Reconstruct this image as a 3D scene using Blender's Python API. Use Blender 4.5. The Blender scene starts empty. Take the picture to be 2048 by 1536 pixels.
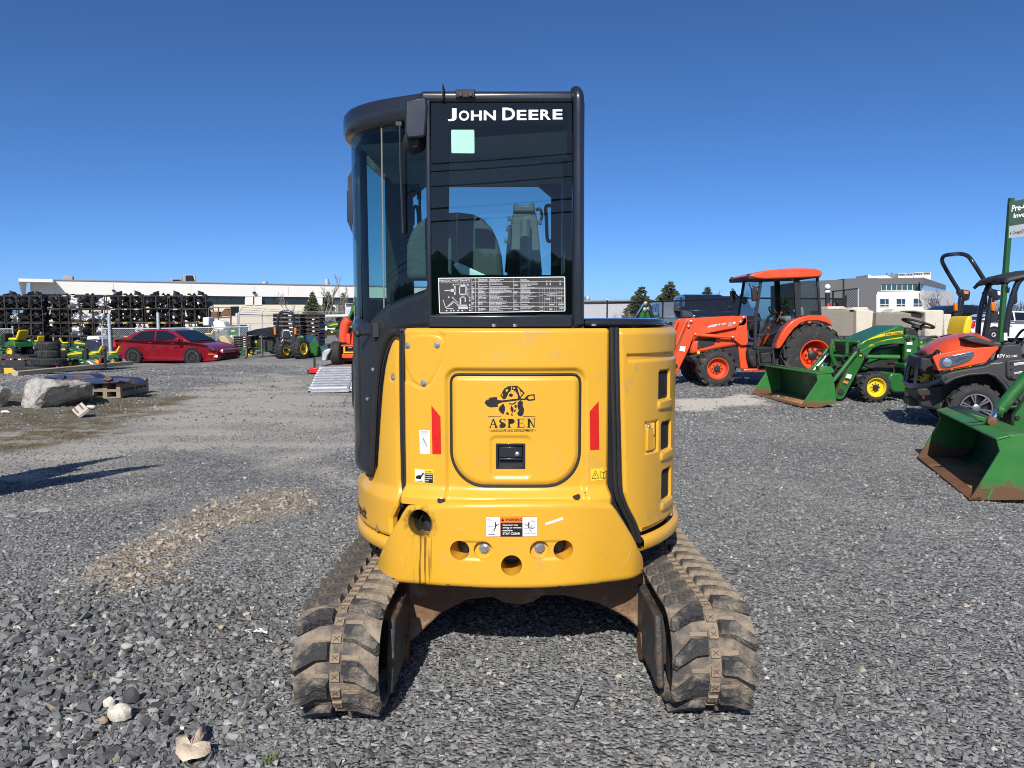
import bpy, bmesh, math, random
import numpy as np
from mathutils import Vector, Matrix
R = math.radians
random.seed(7); RNG = np.random.default_rng(7)
SC = bpy.context.scene
# ---------------------------------------------------------------- camera, sky, sun
F = 1539.0; HZ = 638.0; CH = 1.5
TH = math.atan((768 - HZ) / F)
cam = bpy.data.objects.new('camera', bpy.data.cameras.new('camera'))
SC.collection.objects.link(cam); SC.camera = cam
cam.location = (0, 0, CH); cam.rotation_euler = (math.pi/2 - TH, 0, 0)
cam.data.sensor_width = 36; cam.data.lens = F / 2048 * 36
cam.data.clip_start = .05; cam.data.clip_end = 6000
SUN_EL, SUN_AZ = R(39), R(10)          # sun behind the camera, a little to the left
w = bpy.data.worlds.new('World'); SC.world = w; w.use_nodes = True
nt = w.node_tree; nt.nodes.clear()
sky = nt.nodes.new('ShaderNodeTexSky'); sky.sky_type = 'NISHITA'; sky.sun_disc = False
sky.sun_elevation = SUN_EL; sky.sun_rotation = R(180) + SUN_AZ
sky.altitude = 0; sky.air_density = .42; sky.dust_density = .7; sky.ozone_density = 8
hs = nt.nodes.new('ShaderNodeHueSaturation'); hs.inputs['Saturation'].default_value = 1.07; hs.inputs['Hue'].default_value = .499
bg = nt.nodes.new('ShaderNodeBackground'); bg.inputs[1].default_value = .148
wo = nt.nodes.new('ShaderNodeOutputWorld')
nt.links.new(sky.outputs[0], hs.inputs['Color']); nt.links.new(hs.outputs[0], bg.inputs[0]); nt.links.new(bg.outputs[0], wo.inputs[0])
sl = bpy.data.lights.new('sun', 'SUN'); sl.energy = 5.0; sl.angle = R(.53); sl.color = (1, .955, .88)
so = bpy.data.objects.new('sun', sl); SC.collection.objects.link(so)
SUND = Vector((-math.sin(SUN_AZ)*math.cos(SUN_EL), -math.cos(SUN_AZ)*math.cos(SUN_EL), math.sin(SUN_EL)))
so.rotation_euler = SUND.to_track_quat('Z', 'Y').to_euler(); so.location = (-3, -10, 20)
SC.cycles.filter_width = 1.0
vs = SC.view_settings; vs.view_transform = 'Standard'; vs.look = 'None'; vs.gamma = 1; vs.exposure = .04; vs.use_curve_mapping = False
# ---------------------------------------------------------------- photo pixel -> place
def ray(px, py):
    u = (px - 1024)/F; v = (768 - py)/F
    return u, math.cos(TH) + v*math.sin(TH), -math.sin(TH) + v*math.cos(TH)
def at(px, py, Y):
    r = ray(px, py); t = Y/r[1]
    return Vector((r[0]*t, Y, CH + r[2]*t))
def sstep(t):
    t = np.clip(t, 0, 1); return t*t*(3 - 2*t)
def G(x, y):
    return -.28*sstep((y - 18)/9.)*sstep((-x - 9)/5.)
def gp(px, py):
    r = ray(px, py); t = -CH/r[2]
    for _ in range(12):
        z = float(G(r[0]*t, r[1]*t)); t = (z - CH)/r[2]
    return Vector((r[0]*t, r[1]*t, CH + r[2]*t))
class Pl:
    """a vertical plane through a world point, turned by yaw; n points away from the camera"""
    def __init__(s, p, yaw=0.):
        s.p = Vector((p[0], p[1], 0)); s.d = Vector((math.cos(yaw), math.sin(yaw), 0)); s.n = Vector((-math.sin(yaw), math.cos(yaw), 0))
    def __call__(s, px, py, off=0.):
        r = Vector(ray(px, py)); q = s.p + s.n*off
        t = (q.x*s.n.x + q.y*s.n.y)/(r.x*s.n.x + r.y*s.n.y)
        return Vector((r.x*t, r.y*t, CH + r.z*t))
def PY(Y): return Pl((0, Y, 0))
def zm(x0, y0, k):
    return lambda p: (x0 + p[0]*k, y0 + p[1]*k)
# ---------------------------------------------------------------- materials
MATS = {}
def srgb(h):
    h = h.lstrip('#'); c = [int(h[i:i+2], 16)/255 for i in (0, 2, 4)]
    return tuple(x/12.92 if x <= .04045 else ((x + .055)/1.055)**2.4 for x in c)
def mat(name, col, rough=.5, metal=0., coat=0., var=.1, vs=4., bump=0., bs=80., dirt=None, damt=0., ds=2.5, spec=.5, dz=None):
    """procedural principled material: mottled colour, dirt film by noise (dz: dirt grows below that local height), fine relief"""
    if name in MATS: return MATS[name]
    m = bpy.data.materials.new(name); m.use_nodes = True; N = m.node_tree.nodes; L = m.node_tree.links
    b = N['Principled BSDF']; MATS[name] = m
    b.inputs['Metallic'].default_value = metal; b.inputs['Coat Weight'].default_value = coat
    b.inputs['Coat Roughness'].default_value = .06; b.inputs['Specular IOR Level'].default_value = spec
    tc = N.new('ShaderNodeTexCoord')
    no = N.new('ShaderNodeTexNoise'); no.inputs['Scale'].default_value = vs; no.inputs['Detail'].default_value = 6
    L.new(tc.outputs['Object'], no.inputs['Vector'])
    mx = N.new('ShaderNodeMix'); mx.data_type = 'RGBA'
    mx.inputs[6].default_value = (*[c*(1 - var) for c in col], 1); mx.inputs[7].default_value = (*[min(1, c*(1 + var)) for c in col], 1)
    L.new(no.outputs['Fac'], mx.inputs[0]); out = mx.outputs[2]
    mr = N.new('ShaderNodeMapRange'); mr.inputs[1].default_value = .3; mr.inputs[2].default_value = .7
    mr.inputs[3].default_value = max(.02, rough - .08); mr.inputs[4].default_value = min(1, rough + .1)
    L.new(no.outputs['Fac'], mr.inputs[0]); ro = mr.outputs[0]
    if dirt:
        n2 = N.new('ShaderNodeTexNoise'); n2.inputs['Scale'].default_value = ds; n2.inputs['Detail'].default_value = 9; n2.inputs['Roughness'].default_value = .68
        L.new(tc.outputs['Object'], n2.inputs['Vector'])
        f = n2.outputs['Fac']
        if dz is not None:
            sp = N.new('ShaderNodeSeparateXYZ'); L.new(tc.outputs['Object'], sp.inputs[0])
            m1 = N.new('ShaderNodeMapRange'); m1.inputs[1].default_value = dz[0]; m1.inputs[2].default_value = dz[1]; m1.inputs[3].default_value = .5; m1.inputs[4].default_value = -.5
            L.new(sp.outputs[2], m1.inputs[0]); ad = N.new('ShaderNodeMath'); L.new(f, ad.inputs[0]); L.new(m1.outputs[0], ad.inputs[1]); f = ad.outputs[0]
        r = N.new('ShaderNodeMapRange'); r.inputs[1].default_value = .62 - damt*.5; r.inputs[2].default_value = .78 - damt*.4; L.new(f, r.inputs[0])
        m2 = N.new('ShaderNodeMix'); m2.data_type = 'RGBA'; L.new(r.outputs[0], m2.inputs[0]); L.new(out, m2.inputs[6]); m2.inputs[7].default_value = (*dirt, 1)
        out = m2.outputs[2]
        m3 = N.new('ShaderNodeMix'); L.new(r.outputs[0], m3.inputs[0]); L.new(ro, m3.inputs[2]); m3.inputs[3].default_value = .9; ro = m3.outputs[0]
    L.new(out, b.inputs['Base Color']); L.new(ro, b.inputs['Roughness'])
    if bump:
        n3 = N.new('ShaderNodeTexNoise'); n3.inputs['Scale'].default_value = bs; n3.inputs['Detail'].default_value = 5; L.new(tc.outputs['Object'], n3.inputs['Vector'])
        bp = N.new('ShaderNodeBump'); bp.inputs['Strength'].default_value = bump; bp.inputs['Distance'].default_value = .02
        L.new(n3.outputs['Fac'], bp.inputs['Height']); L.new(bp.outputs[0], b.inputs['Normal'])
    return m
def glass(name, tint, refl=1.0, rough=0.0):
    m = bpy.data.materials.new(name); m.use_nodes = True; N = m.node_tree.nodes; L = m.node_tree.links; N.clear()
    o = N.new('ShaderNodeOutputMaterial'); t = N.new('ShaderNodeBsdfTransparent'); g = N.new('ShaderNodeBsdfGlossy'); x = N.new('ShaderNodeMixShader'); f = N.new('ShaderNodeFresnel')
    t.inputs[0].default_value = (*tint, 1); g.inputs['Roughness'].default_value = rough; f.inputs[0].default_value = 1.5
    ge = N.new('ShaderNodeNewGeometry'); io = N.new('ShaderNodeMapRange'); io.inputs[3].default_value = 1.5; io.inputs[4].default_value = 1/1.5; L.new(ge.outputs['Backfacing'], io.inputs[0]); L.new(io.outputs[0], f.inputs[0])
    mu = N.new('ShaderNodeMath'); mu.operation = 'MULTIPLY'; mu.use_clamp = True; mu.inputs[1].default_value = refl
    L.new(f.outputs[0], mu.inputs[0]); L.new(mu.outputs[0], x.inputs[0]); L.new(t.outputs[0], x.inputs[1]); L.new(g.outputs[0], x.inputs[2]); L.new(x.outputs[0], o.inputs[0])
    MATS[name] = m; return m
DUST = (.33, .245, .16); GDUST = (.25, .235, .21)
Y_ = mat('yellow_paint', (.74, .392, .03), .33, coat=.5, var=.045, vs=3.5, dirt=(.44, .29, .12), damt=.07, ds=6)
K_ = mat('black_paint', (.017, .020, .026), .28, coat=.5, var=.2, dirt=(.12, .11, .10), damt=.03)
KM = mat('black_steel', (.022, .022, .024), .5, var=.3, dirt=(.13, .11, .09), damt=.06, ds=6)
KP = mat('black_plastic', (.018, .018, .02), .62, var=.2, dirt=(.10, .095, .09), damt=.05, ds=5)
RB = mat('black_rubber', (.018, .018, .018), .6, var=.2, bump=.1)
TY = mat('tyre_rubber', (.028, .028, .028), .8, var=.3, bump=.25, bs=40, dirt=(.15, .135, .115), damt=.12, ds=7)
BELT = mat('dusty_belt_rubber', (.085, .076, .068), .9, var=.4, vs=9, bump=.6, bs=45, dirt=(.33, .26, .185), damt=.42, ds=7)
LUG = mat('worn_lug_rubber', (.042, .041, .041), .85, var=.5, vs=16, bump=1.0, bs=60, dirt=(.26, .22, .17), damt=.30, ds=14)
LUGD = mat('dusty_lug_rubber', (.075, .068, .060), .9, var=.4, vs=14, bump=.8, bs=60, dirt=(.31, .25, .18), damt=.42, ds=9)
CLAY = mat('dried_clay', (.28, .215, .15), .95, var=.25, vs=20, bump=.6, bs=60)
MUD = mat('muddy_steel', (.17, .095, .05), .8, var=.45, vs=6, bump=.6, bs=35, dirt=(.38, .27, .17), damt=.2, ds=5)
WSTL = mat('worn_track_steel', (.045, .042, .040), .6, var=.4, vs=8, bump=.3, dirt=(.22, .12, .06), damt=.24, ds=6)
RUST = mat('rusty_steel', (.17, .075, .032), .75, var=.4, vs=9, bump=.3, bs=50, dirt=(.30, .16, .08), damt=.12, ds=4)
ZN = mat('zinc_steel', (.62, .62, .60), .3, metal=.9, var=.12, vs=20)
GAL = mat('galvanised_steel', (.52, .54, .55), .45, metal=.5, var=.15, vs=8)
ALU = mat('aluminium', (.62, .63, .64), .38, metal=.6, var=.12, vs=7, dirt=(.28, .27, .25), damt=.08)
CHR = mat('chrome', (.8, .8, .8), .12, metal=1, var=.03)
OR = mat('orange_paint', (.70, .082, .020), .35, coat=.4, var=.06, dirt=(.30, .12, .06), damt=.05)
GR = mat('green_paint', (.020, .130, .024), .36, coat=.4, var=.08, dirt=(.16, .16, .10), damt=.06, ds=4)
GRL = mat('worn_green_paint', (.035, .20, .035), .45, var=.14, vs=7, dirt=(.20, .10, .05), damt=.13, ds=4)
YG = mat('tractor_yellow', (.82, .56, .012), .4, coat=.3, var=.05)
WH = mat('white_paint', (.78, .78, .76), .5, var=.05)
WHC = mat('white_car_paint', (.72, .73, .74), .25, coat=1, var=.02)
RED = mat('red_reflector', (.62, .016, .012), .3, var=.08, vs=60)
REDC = mat('red_car_paint', (.30, .009, .020), .3, metal=.35, coat=1, var=.03)
BLU = mat('blue_worn_paint', (.022, .045, .12), .55, var=.3, dirt=(.16, .085, .05), damt=.22, ds=3)
WOOD = mat('weathered_wood', (.30, .235, .165), .85, var=.3, vs=12, bump=.3)
PLANKM = mat('pale_timber', (.44, .36, .25), .85, var=.2, vs=6, bump=.2)
CONC = mat('pale_concrete', (.62, .56, .455), .9, var=.15, vs=5, bump=.4, bs=25, dirt=(.30, .26, .21), damt=.12, ds=1.5)
CONCG = mat('grey_concrete', (.24, .215, .182), .95, var=.14, vs=4, bump=.5, bs=18, dirt=(.36, .33, .28), damt=.05, ds=2)
ROCK = mat('granite_boulder', (.44, .42, .38), .95, var=.5, vs=5, bump=1.0, bs=22, dirt=(.14, .125, .105), damt=.30, ds=4.5)
WALLW = mat('white_wall', (.74, .72, .66), .85, var=.05, vs=.4, dirt=(.50, .48, .43), damt=.06, ds=.25)
WALLC = mat('cream_wall', (.70, .63, .49), .85, var=.05, vs=.4, dirt=(.5, .45, .36), damt=.05, ds=.3)
WALLG = mat('grey_cladding', (.12, .12, .122), .7, var=.06, vs=.5)
DGL = mat('dark_window', (.012, .02, .024), .06, var=.3, vs=.2, spec=.8)
CGL = mat('car_window', (.008, .011, .014), .04, var=.1, spec=.8)
AMB = mat('amber_lens', (.65, .17, .01), .25, var=.1)
SEATG = mat('grey_seat_fabric', (.07, .078, .085), .9, var=.2, vs=40, bump=.3, bs=200)
SEATL = mat('pale_seat_fabric', (.38, .37, .34), .9, var=.15)
WRAPW = mat('white_wrap', (.70, .71, .72), .45, var=.15, bump=.5, bs=6)
WRAPK = mat('black_wrap', (.012, .013, .016), .3, var=.3, bump=.8, bs=5)
BRNZ = mat('brown_bark', (.13, .105, .085), .95, var=.3, vs=3)
BARE = mat('grey_bark', (.23, .20, .175), .95, var=.3, vs=2)
NEED = mat('spruce_needles', (.055, .070, .026), .8, var=.55, vs=1.2)
INK = mat('black_print', (.010, .009, .009), .5, var=.05)
PAPER = mat('white_sticker', (.80, .80, .79), .45, var=.03)
PORG = mat('orange_print', (.85, .21, .03), .45, var=.03)
PYEL = mat('yellow_print', (.85, .58, .03), .45, var=.03)
PGRY = mat('grey_print', (.30, .31, .33), .5, var=.05)
PDK = mat('charcoal_print', (.035, .034, .032), .45, var=.05)
PBRT = mat('brand_red_print', (.55, .03, .03), .5)
MINT = mat('mint_sticker', (.36, .64, .53), .4, var=.04)
SOOT = mat('soot', (.018, .014, .010), .8, var=.4)
SKG = glass('cab_glass', (.62, .85, .80), 1.05)
SKG2 = glass('clear_glass', (.62, .72, .74), 1.2)
LENS = glass('lamp_lens', (.85, .9, .95), 2.0)
# ---------------------------------------------------------------- mesh helpers
ORG = {}
class MB:
    def __init__(s, T=None): s.v = []; s.f = []; s.m = []; s.mi = 0; s.T = T
    def add(s, vs, fs):
        o = len(s.v)
        if s.T is not None: vs = [s.T @ Vector(p) for p in vs]
        s.v += [(float(p[0]), float(p[1]), float(p[2])) for p in vs]
        s.f += [tuple(int(i) + o for i in f) for f in fs]; s.m += [s.mi]*len(fs); return s
    def box(s, a, b):
        (x0, y0, z0), (x1, y1, z1) = a, b
        return s.add([(x0,y0,z0),(x1,y0,z0),(x1,y1,z0),(x0,y1,z0),(x0,y0,z1),(x1,y0,z1),(x1,y1,z1),(x0,y1,z1)],
              [(0,3,2,1),(4,5,6,7),(0,1,5,4),(1,2,6,5),(2,3,7,6),(3,0,4,7)])
    def cbox(s, c, h): return s.box([c[i]-h[i] for i in range(3)], [c[i]+h[i] for i in range(3)])
    def obox(s, c, ex, ey, ez):
        c, ex, ey, ez = map(Vector, (c, ex, ey, ez))
        v = [c + a*ex + b*ey + d*ez for d in (-1, 1) for a, b in ((-1,-1),(1,-1),(1,1),(-1,1))]
        return s.add(v, [(0,3,2,1),(4,5,6,7),(0,1,5,4),(1,2,6,5),(2,3,7,6),(3,0,4,7)])
    def prism(s, pts, vec, taper=None):
        n = len(pts); vec = Vector(vec); a = [Vector(p) for p in pts]; b = [p + vec for p in a]
        if taper:
            c = sum(b, Vector())/n; b = [c + (p - c)*taper for p in b]
        return s.add(a + b, [tuple(range(n)), tuple(range(2*n-1, n-1, -1))] + [(i, (i+1) % n, n+(i+1) % n, n+i) for i in range(n)])
    def pp(s, pl, pts, d0, d1, z=None, taper=None):
        pts = [z(p) for p in pts] if z else pts
        return s.prism([pl(*p, d0) for p in pts], pl.n*(d1 - d0), taper)
    def poly(s, pts): return s.add(pts, [tuple(range(len(pts)))])
    def tube(s, pts, r, n=8, cap=True):
        P = [Vector(p) for p in pts]; rr = r if isinstance(r, (list, tuple)) else [r]*len(P)
        t0 = (P[1]-P[0]).normalized(); u = t0.orthogonal().normalized(); vs = []; fs = []
        for i, p in enumerate(P):
            t = ((P[min(i+1, len(P)-1)] - p).normalized() + (p - P[max(i-1, 0)]).normalized())
            if t.length < 1e-6: t = t0
            t.normalize(); u = (u - t*u.dot(t)).normalized(); w_ = t.cross(u)
            for k in range(n):
                a = 2*math.pi*k/n; vs.append(p + (u*math.cos(a) + w_*math.sin(a))*rr[i])
        for i in range(len(P)-1):
            for k in range(n): fs.append((i*n+k, i*n+(k+1) % n, (i+1)*n+(k+1) % n, (i+1)*n+k))
        if cap: fs += [tuple(range(n-1, -1, -1)), tuple(range((len(P)-1)*n, len(P)*n))]
        return s.add(vs, fs)
    def lathe(s, prof, c, ax=(0, 0, 1), n=24, close=False, cap=True):
        c = Vector(c); ax = Vector(ax).normalized(); u = ax.orthogonal().normalized(); w_ = ax.cross(u); vs = []; fs = []
        for r, h in prof:
            for k in range(n):
                a = 2*math.pi*k/n; vs.append(c + ax*h + (u*math.cos(a) + w_*math.sin(a))*r)
        m = len(prof)
        for i in range(m if close else m-1):
            j = (i+1) % m
            for k in range(n): fs.append((i*n+k, i*n+(k+1) % n, j*n+(k+1) % n, j*n+k))
        if not close and cap: fs += [tuple(range(n-1, -1, -1)), tuple(range((m-1)*n, m*n))]
        return s.add(vs, fs)
    def cyl(s, p0, p1, r, n=12): return s.tube([p0, p1], r, n)
    def ball(s, c, r, n=12, sq=(1, 1, 1)):
        vs = [Vector((c[0], c[1], c[2] + r*sq[2]))]; fs = []; m = n//2
        for i in range(1, m):
            for k in range(n):
                a, b = math.pi*i/m, 2*math.pi*k/n; vs.append(Vector((c[0] + r*sq[0]*math.sin(a)*math.cos(b), c[1] + r*sq[1]*math.sin(a)*math.sin(b), c[2] + r*sq[2]*math.cos(a))))
        vs.append(Vector((c[0], c[1], c[2] - r*sq[2])))
        for k in range(n): fs.append((0, 1+k, 1+(k+1) % n)); fs.append((len(vs)-1, 1+(m-2)*n+(k+1) % n, 1+(m-2)*n+k))
        for i in range(m-2):
            for k in range(n): fs.append((1+i*n+k, 1+(i+1)*n+k, 1+(i+1)*n+(k+1) % n, 1+i*n+(k+1) % n))
        return s.add(vs, fs)
    def grid(s, P):
        n, m = P.shape[:2]; idx = np.arange(n*m).reshape(n, m)
        f = np.stack([idx[:-1, :-1], idx[1:, :-1], idx[1:, 1:], idx[:-1, 1:]], -1).reshape(-1, 4)
        return s.add(P.reshape(-1, 3), f.tolist())
def mesh(mb, name, org, mats, smooth=32, normals=True):
    me = bpy.data.meshes.new(name); o = Vector(org)
    me.from_pydata([(v[0]-o.x, v[1]-o.y, v[2]-o.z) for v in mb.v], [], mb.f)
    for m in (mats if isinstance(mats, (list, tuple)) else [mats]): me.materials.append(m)
    if any(mb.m): me.polygons.foreach_set('material_index', mb.m)
    if normals:
        bm = bmesh.new(); bm.from_mesh(me); bmesh.ops.recalc_face_normals(bm, faces=bm.faces); bm.to_mesh(me); bm.free()
    me.polygons.foreach_set('use_smooth', [smooth > 0]*len(me.polygons))
    if smooth > 0: me.set_sharp_from_angle(angle=R(smooth))
    me.update(); return me
def root_of(o):
    while o.parent: o = o.parent
    return o
def build(mb, name, mats, parent=None, smooth=32, bev=0., loc=None, normals=True, seg=2, **tags):
    if loc is None and parent is None:
        a = np.array(mb.v); loc = ((a[:,0].min()+a[:,0].max())/2, (a[:,1].min()+a[:,1].max())/2, a[:,2].min())
    org = Vector(loc) if parent is None else ORG[root_of(parent).name]
    o = bpy.data.objects.new(name, mesh(mb, name, org, mats, smooth, normals)); SC.collection.objects.link(o)
    if parent is None: o.location = org; ORG[o.name] = Vector(org)
    else: o.parent = parent
    if bev:
        b = o.modifiers.new('edge', 'BEVEL'); b.width = bev; b.segments = seg; b.limit_method = 'ANGLE'; b.angle_limit = R(40)
    for k, v in tags.items(): o['category' if k == 'cat' else k] = v
    return o
def thing(name, label, cat, loc, group=None):
    o = bpy.data.objects.new(name, None); SC.collection.objects.link(o); o.location = loc; o.empty_display_size = .2
    ORG[o.name] = Vector(loc); o['label'] = label; o['category'] = cat
    if group: o['group'] = group
    return o
def place(name, me, M, parent):
    """a piece that shares its mesh, set by a world matrix under parent"""
    o = bpy.data.objects.new(name, me); SC.collection.objects.link(o); o.parent = parent
    o.matrix_local = Matrix.Translation(-ORG[root_of(parent).name]) @ M; return o
def copy_tree(o, parent=None):
    c = o.copy(); SC.collection.objects.link(c)
    if parent: c.parent = parent
    for ch in list(o.children):
        if ch is not c: copy_tree(ch, c)
    return c
def dup(o, loc, label, rz=None, scale=None):
    c = copy_tree(o); c.location = loc; c['label'] = label; ORG[c.name] = Vector(loc)
    if rz is not None: c.rotation_euler.z = rz
    if scale: c.scale = scale if isinstance(scale, (tuple, list)) else (scale,)*3
    return c
# text as flat mesh, laid through a projector proj(px, py, off)
_TX = {}
def text2d(s, bold=0.):
    if (s, bold) in _TX: return _TX[(s, bold)]
    cu = bpy.data.curves.new('t', 'FONT'); cu.body = s; cu.offset = bold; cu.resolution_u = 3
    o = bpy.data.objects.new('t', cu); SC.collection.objects.link(o)
    me = o.evaluated_get(bpy.context.evaluated_depsgraph_get()).to_mesh()
    V = np.array([v.co[:2] for v in me.vertices]); Fc = [tuple(p.vertices) for p in me.polygons]
    bpy.data.objects.remove(o); bpy.data.curves.remove(cu)
    V = (V - V.min(0))/(V.max(0) - V.min(0)); _TX[(s, bold)] = (V, Fc); return V, Fc
def text_on(mb, s, box, proj, off=.002, bold=0.0, quad=None):
    V, Fc = text2d(s, bold); q = quad or [(box[0], box[1]), (box[2], box[1]), (box[2], box[3]), (box[0], box[3])]
    q = np.array(q, float); a, b = V[:, 0:1], 1 - V[:, 1:2]
    P = q[0]*(1-a)*(1-b) + q[1]*a*(1-b) + q[2]*a*b + q[3]*(1-a)*b
    return mb.add([proj(p[0], p[1], off) for p in P], Fc)
def decal(mb, pts, proj, off=.001, cuts=0):
    bm = bmesh.new(); bm.faces.new([bm.verts.new((p[0], p[1], 0)) for p in pts])
    bmesh.ops.triangulate(bm, faces=bm.faces[:])
    for _ in range(cuts): bmesh.ops.subdivide_edges(bm, edges=bm.edges[:], cuts=1, use_grid_fill=True)
    bmesh.ops.triangulate(bm, faces=bm.faces[:]); bm.verts.index_update()
    mb.add([proj(v.co.x, v.co.y, off) for v in bm.verts], [tuple(v.index for v in f.verts) for f in bm.faces]); bm.free(); return mb
def rect(x0, y0, x1, y1): return [(x0, y0), (x1, y0), (x1, y1), (x0, y1)]
def line(p, q, w_):
    d = np.array(q, float) - p; d /= np.hypot(*d); n = np.array((-d[1], d[0]))*w_/2
    return [tuple(np.array(p)+n), tuple(np.array(q)+n), tuple(np.array(q)-n), tuple(np.array(p)-n)]
def circ(c, r, n=20, ry=None): return [(c[0] + r*math.cos(2*math.pi*i/n), c[1] + (ry or r)*math.sin(2*math.pi*i/n)) for i in range(n)]
def chaikin(P, n=2):
    P = np.array(P, float)
    for _ in range(n):
        Q = np.roll(P, -1, 0); P = np.stack([.75*P + .25*Q, .25*P + .75*Q], 1).reshape(-1, P.shape[1])
    return P
def spline(P, n=10):
    P = [Vector(p) for p in P]; P = [P[0]*2 - P[1]] + P + [P[-1]*2 - P[-2]]; o = []
    for i in range(1, len(P)-2):
        for k in range(n):
            t = k/n; a, b, c, d = P[i-1:i+3]
            o.append(.5*((2*b) + (c-a)*t + (2*a-5*b+4*c-d)*t*t + (3*b-a-3*c+d)*t**3))
    return o + [P[-2]]
def vnoise(x, y, seed=0):
    xi = np.floor(x).astype(np.int64); yi = np.floor(y).astype(np.int64); fx = sstep(x - xi); fy = sstep(y - yi)
    def h(a, b):
        n = (a*374761393 + b*668265263 + seed*974711) & 0x7fffffff; n = ((n ^ (n >> 13))*1274126177) & 0x7fffffff
        return ((n ^ (n >> 16)) & 0xffff)/65535.
    return (h(xi, yi)*(1-fx) + h(xi+1, yi)*fx)*(1-fy) + (h(xi, yi+1)*(1-fx) + h(xi+1, yi+1)*fx)*fy
def fbm(x, y, seed=0, o=4): return sum(vnoise(x*2**i, y*2**i, seed+i)/2**(i+1) for i in range(o))
def sd_poly(x, y, P):
    P = np.array([tuple(p)[:2] for p in P], float); d = np.full(x.shape, 1e9); s = np.ones(x.shape)
    for i in range(len(P)):
        a, b = P[i], P[i-1]; e = b - a; wx, wy = x - a[0], y - a[1]
        t = np.clip((wx*e[0] + wy*e[1])/max(1e-12, e@e), 0, 1); d = np.minimum(d, (wx - e[0]*t)**2 + (wy - e[1]*t)**2)
        c1, c2, c3 = y >= a[1], y < b[1], e[0]*wy > e[1]*wx
        s = np.where((c1 & c2 & c3) | (~c1 & ~c2 & ~c3), -s, s)
    return s*np.sqrt(d)
def sd_box(x, y, x0, x1, y0, y1, r=0., rb=None):
    r_ = np.where(y < (y0+y1)/2, r if rb is None else rb, r)
    qx = abs(x - (x0+x1)/2) - (x1-x0)/2 + r_; qy = abs(y - (y0+y1)/2) - (y1-y0)/2 + r_
    return np.minimum(np.maximum(qx, qy), 0) + np.hypot(np.maximum(qx, 0), np.maximum(qy, 0)) - r_
class Curve:
    """plan curve of an upright surface: (s along it, z up, offset outwards)"""
    def __init__(s, pts, k=1.):
        P = np.array([tuple(p)[:2] for p in spline([(x*k, y*k, 0) for x, y in pts], 24)]); s.p = P
        d = np.hypot(*np.diff(P, axis=0).T); s.s = np.concatenate([[0], np.cumsum(d)]); T = np.gradient(P, s.s, axis=0); T /= np.hypot(*T.T)[:, None]
        s.n = np.stack([T[:, 1], -T[:, 0]], 1); s.ratio = P[:, 0]/P[:, 1]
    def P(s, S, Z, off=0.):
        f = lambda a: np.interp(S, s.s, a)
        return np.stack([f(s.p[:, 0]) + f(s.n[:, 0])*off, f(s.p[:, 1]) + f(s.n[:, 1])*off, Z + 0*S], -1)
    def sz(s, px, py):
        r = ray(px, py); q = r[0]/r[1]; i0 = int(np.argmin(s.ratio)); i1 = int(np.argmax(s.ratio)); q = min(max(q, s.ratio[i0]), s.ratio[i1])
        S = float(np.interp(q, s.ratio[i0:i1+1], s.s[i0:i1+1])); Y = float(np.interp(S, s.s, s.p[:, 1])); return S, CH + r[2]*Y/r[1]
    def __call__(s, px, py, off=0.):
        a = s.sz(px, py); return Vector(s.P(np.array(a[0]), np.array(a[1]), off))
    def box(s, x0, y0, x1, y1):
        a = s.sz(x0, (y0+y1)/2)[0]; b = s.sz(x1, (y0+y1)/2)[0]; xm = (x0+x1)/2
        return a, b, s.sz(xm, y1)[1], s.sz(xm, y0)[1]
def clip_sheet(mb, cv, s0, s1, z0, z1, cell, sdf, off=lambda s, z: 0*s, wall=None):
    n, m = int((s1-s0)/cell)+2, int((z1-z0)/cell)+2
    S, Z = np.meshgrid(np.linspace(s0, s1, n), np.linspace(z0, z1, m), indexing='ij'); e = 1e-4
    for _ in range(2):
        d = sdf(S, Z); gs = (sdf(S+e, Z)-d)/e; gz = (sdf(S, Z+e)-d)/e; k = np.where(abs(d) < .72*cell, d, 0); S = S - k*gs; Z = Z - k*gz
    c = lambda A: (A[:-1, :-1]+A[1:, :-1]+A[1:, 1:]+A[:-1, 1:])/4
    keep = sdf(c(S), c(Z)) < 0; idx = np.arange(n*m).reshape(n, m)
    f = np.stack([idx[:-1, :-1], idx[1:, :-1], idx[1:, 1:], idx[:-1, 1:]], -1)[keep]
    used = np.unique(f); mp = np.full(n*m, -1); mp[used] = np.arange(len(used)); f = mp[f]
    Sf, Zf = S.ravel()[used], Z.ravel()[used]; O = off(Sf, Zf) + 0*Sf; P = cv.P(Sf, Zf, O); fs = f.tolist()
    if wall is not None:
        E = np.concatenate([f[:, [0, 1]], f[:, [1, 2]], f[:, [2, 3]], f[:, [3, 0]]]); key = np.sort(E, 1)
        u, inv, cnt = np.unique(key, axis=0, return_inverse=True, return_counts=True); be = E[cnt[inv.ravel()] == 1]
        bv = np.unique(be); m2 = {int(b): len(P)+i for i, b in enumerate(bv)}
        P = np.concatenate([P, cv.P(Sf[bv], Zf[bv], O[bv] - wall(Sf[bv], Zf[bv]))])
        fs += [(int(b), int(a), m2[int(a)], m2[int(b)]) for a, b in be]
    return mb.add(P, fs)
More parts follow.
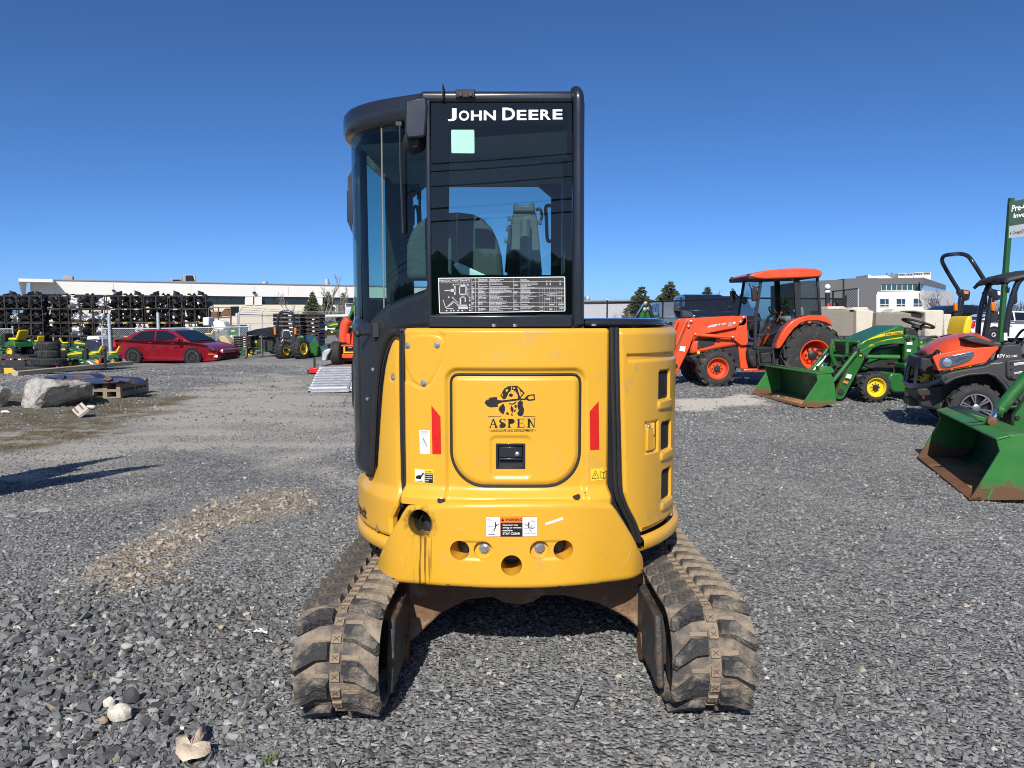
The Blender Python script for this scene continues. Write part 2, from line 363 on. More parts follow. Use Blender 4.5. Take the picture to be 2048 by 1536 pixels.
def offset_poly(P, d):
    P = np.array(P, float); a = P - np.roll(P, 1, 0); b = np.roll(P, -1, 0) - P
    n1 = np.stack([a[:, 1], -a[:, 0]], 1); n2 = np.stack([b[:, 1], -b[:, 0]], 1)
    n1 /= np.hypot(*n1.T)[:, None]+1e-9; n2 /= np.hypot(*n2.T)[:, None]+1e-9; n = n1 + n2; n /= (np.hypot(*n.T)[:, None]+1e-9)
    k = np.clip((n*n1).sum(1), .5, 1); area = (P[:, 0]*np.roll(P[:, 1], -1) - P[:, 1]*np.roll(P[:, 0], -1)).sum()
    return P + n*(d/k)[:, None]*(1 if area > 0 else -1)
def slab(mb, out, z0, z1, r, crown=0.):
    """rounded plate with a plan outline"""
    rings = [(offset_poly(out, -.6*r), z0)] + [(offset_poly(out, -r + r*math.sin(a)), z1 - r - r*math.cos(a) if False else z0 + r*.6*(1-math.cos(a))) for a in (R(40), R(90))]
    rings += [(offset_poly(out, -r + r*math.cos(a)), z1 - r + r*math.sin(a)) for a in (0, R(25), R(50), R(75), R(90))] + [(offset_poly(out, -3*r), z1 + crown)]
    n = len(out); vs = []; fs = []
    for P, z in rings: vs += [(p[0], p[1], z) for p in P]
    for i in range(len(rings)-1):
        for k in range(n): fs.append((i*n+k, i*n+(k+1) % n, (i+1)*n+(k+1) % n, (i+1)*n+k))
    fs += [tuple(range(n)), tuple(range((len(rings)-1)*n, len(rings)*n))]
    return mb.add(vs, fs)
def bolt(mb, p, n, r, h=None):
    n = Vector(n).normalized(); h = h or r*.8
    mb.lathe([(r*1.55, 0), (r*1.55, r*.3)], p, n, 14); mb.lathe([(r, r*.3), (r, r*.3+h*.8), (r*.8, r*.3+h)], p, n, 6); return mb
# ================================================================ the ground
def wpoly(P): return [tuple(gp(*p))[:2] for p in P]
ZONES = dict(
 band=wpoly([(-300, 905), (0, 872), (170, 850), (300, 812), (420, 775), (560, 765), (700, 790), (760, 840), (740, 890), (640, 925), (500, 915), (330, 905), (200, 930), (0, 955), (-300, 1000)]),
 fork=wpoly([(480, 905), (560, 920), (640, 945), (690, 960), (640, 962), (560, 940), (470, 920)]),
 arc=wpoly([(300, 775), (470, 755), (560, 752), (610, 760), (560, 775), (440, 782), (380, 800), (330, 800)]),
 mound=wpoly([(120, 1175), (210, 1120), (330, 1065), (430, 1020), (500, 985), (575, 980), (598, 1000), (560, 1030), (470, 1060), (400, 1105), (330, 1160), (240, 1195), (150, 1195)]),
 pale=wpoly([(1330, 799), (1440, 794), (1495, 787), (1532, 795), (1520, 810), (1445, 814), (1380, 820), (1330, 824)]),
 brown=wpoly([(380, 1235), (470, 1215), (570, 1230), (590, 1290), (540, 1330), (430, 1310), (370, 1270)]),
 grass=wpoly([(-300, 800), (0, 792), (60, 778), (170, 790), (250, 785), (330, 790), (345, 800), (300, 825), (255, 850), (120, 880), (0, 905), (-300, 960)]),
 coarse=wpoly([(-600, 1160), (100, 1165), (330, 1200), (420, 1300), (520, 1400), (560, 1600), (-900, 1600)]))
def zone(x, y, k, soft):
    x = x + (fbm(x*1.3, y*1.3, 11)-.5)*soft*3; y = y + (fbm(x*1.3+9, y*1.3, 12)-.5)*soft*3
    return sstep(.5 - sd_poly(x, y, ZONES[k])/soft)
STROKES = [([(-250, 925), (0, 893), (200, 868), (380, 838), (520, 800), (590, 770), (560, 752), (440, 745)], .35, .9), ([(-200, 880), (60, 862), (260, 832), (420, 800), (500, 775), (480, 755)], .30, .8), ([(430, 895), (560, 912), (640, 938), (700, 962)], .16, .8), ([(60, 930), (300, 900), (520, 868), (640, 880), (720, 870)], .28, .7), ([(300, 822), (420, 790), (560, 786), (700, 800)], .35, .7), ([(300, 985), (100, 1010), (-200, 1040)], .25, .6), ([(1380, 860), (1500, 845), (1640, 850)], .3, .35), ([(520, 700), (640, 745), (700, 800)], .35, .6), ([(1500, 960), (1700, 1010), (1900, 1060)], .25, .3)]
STROKES = [(wpoly(p), w_, k) for p, w_, k in STROKES]
def strokes(x, y):
    o = np.zeros(x.shape); xx = x + (fbm(x*.9, y*.9, 71)-.5)*.5; yy = y + (fbm(x*.9+7, y*.9, 72)-.5)*.7
    for P, w_, k in STROKES:
        d = np.full(x.shape, 1e9)
        for a, c in zip(P, P[1:]):
            ex, ey = c[0]-a[0], c[1]-a[1]; t = np.clip(((xx-a[0])*ex + (yy-a[1])*ey)/(ex*ex+ey*ey), 0, 1); d = np.minimum(d, np.hypot(xx-a[0]-t*ex, yy-a[1]-t*ey))
        o = np.maximum(o, k*sstep(1.5 - d/w_)*(.45 + .55*sstep((fbm(x*2.2, y*2.2, 81)-.35)*5)))
    return o
def masks(x, y):
    st = sstep((fbm(x*.5, y*2.2, 3, 5) - .42)*5)
    dust = np.clip(zone(x, y, 'band', .9)*(.60+.40*st) + .6*zone(x, y, 'arc', 1.2)*st + .7*zone(x, y, 'fork', .3) + .9*zone(x, y, 'mound', .22) + .35*sstep((fbm(x*.45, y*.45, 61) - .5)*5)*sstep((y-4)/5), 0, 1)
    far = sstep((y - 9)/8)*sstep((fbm(x*.35, y*.8, 21, 4) - .42)*4)*.6*sstep((1.5 - x)/3)
    return np.maximum(np.maximum(dust, far), strokes(x, y)), zone(x, y, 'grass', .7), zone(x, y, 'pale', .35), zone(x, y, 'brown', .3), zone(x, y, 'coarse', .8)
def ghz(x, y):
    near = sstep(1 - (np.hypot(x, y-8) - 25)/30)
    machine = np.exp(-((x/1.2)**4 + ((y-3.8)/1.7)**4))
    return G(x, y) + near*((fbm(x*.55, y*.55, 31) - .47)*.055 + (fbm(x*2.6, y*2.6, 35) - .47)*.022)*(1 - machine) + .025*zone(x, y, 'mound', .3)*(1-machine)
def axis(a, b, st, lim):
    c = list(np.arange(a, b, st)); v, d = b, st
    while v < lim[1]: c.append(v); d *= 1.3; v += d
    v, d = a, st
    while v > lim[0]: d *= 1.3; v -= d; c.insert(0, v)
    return np.array(c)
GX = axis(-13, 13, .13, (-3500, 3500)); GY = axis(1.2, 22, .13, (-3000, 5000))
X, Yg = np.meshgrid(GX, GY, indexing='ij')
mb = MB(); mb.grid(np.stack([X, Yg, ghz(X, Yg)], -1))
gm = bpy.data.materials.new('gravel_ground'); gm.use_nodes = True
def ground_nodes(m):
    N = m.node_tree.nodes; L = m.node_tree.links; b = N['Principled BSDF']; b.inputs['Roughness'].default_value = .92; b.inputs['Specular IOR Level'].default_value = .25
    tc = N.new('ShaderNodeTexCoord')
    def at_(n): a = N.new('ShaderNodeAttribute'); a.attribute_name = n; return a.outputs['Fac']
    def mixc(f, a, c):
        x = N.new('ShaderNodeMix'); x.data_type = 'RGBA'; L.new(f, x.inputs[0])
        for i, v in ((6, a), (7, c)):
            if isinstance(v, tuple): x.inputs[i].default_value = (*v, 1)
            else: L.new(v, x.inputs[i])
        return x.outputs[2]
    def noise(s, d=4, r=.6):
        n = N.new('ShaderNodeTexNoise'); n.inputs['Scale'].default_value = s; n.inputs['Detail'].default_value = d; n.inputs['Roughness'].default_value = r; L.new(tc.outputs['Object'], n.inputs['Vector']); return n.outputs['Fac']
    def ramp(f, a, c, lo=0., hi=1.):
        r = N.new('ShaderNodeMapRange'); r.inputs[1].default_value = a; r.inputs[2].default_value = c; r.inputs[3].default_value = lo; r.inputs[4].default_value = hi; L.new(f, r.inputs[0]); return r.outputs[0]
    def mul(a, c):
        x = N.new('ShaderNodeMath'); x.operation = 'MULTIPLY'; L.new(a, x.inputs[0])
        if isinstance(c, float): x.inputs[1].default_value = c
        else: L.new(c, x.inputs[1])
        return x.outputs[0]
    def vor(s):
        v = N.new('ShaderNodeTexVoronoi'); v.inputs['Scale'].default_value = s; v.inputs['Randomness'].default_value = 1; L.new(tc.outputs['Object'], v.inputs['Vector'])
        h = N.new('ShaderNodeSeparateColor'); L.new(v.outputs['Color'], h.inputs[0]); return v.outputs['Distance'], h.outputs[0]
    d1, c1 = vor(55); d2, c2 = vor(24)
    cc = N.new('ShaderNodeMath'); cc.operation = 'ADD'; L.new(mul(c1, .6), cc.inputs[0]); L.new(mul(c2, .4), cc.inputs[1])
    col = mixc(ramp(cc.outputs[0], .15, .9), (.085, .086, .085), (.36, .356, .345))
    col = mixc(mul(ramp(noise(.35, 5), .4, .7), .35), col, (.12, .118, .11))
    dust = mul(at_('dust'), ramp(noise(9, 6, .75), .22, .50)); col = mixc(dust, col, mixc(noise(25), (.37, .335, .285), (.58, .53, .455)))
    col = mixc(mul(at_('tan'), ramp(noise(7, 6, .7), .3, .5)), col, mixc(noise(30, 6), (.15, .11, .075), (.42, .335, .24)))
    col = mixc(mul(at_('pale'), ramp(noise(5, 6, .7), .2, .36)), col, mixc(noise(14), (.58, .52, .42), (.76, .70, .60)))
    col = mixc(mul(at_('brown'), .75), col, mixc(noise(12), (.10, .082, .062), (.17, .145, .115)))
    gr = mul(at_('grass'), ramp(noise(2.2, 6, .7), .36, .56)); col = mixc(gr, col, mixc(noise(16, 6), (.075, .06, .026), (.21, .165, .085)))
    L.new(col, b.inputs['Base Color'])
    bp = N.new('ShaderNodeBump'); bp.inputs['Strength'].default_value = .9; bp.inputs['Distance'].default_value = .02; bp.invert = True
    ad = N.new('ShaderNodeMath'); ad.operation = 'ADD'; L.new(d1, ad.inputs[0]); L.new(mul(d2, .8), ad.inputs[1]); L.new(ad.outputs[0], bp.inputs['Height']); L.new(bp.outputs[0], b.inputs['Normal'])
ground_nodes(gm)
ground = build(mb, 'gravel_ground', gm, loc=(0, 0, 0), smooth=60, normals=False, kind='structure', label='grey crushed gravel yard with pale dusty tyre tracks')
for k, v in zip(('dust', 'grass', 'pale', 'brown', 'tan'), masks(X, Yg)[:4] + (zone(X, Yg, 'mound', .35),)):
    a = ground.data.attributes.new(k, 'FLOAT', 'POINT'); a.data.foreach_set('value', v.ravel().astype(np.float32))
# loose crushed stone: hulls strewn over the yard, one uncountable mass
rock_col = bpy.data.collections.new('rock_sources')
def rock_mat(nm, lo, hi):
    m = bpy.data.materials.new(nm); m.use_nodes = True; N = m.node_tree.nodes; L = m.node_tree.links; b = N['Principled BSDF']; b.inputs['Roughness'].default_value = .75; b.inputs['Specular IOR Level'].default_value = .4
    a = N.new('ShaderNodeAttribute'); a.attribute_type = 'INSTANCER'; a.attribute_name = 'shade'
    r = N.new('ShaderNodeValToRGB'); e = r.color_ramp.elements; e[0].color = (.055, .057, .059, 1); e[1].color = (.20, .202, .198, 1); e[1].position = .5
    for p, c in ((.72, (.31, .31, .30)), (.84, (.40, .39, .37)), (.9, (.25, .205, .15)), (.95, (.40, .345, .265)), (1, (.60, .57, .52))): x = e.new(p); x.color = (*c, 1)
    tc = N.new('ShaderNodeTexCoord'); n = N.new('ShaderNodeTexNoise'); n.inputs['Scale'].default_value = 2.2; n.inputs['Detail'].default_value = 5; L.new(tc.outputs['Object'], n.inputs[0])
    h = N.new('ShaderNodeHueSaturation'); mr = N.new('ShaderNodeMapRange'); mr.inputs[3].default_value = .6; mr.inputs[4].default_value = 1.45; L.new(n.outputs['Fac'], mr.inputs[0])
    L.new(a.outputs['Fac'], r.inputs[0]); L.new(r.outputs[0], h.inputs['Color']); L.new(mr.outputs[0], h.inputs['Value']); L.new(h.outputs[0], b.inputs['Base Color']); return m
RM = rock_mat('loose_stone', 0, 0)
for i in range(10):
    bm = bmesh.new()
    for p in RNG.normal(size=(11, 3)): p /= np.linalg.norm(p); bm.verts.new(Vector((p[0]*RNG.uniform(.8, 1.25), p[1]*RNG.uniform(.65, 1.0), p[2]*RNG.uniform(.5, .85))))
    bmesh.ops.convex_hull(bm, input=bm.verts[:]); bmesh.ops.delete(bm, geom=[v for v in bm.verts if not v.link_faces], context='VERTS')
    me = bpy.data.meshes.new('loose_stone'); bm.to_mesh(me); bm.free(); me.materials.append(RM); rock_col.objects.link(bpy.data.objects.new('loose_stone', me))
pts = []
def strew(y0, y1, dens, r0, r1, lay=0.):
    A = (y1*y1 - y0*y0)/2*1.46; n = int(A*dens); y = np.sqrt(RNG.uniform(y0*y0, y1*y1, n)); x = RNG.uniform(-.72, .74, n)*y
    du, g, pa, br, co = masks(x, y); cl = fbm(x*1.1, y*1.1, 41, 4)
    k = RNG.uniform(size=n) < (1 - .93*du)*(1 - .85*g)*(1 - .97*pa)*(1 - .5*br)*(.62 + .8*sstep((cl-.33)*4))
    sc = (RNG.uniform(size=n)**2.2*(r1-r0)*(1 + .25*co) + r0*(1 + .55*co))*(1 - .20*(1-co)*(y < 11)); sh = np.clip(RNG.normal(.42, .17, n) - .12*co, 0, .82)
    sh = np.where(RNG.uniform(size=n) < .035 + .30*zone(x, y, 'mound', .3) + .10*du, RNG.uniform(.82, 1, n), sh)
    x, y, sc, sh = x[k], y[k], sc[k], sh[k]; pts.append(np.stack([x, y, ghz(x, y) + sc*RNG.uniform(-.05, .35, len(x)) + lay, sc, sh], 1))
strew(2.3, 4.2, 2900, .007, .019); strew(2.3, 4.2, 260, .016, .027, .004)
strew(4.2, 7, 2600, .008, .019); strew(4.2, 7, 90, .017, .030)
strew(7, 11, 1200, .011, .022); strew(11, 17, 260, .016, .03); strew(17, 26, 70, .02, .036)
n = 2600; P_ = np.array(ZONES['mound']); x = RNG.uniform(P_[:, 0].min()-.3, P_[:, 0].max()+.3, n); y = RNG.uniform(P_[:, 1].min()-.3, P_[:, 1].max()+.3, n); k = zone(x, y, 'mound', .4) > RNG.uniform(size=n); x, y = x[k], y[k]; sc = RNG.uniform(size=len(x))**3*.022 + .007
pts.append(np.stack([x, y, ghz(x, y) + sc*.2, sc, np.where(RNG.uniform(size=len(x)) < .65, RNG.uniform(.86, .97, len(x)), RNG.uniform(.2, .7, len(x)))], 1))
PT = np.concatenate(pts); me = bpy.data.meshes.new('loose_gravel'); me.from_pydata(PT[:, :3].tolist(), [], [])
rot = np.stack([RNG.normal(0, .35, len(PT)), RNG.normal(0, .35, len(PT)), RNG.uniform(0, 6.28, len(PT))], 1)
for nm, ty, ky, arr in (('scl', 'FLOAT', 'value', PT[:, 3]), ('shade', 'FLOAT', 'value', PT[:, 4]), ('rot', 'FLOAT_VECTOR', 'vector', rot)):
    a = me.attributes.new(nm, ty, 'POINT'); a.data.foreach_set(ky, arr.astype(np.float32).ravel())
gv = bpy.data.objects.new('loose_gravel', me); SC.collection.objects.link(gv); gv['kind'] = 'stuff'; gv['label'] = 'loose grey crushed stone strewn over the yard'
ng = bpy.data.node_groups.new('strew', 'GeometryNodeTree'); ng.interface.new_socket('Geometry', in_out='INPUT', socket_type='NodeSocketGeometry'); ng.interface.new_socket('Geometry', in_out='OUTPUT', socket_type='NodeSocketGeometry')
N = ng.nodes; L = ng.links; gi = N.new('NodeGroupInput'); go = N.new('NodeGroupOutput'); ip = N.new('GeometryNodeInstanceOnPoints'); ci = N.new('GeometryNodeCollectionInfo')
ci.inputs['Collection'].default_value = rock_col; ci.inputs['Separate Children'].default_value = True; ci.inputs['Reset Children'].default_value = True
ip.inputs['Pick Instance'].default_value = True
def named(n, ty): x = N.new('GeometryNodeInputNamedAttribute'); x.data_type = ty; x.inputs[0].default_value = n; return [o for o in x.outputs if o.enabled and o.name == 'Attribute'][0]
rv = N.new('FunctionNodeRandomValue'); rv.data_type = 'INT'; rv.inputs['Min'].default_value = 0; rv.inputs['Max'].default_value = 9
er = N.new('FunctionNodeEulerToRotation')
L.new(named('rot', 'FLOAT_VECTOR'), er.inputs[0]); L.new(er.outputs[0], ip.inputs['Rotation']); L.new(named('scl', 'FLOAT'), ip.inputs['Scale']); L.new([o for o in rv.outputs if o.enabled][0], ip.inputs['Instance Index'])
L.new(gi.outputs[0], ip.inputs['Points']); L.new(ci.outputs[0], ip.inputs['Instance']); L.new(ip.outputs[0], go.inputs[0])
md = gv.modifiers.new('strew', 'NODES'); md.node_group = ng
print('stones', len(PT))
# ================================================================ the yellow mini excavator
K = 1.015
EX = thing('mini_excavator', 'yellow tracked mini excavator with black cab, seen from behind in the middle of the yard', 'excavator', (.04, 3.95, 0))
BODY = Curve([(-.66, 5.2), (-.70, 4.5), (-.718, 4.05), (-.712, 3.75), (-.69, 3.5), (-.60, 3.28), (-.448, 3.12), (-.2, 3.045), (0, 3.03), (.2, 3.04), (.401, 3.095), (.56, 3.2), (.70, 3.4), (.77, 3.62), (.79, 4.0), (.775, 4.5), (.74, 5.2)], K)
CWC = Curve([(-.66, 3.6), (-.60, 3.32), (-.545, 3.17), (-.45, 3.075), (-.25, 2.985), (0, 2.96), (.25, 2.985), (.45, 3.075), (.54, 3.16), (.60, 3.32), (.66, 3.6)], K)
def szp(cv, pts): return [cv.sz(*p) for p in pts]
# dark core behind the panels
SL, SRr = BODY.sz(724, 800)[0], BODY.sz(1350, 800)[0]
ZT = BODY.sz(1024, 657)[1]; ZB = .57
mb = MB(); clip_sheet(mb, BODY, .1, BODY.s[-1]-.1, .52, ZT-.01, .03, lambda s, z: s*0-1, lambda s, z: 0*s-.030)
pl_ = BODY.P(np.linspace(.1, BODY.s[-1]-.1, 60), 0*np.linspace(0, 1, 60), -.03)
mb.prism([(p[0], p[1], ZT-.014) for p in pl_], (0, 0, .012)); mb.prism([(p[0], p[1], .51) for p in pl_], (0, 0, .03))
build(mb, 'engine_bay', KM, EX)
# rear panel, pressed shape
pL, pR = BODY.sz(806, 820)[0], BODY.sz(1219, 820)[0]
hs0, hs1, hz0, hz1 = BODY.box(899, 748, 1163, 975); cell = .0048
wL, wR = BODY.box(887, 738, 1175, 975)[:2]
H = lambda s, z: sd_box(s, z, hs0, hs1, hz0, hz1, .035, .145)
def H2(s, z): return H(s, z) + .006*np.sin((s-hs0)/(hs1-hs0)*math.pi)*(z < (hz0+hz1)/2)*0
acc = chaikin(szp(BODY, [(808, 669), (889, 668), (888, 712), (866, 757), (853, 772), (836, 772), (822, 760), (809, 728)]), 2)
accw = chaikin(szp(BODY, [(700, 640), (892, 640), (893, 716), (868, 764), (855, 779), (834, 779), (818, 766), (700, 735)]), 2)
zsh = BODY.sz(1024, 998)[1]
def offR(s, z):
    d = sd_box(s, z, wL, wR, hz0-.30, hz1+.028, .06)
    o = -.016*sstep(-d/.022)
    o += -.004*sstep(-sd_poly(s, z, accw)/.012)
    o += -.013*sstep(1-(ZT-z)/.016)**2
    e = np.minimum(s-pL, pR-s); o += -.012*(1-sstep(e/.014))
    o += .035*sstep((zsh+.055-z)/.06)**1.5
    return o
PS = lambda s, z: sd_box(s, z, pL, pR, zsh-.03, ZT, .004)
mb = MB(); clip_sheet(mb, BODY, pL-.01, pR+.01, zsh-.04, ZT+.01, cell, lambda s, z: np.maximum(PS(s, z), -(H(s, z)-.0005)), offR, wall=lambda s, z: .03+0*s)
rear = build(mb, 'rear_panel', Y_, EX, smooth=40)
# hatch door with seal, latch, logo
hb0, hb1, hbz0, hbz1 = BODY.box(977, 870, 1066, 960)
lt0, lt1, ltz0, ltz1 = BODY.box(993, 889, 1049, 937)
def offH(s, z):
    d = H(s, z) + .012
    b = sd_box(s, z, hb0, hb1, hbz0, hbz1, .03)
    return -.004 - .010*sstep((d+.016)/.022) - .007*sstep(-b/.016)
mb = MB(); clip_sheet(mb, BODY, hs0-.01, hs1+.01, hz0-.01, hz1+.01, cell, lambda s, z: np.maximum(H(s, z)+.009, -sd_box(s, z, lt0, lt1, ltz0, ltz1, .004)), offH, wall=lambda s, z: .03+0*s)
hatch = build(mb, 'hatch_door', Y_, EX, smooth=40)
def outline(cv, f, s0, s1, z0, z1, n=120):
    """points on the zero line of a sdf around its middle"""
    a = np.linspace(0, 2*math.pi, n, endpoint=False); c = ((s0+s1)/2, (z0+z1)/2); lo, hi = np.zeros(n), np.full(n, 1.2)
    for _ in range(40):
        m = (lo+hi)/2; v = f(c[0]+m*np.cos(a), c[1]+m*np.sin(a)); lo = np.where(v < 0, m, lo); hi = np.where(v < 0, hi, m)
    return c[0]+lo*np.cos(a), c[1]+lo*np.sin(a)
s_, z_ = outline(BODY, lambda s, z: H(s, z)+.0035, hs0, hs1, hz0, hz1)
P = BODY.P(s_, z_, -.014); mb = MB(); mb.tube([tuple(p) for p in P] + [tuple(P[0])], .0062, 8, False); build(mb, 'rubber_seal', RB, hatch)
lc = lambda u, v, o: Vector(BODY.P(np.array(lt0+(lt1-lt0)*u), np.array(ltz0+(ltz1-ltz0)*v), o))
mb = MB()
def pbox(mb, u0, u1, v0, v1, o0, o1):
    v = [lc(u, w_, o) for o in (o0, o1) for u, w_ in ((u0, v0), (u1, v0), (u1, v1), (u0, v1))]
    return mb.add(v, [(0,3,2,1),(4,5,6,7),(0,1,5,4),(1,2,6,5),(2,3,7,6),(3,0,4,7)])
pbox(mb, -.05, 1.05, -.05, 1.05, -.05, -.045)
for a in ((-.03, .05, -.03, 1.03), (.95, 1.03, -.03, 1.03), (.05, .95, .94, 1.03), (.05, .95, -.03, .05)): pbox(mb, *a, -.045, -.008)
lat = build(mb, 'latch', K_, hatch, bev=.001)
mb = MB(); pbox(mb, .08, .92, .42, .88, -.04, -.016); pbox(mb, .08, .92, .33, .40, -.04, -.012); build(mb, 'latch_paddle', K_, hatch, bev=.002)
mb = MB(); q = lc(.74, .58, -.016); nn = lc(.74, .58, 1) - lc(.74, .58, 0); mb.lathe([(.0095, 0), (.0095, .005), (.006, .006), (.006, .012), (.004, .013)], q, nn, 20); build(mb, 'key_lock', ZN, hatch)
HP = lambda px, py, o=0: BODY(px, py, o + float(offH(np.array(BODY.sz(px, py)[0]), np.array(BODY.sz(px, py)[1]))))
RP = lambda px, py, o=0: BODY(px, py, o + float(offR(np.array(BODY.sz(px, py)[0]), np.array(BODY.sz(px, py)[1]))))
# company mark: dog with a shovel, serif letters
mb = MB(); lz = zm(940, 750, .13675); D = lambda P, o=.0012, c=0: decal(mb, [lz(p) for p in P], HP, o, c)
D([(212,408),(232,372),(268,340),(300,330),(392,322),(400,365),(350,378),(470,372),(700,345),(800,345),(815,318),(850,292),(945,280),(952,368),(860,380),(825,362),(700,372),(470,400),(330,420),(295,432),(405,425),(410,465),(300,475),(250,455)])
D([(500,200),(560,165),(600,160),(604,205),(588,240),(560,262),(548,300),(520,350),(480,352),(484,300),(470,250)]); D([(484,240),(440,298),(470,335),(488,360),(500,300),(505,250)])
D([(600,160),(690,156),(735,195),(800,262),(780,290),(745,330),(742,350),(700,350),(700,300),(670,245),(640,222),(612,215),(618,180)])
D([(430,470),(470,430),(490,420),(512,470),(510,520),(490,575),(460,560),(440,540),(418,508)]); D([(700,400),(740,370),(775,400),(770,450),(792,500),(780,580),(740,606),(700,590),(690,560),(715,520),(692,470)])
D([(566,285),(600,268),(628,285),(622,312),(600,325),(574,312)]); D([(570,412),(620,420),(680,385),(672,410),(622,436),(575,428)]); D([(600,440),(628,480),(610,530),(640,510),(615,570),(630,605),(600,590),(612,545),(590,500)]); D([(520,560),(550,540),(575,580),(545,582)]); D([(655,430),(690,450),(668,490),(650,470)]); D([(640,520),(680,505),(650,550)])
ink = build(mb, 'emblem', INK, hatch, smooth=0, normals=False, kind='stuff')
mb = MB()
for P in ([(520,215),(545,205),(560,230),(530,250)], [(625,185),(650,180),(660,200),(635,205)], [(632,236),(662,232),(655,246)], [(690,175),(715,200),(735,240),(750,330),(722,290),(705,230)], [(865,310),(925,300),(935,350),(865,358),(845,335)], [(735,240),(775,265),(755,300)], [(460,285),(475,270),(480,320)], [(240,370),(270,345),(290,340),(262,366)]): D(P, .0022)
for P in ([(575,405),(665,392),(640,408),(590,418)], [(590,290),(610,288),(612,300),(592,303)]):
    pass
build(mb, 'emblem_cutout', Y_, hatch, smooth=0, normals=False, kind='stuff')
mb = MB(); D([(265,606),(455,608),(455,615),(265,614)]); D([(778,603),(958,600),(958,607),(778,610)])
def serif(ch, x0, x1, y0, y1):
    w_, h = x1-x0, y1-y0; Q = lambda P: D([(x0+a*w_, y0+b*h) for a, b in P])
    srf = lambda a, b, y: Q([(a, y), (b, y), (b, y+.05), (a, y+.05)])
    if ch == 'A': Q([(.44,0),(.56,0),(.95,.96),(.72,.96)]); Q([(.44,0),(.52,.12),(.18,.96),(.10,.96)]); Q([(.26,.6),(.72,.6),(.74,.66),(.24,.66)]); srf(0, .3, .95); srf(.62, 1.04, .95)
    if ch in 'PEN': Q([(.12,0),(.36,0),(.36,1),(.12,1)])
    if ch == 'P': srf(0, .55, 0); srf(0, .52, .95); Q([(.36,0),(.62,0),(.85,.08),(.97,.26),(.85,.45),(.62,.54),(.36,.54),(.36,.48),(.58,.48),(.70,.40),(.73,.26),(.70,.13),(.58,.06),(.36,.06)])
    if ch == 'E': srf(0, .9, 0); srf(0, .95, .95); Q([(.84,0),(.92,0),(.95,.24),(.9,.24)]); Q([(.9,.74),(.98,.72),(.95,1),(.86,1)]); Q([(.36,.46),(.7,.46),(.7,.51),(.36,.51)]); Q([(.66,.34),(.72,.34),(.72,.63),(.66,.63)])
    if ch == 'N': srf(-.05, .36, 0); srf(0, .45, .95); srf(.68, 1.08, 0); Q([(.84,0),(.92,0),(.92,1),(.84,1)]); Q([(.10,0),(.36,0),(.92,.98),(.84,1),(.80,1),(.2,.1)])
    if ch == 'S': Q([(.9,.02),(.92,.28),(.86,.28),(.75,.10),(.5,.05),(.32,.10),(.28,.2),(.36,.30),(.7,.42),(.92,.56),(.97,.74),(.85,.92),(.55,1.0),(.25,.97),(.12,.99),(.08,.68),(.14,.68),(.26,.88),(.5,.95),(.68,.9),(.74,.78),(.66,.67),(.3,.53),(.1,.38),(.06,.22),(.18,.06),(.45,-.01),(.72,.03),(.82,0)])
for ch, a, b in (('A', 272, 408), ('S', 420, 528), ('P', 546, 660), ('E', 682, 800), ('N', 830, 955)): serif(ch, a, b, 642 - (a > 700)*3, 776 - (a > 600)*6)
text_on(mb, 'LANDSCAPE AND DEVELOPMENT', None, HP, .0012, .012, [lz(p) for p in ((308, 798), (928, 792), (928, 830), (308, 836))])
D([(272,814),(298,813),(298,820),(272,821)]); D([(942,806),(966,805),(966,812),(942,813)])
build(mb, 'company_lettering', INK, hatch, smooth=0, normals=False, kind='stuff')
# access plate, bolts, stickers on the rear panel
mb = MB(); fa = lambda s, z: sd_poly(s, z, acc)
clip_sheet(mb, BODY, acc[:,0].min()-.01, acc[:,0].max()+.01, acc[:,1].min()-.01, acc[:,1].max()+.01, .0055, fa, lambda s, z: -.0008-.003*sstep(1+fa(s, z)/.006), wall=lambda s, z: .006+0*s)
plate = build(mb, 'access_plate', Y_, EX, smooth=40)
def nrm(cv, px, py): a = cv.sz(px, py); return Vector(cv.P(np.array(a[0]), np.array(a[1]), 1.)) - Vector(cv.P(np.array(a[0]), np.array(a[1]), 0.))
for p in ((815, 691), (874, 690), (847, 766)):
    mb = MB(); bolt(mb, BODY(*p, -.001), nrm(BODY, *p), .0085); build(mb, 'hex_bolt', ZN, plate)
for P, lb in (([(863, 811), (881, 833), (882.5, 908), (865, 908)], 1), ([(1197, 802), (1198.5, 899), (1180, 900), (1179, 823)], 0)):
    mb = MB(); decal(mb, P, RP, .0015, 1); build(mb, 'red_reflector', RED, EX, smooth=0, normals=False)
def sticker(name, base, layers, P=EX, proj=RP):
    o = None
    for i, (m_, fn) in enumerate([base] + layers):
        mb = MB(); fn(mb, lambda x, y, o_=0, i=i: proj(x, y, .0012+.0007*i)); b = build(mb, name if i == 0 else 'print', m_, P if i == 0 else o, smooth=0, normals=False, kind='stuff') if i else build(mb, name, m_, P, smooth=0, normals=False)
        if i == 0: o = b
    return o
def rects(L, c=2): return lambda mb, pr: [decal(mb, r if len(r) > 4 or isinstance(r[0], tuple) else rect(*r), pr, 0, c) for r in L]
sz4 = zm(820, 850, .0847)
q4 = lambda a, b, c, d: [sz4(p) for p in (a, b, c, d)]
sticker('instruction_sticker', (PAPER, rects([q4((222, 122), (468, 122), (478, 685), (236, 675))])), [(PGRY, rects([q4((285, 298), (330, 298), (420, 520), (400, 525))] + [q4((250+i % 2*30, 150+i*26), (430, 150+i*26), (430, 160+i*26), (250+i % 2*30, 160+i*26)) for i in range(5)] + [q4((250, 388), (330, 425), (326, 436), (250, 398)), q4((255, 632), (455, 632), (455, 640), (255, 640))]))])
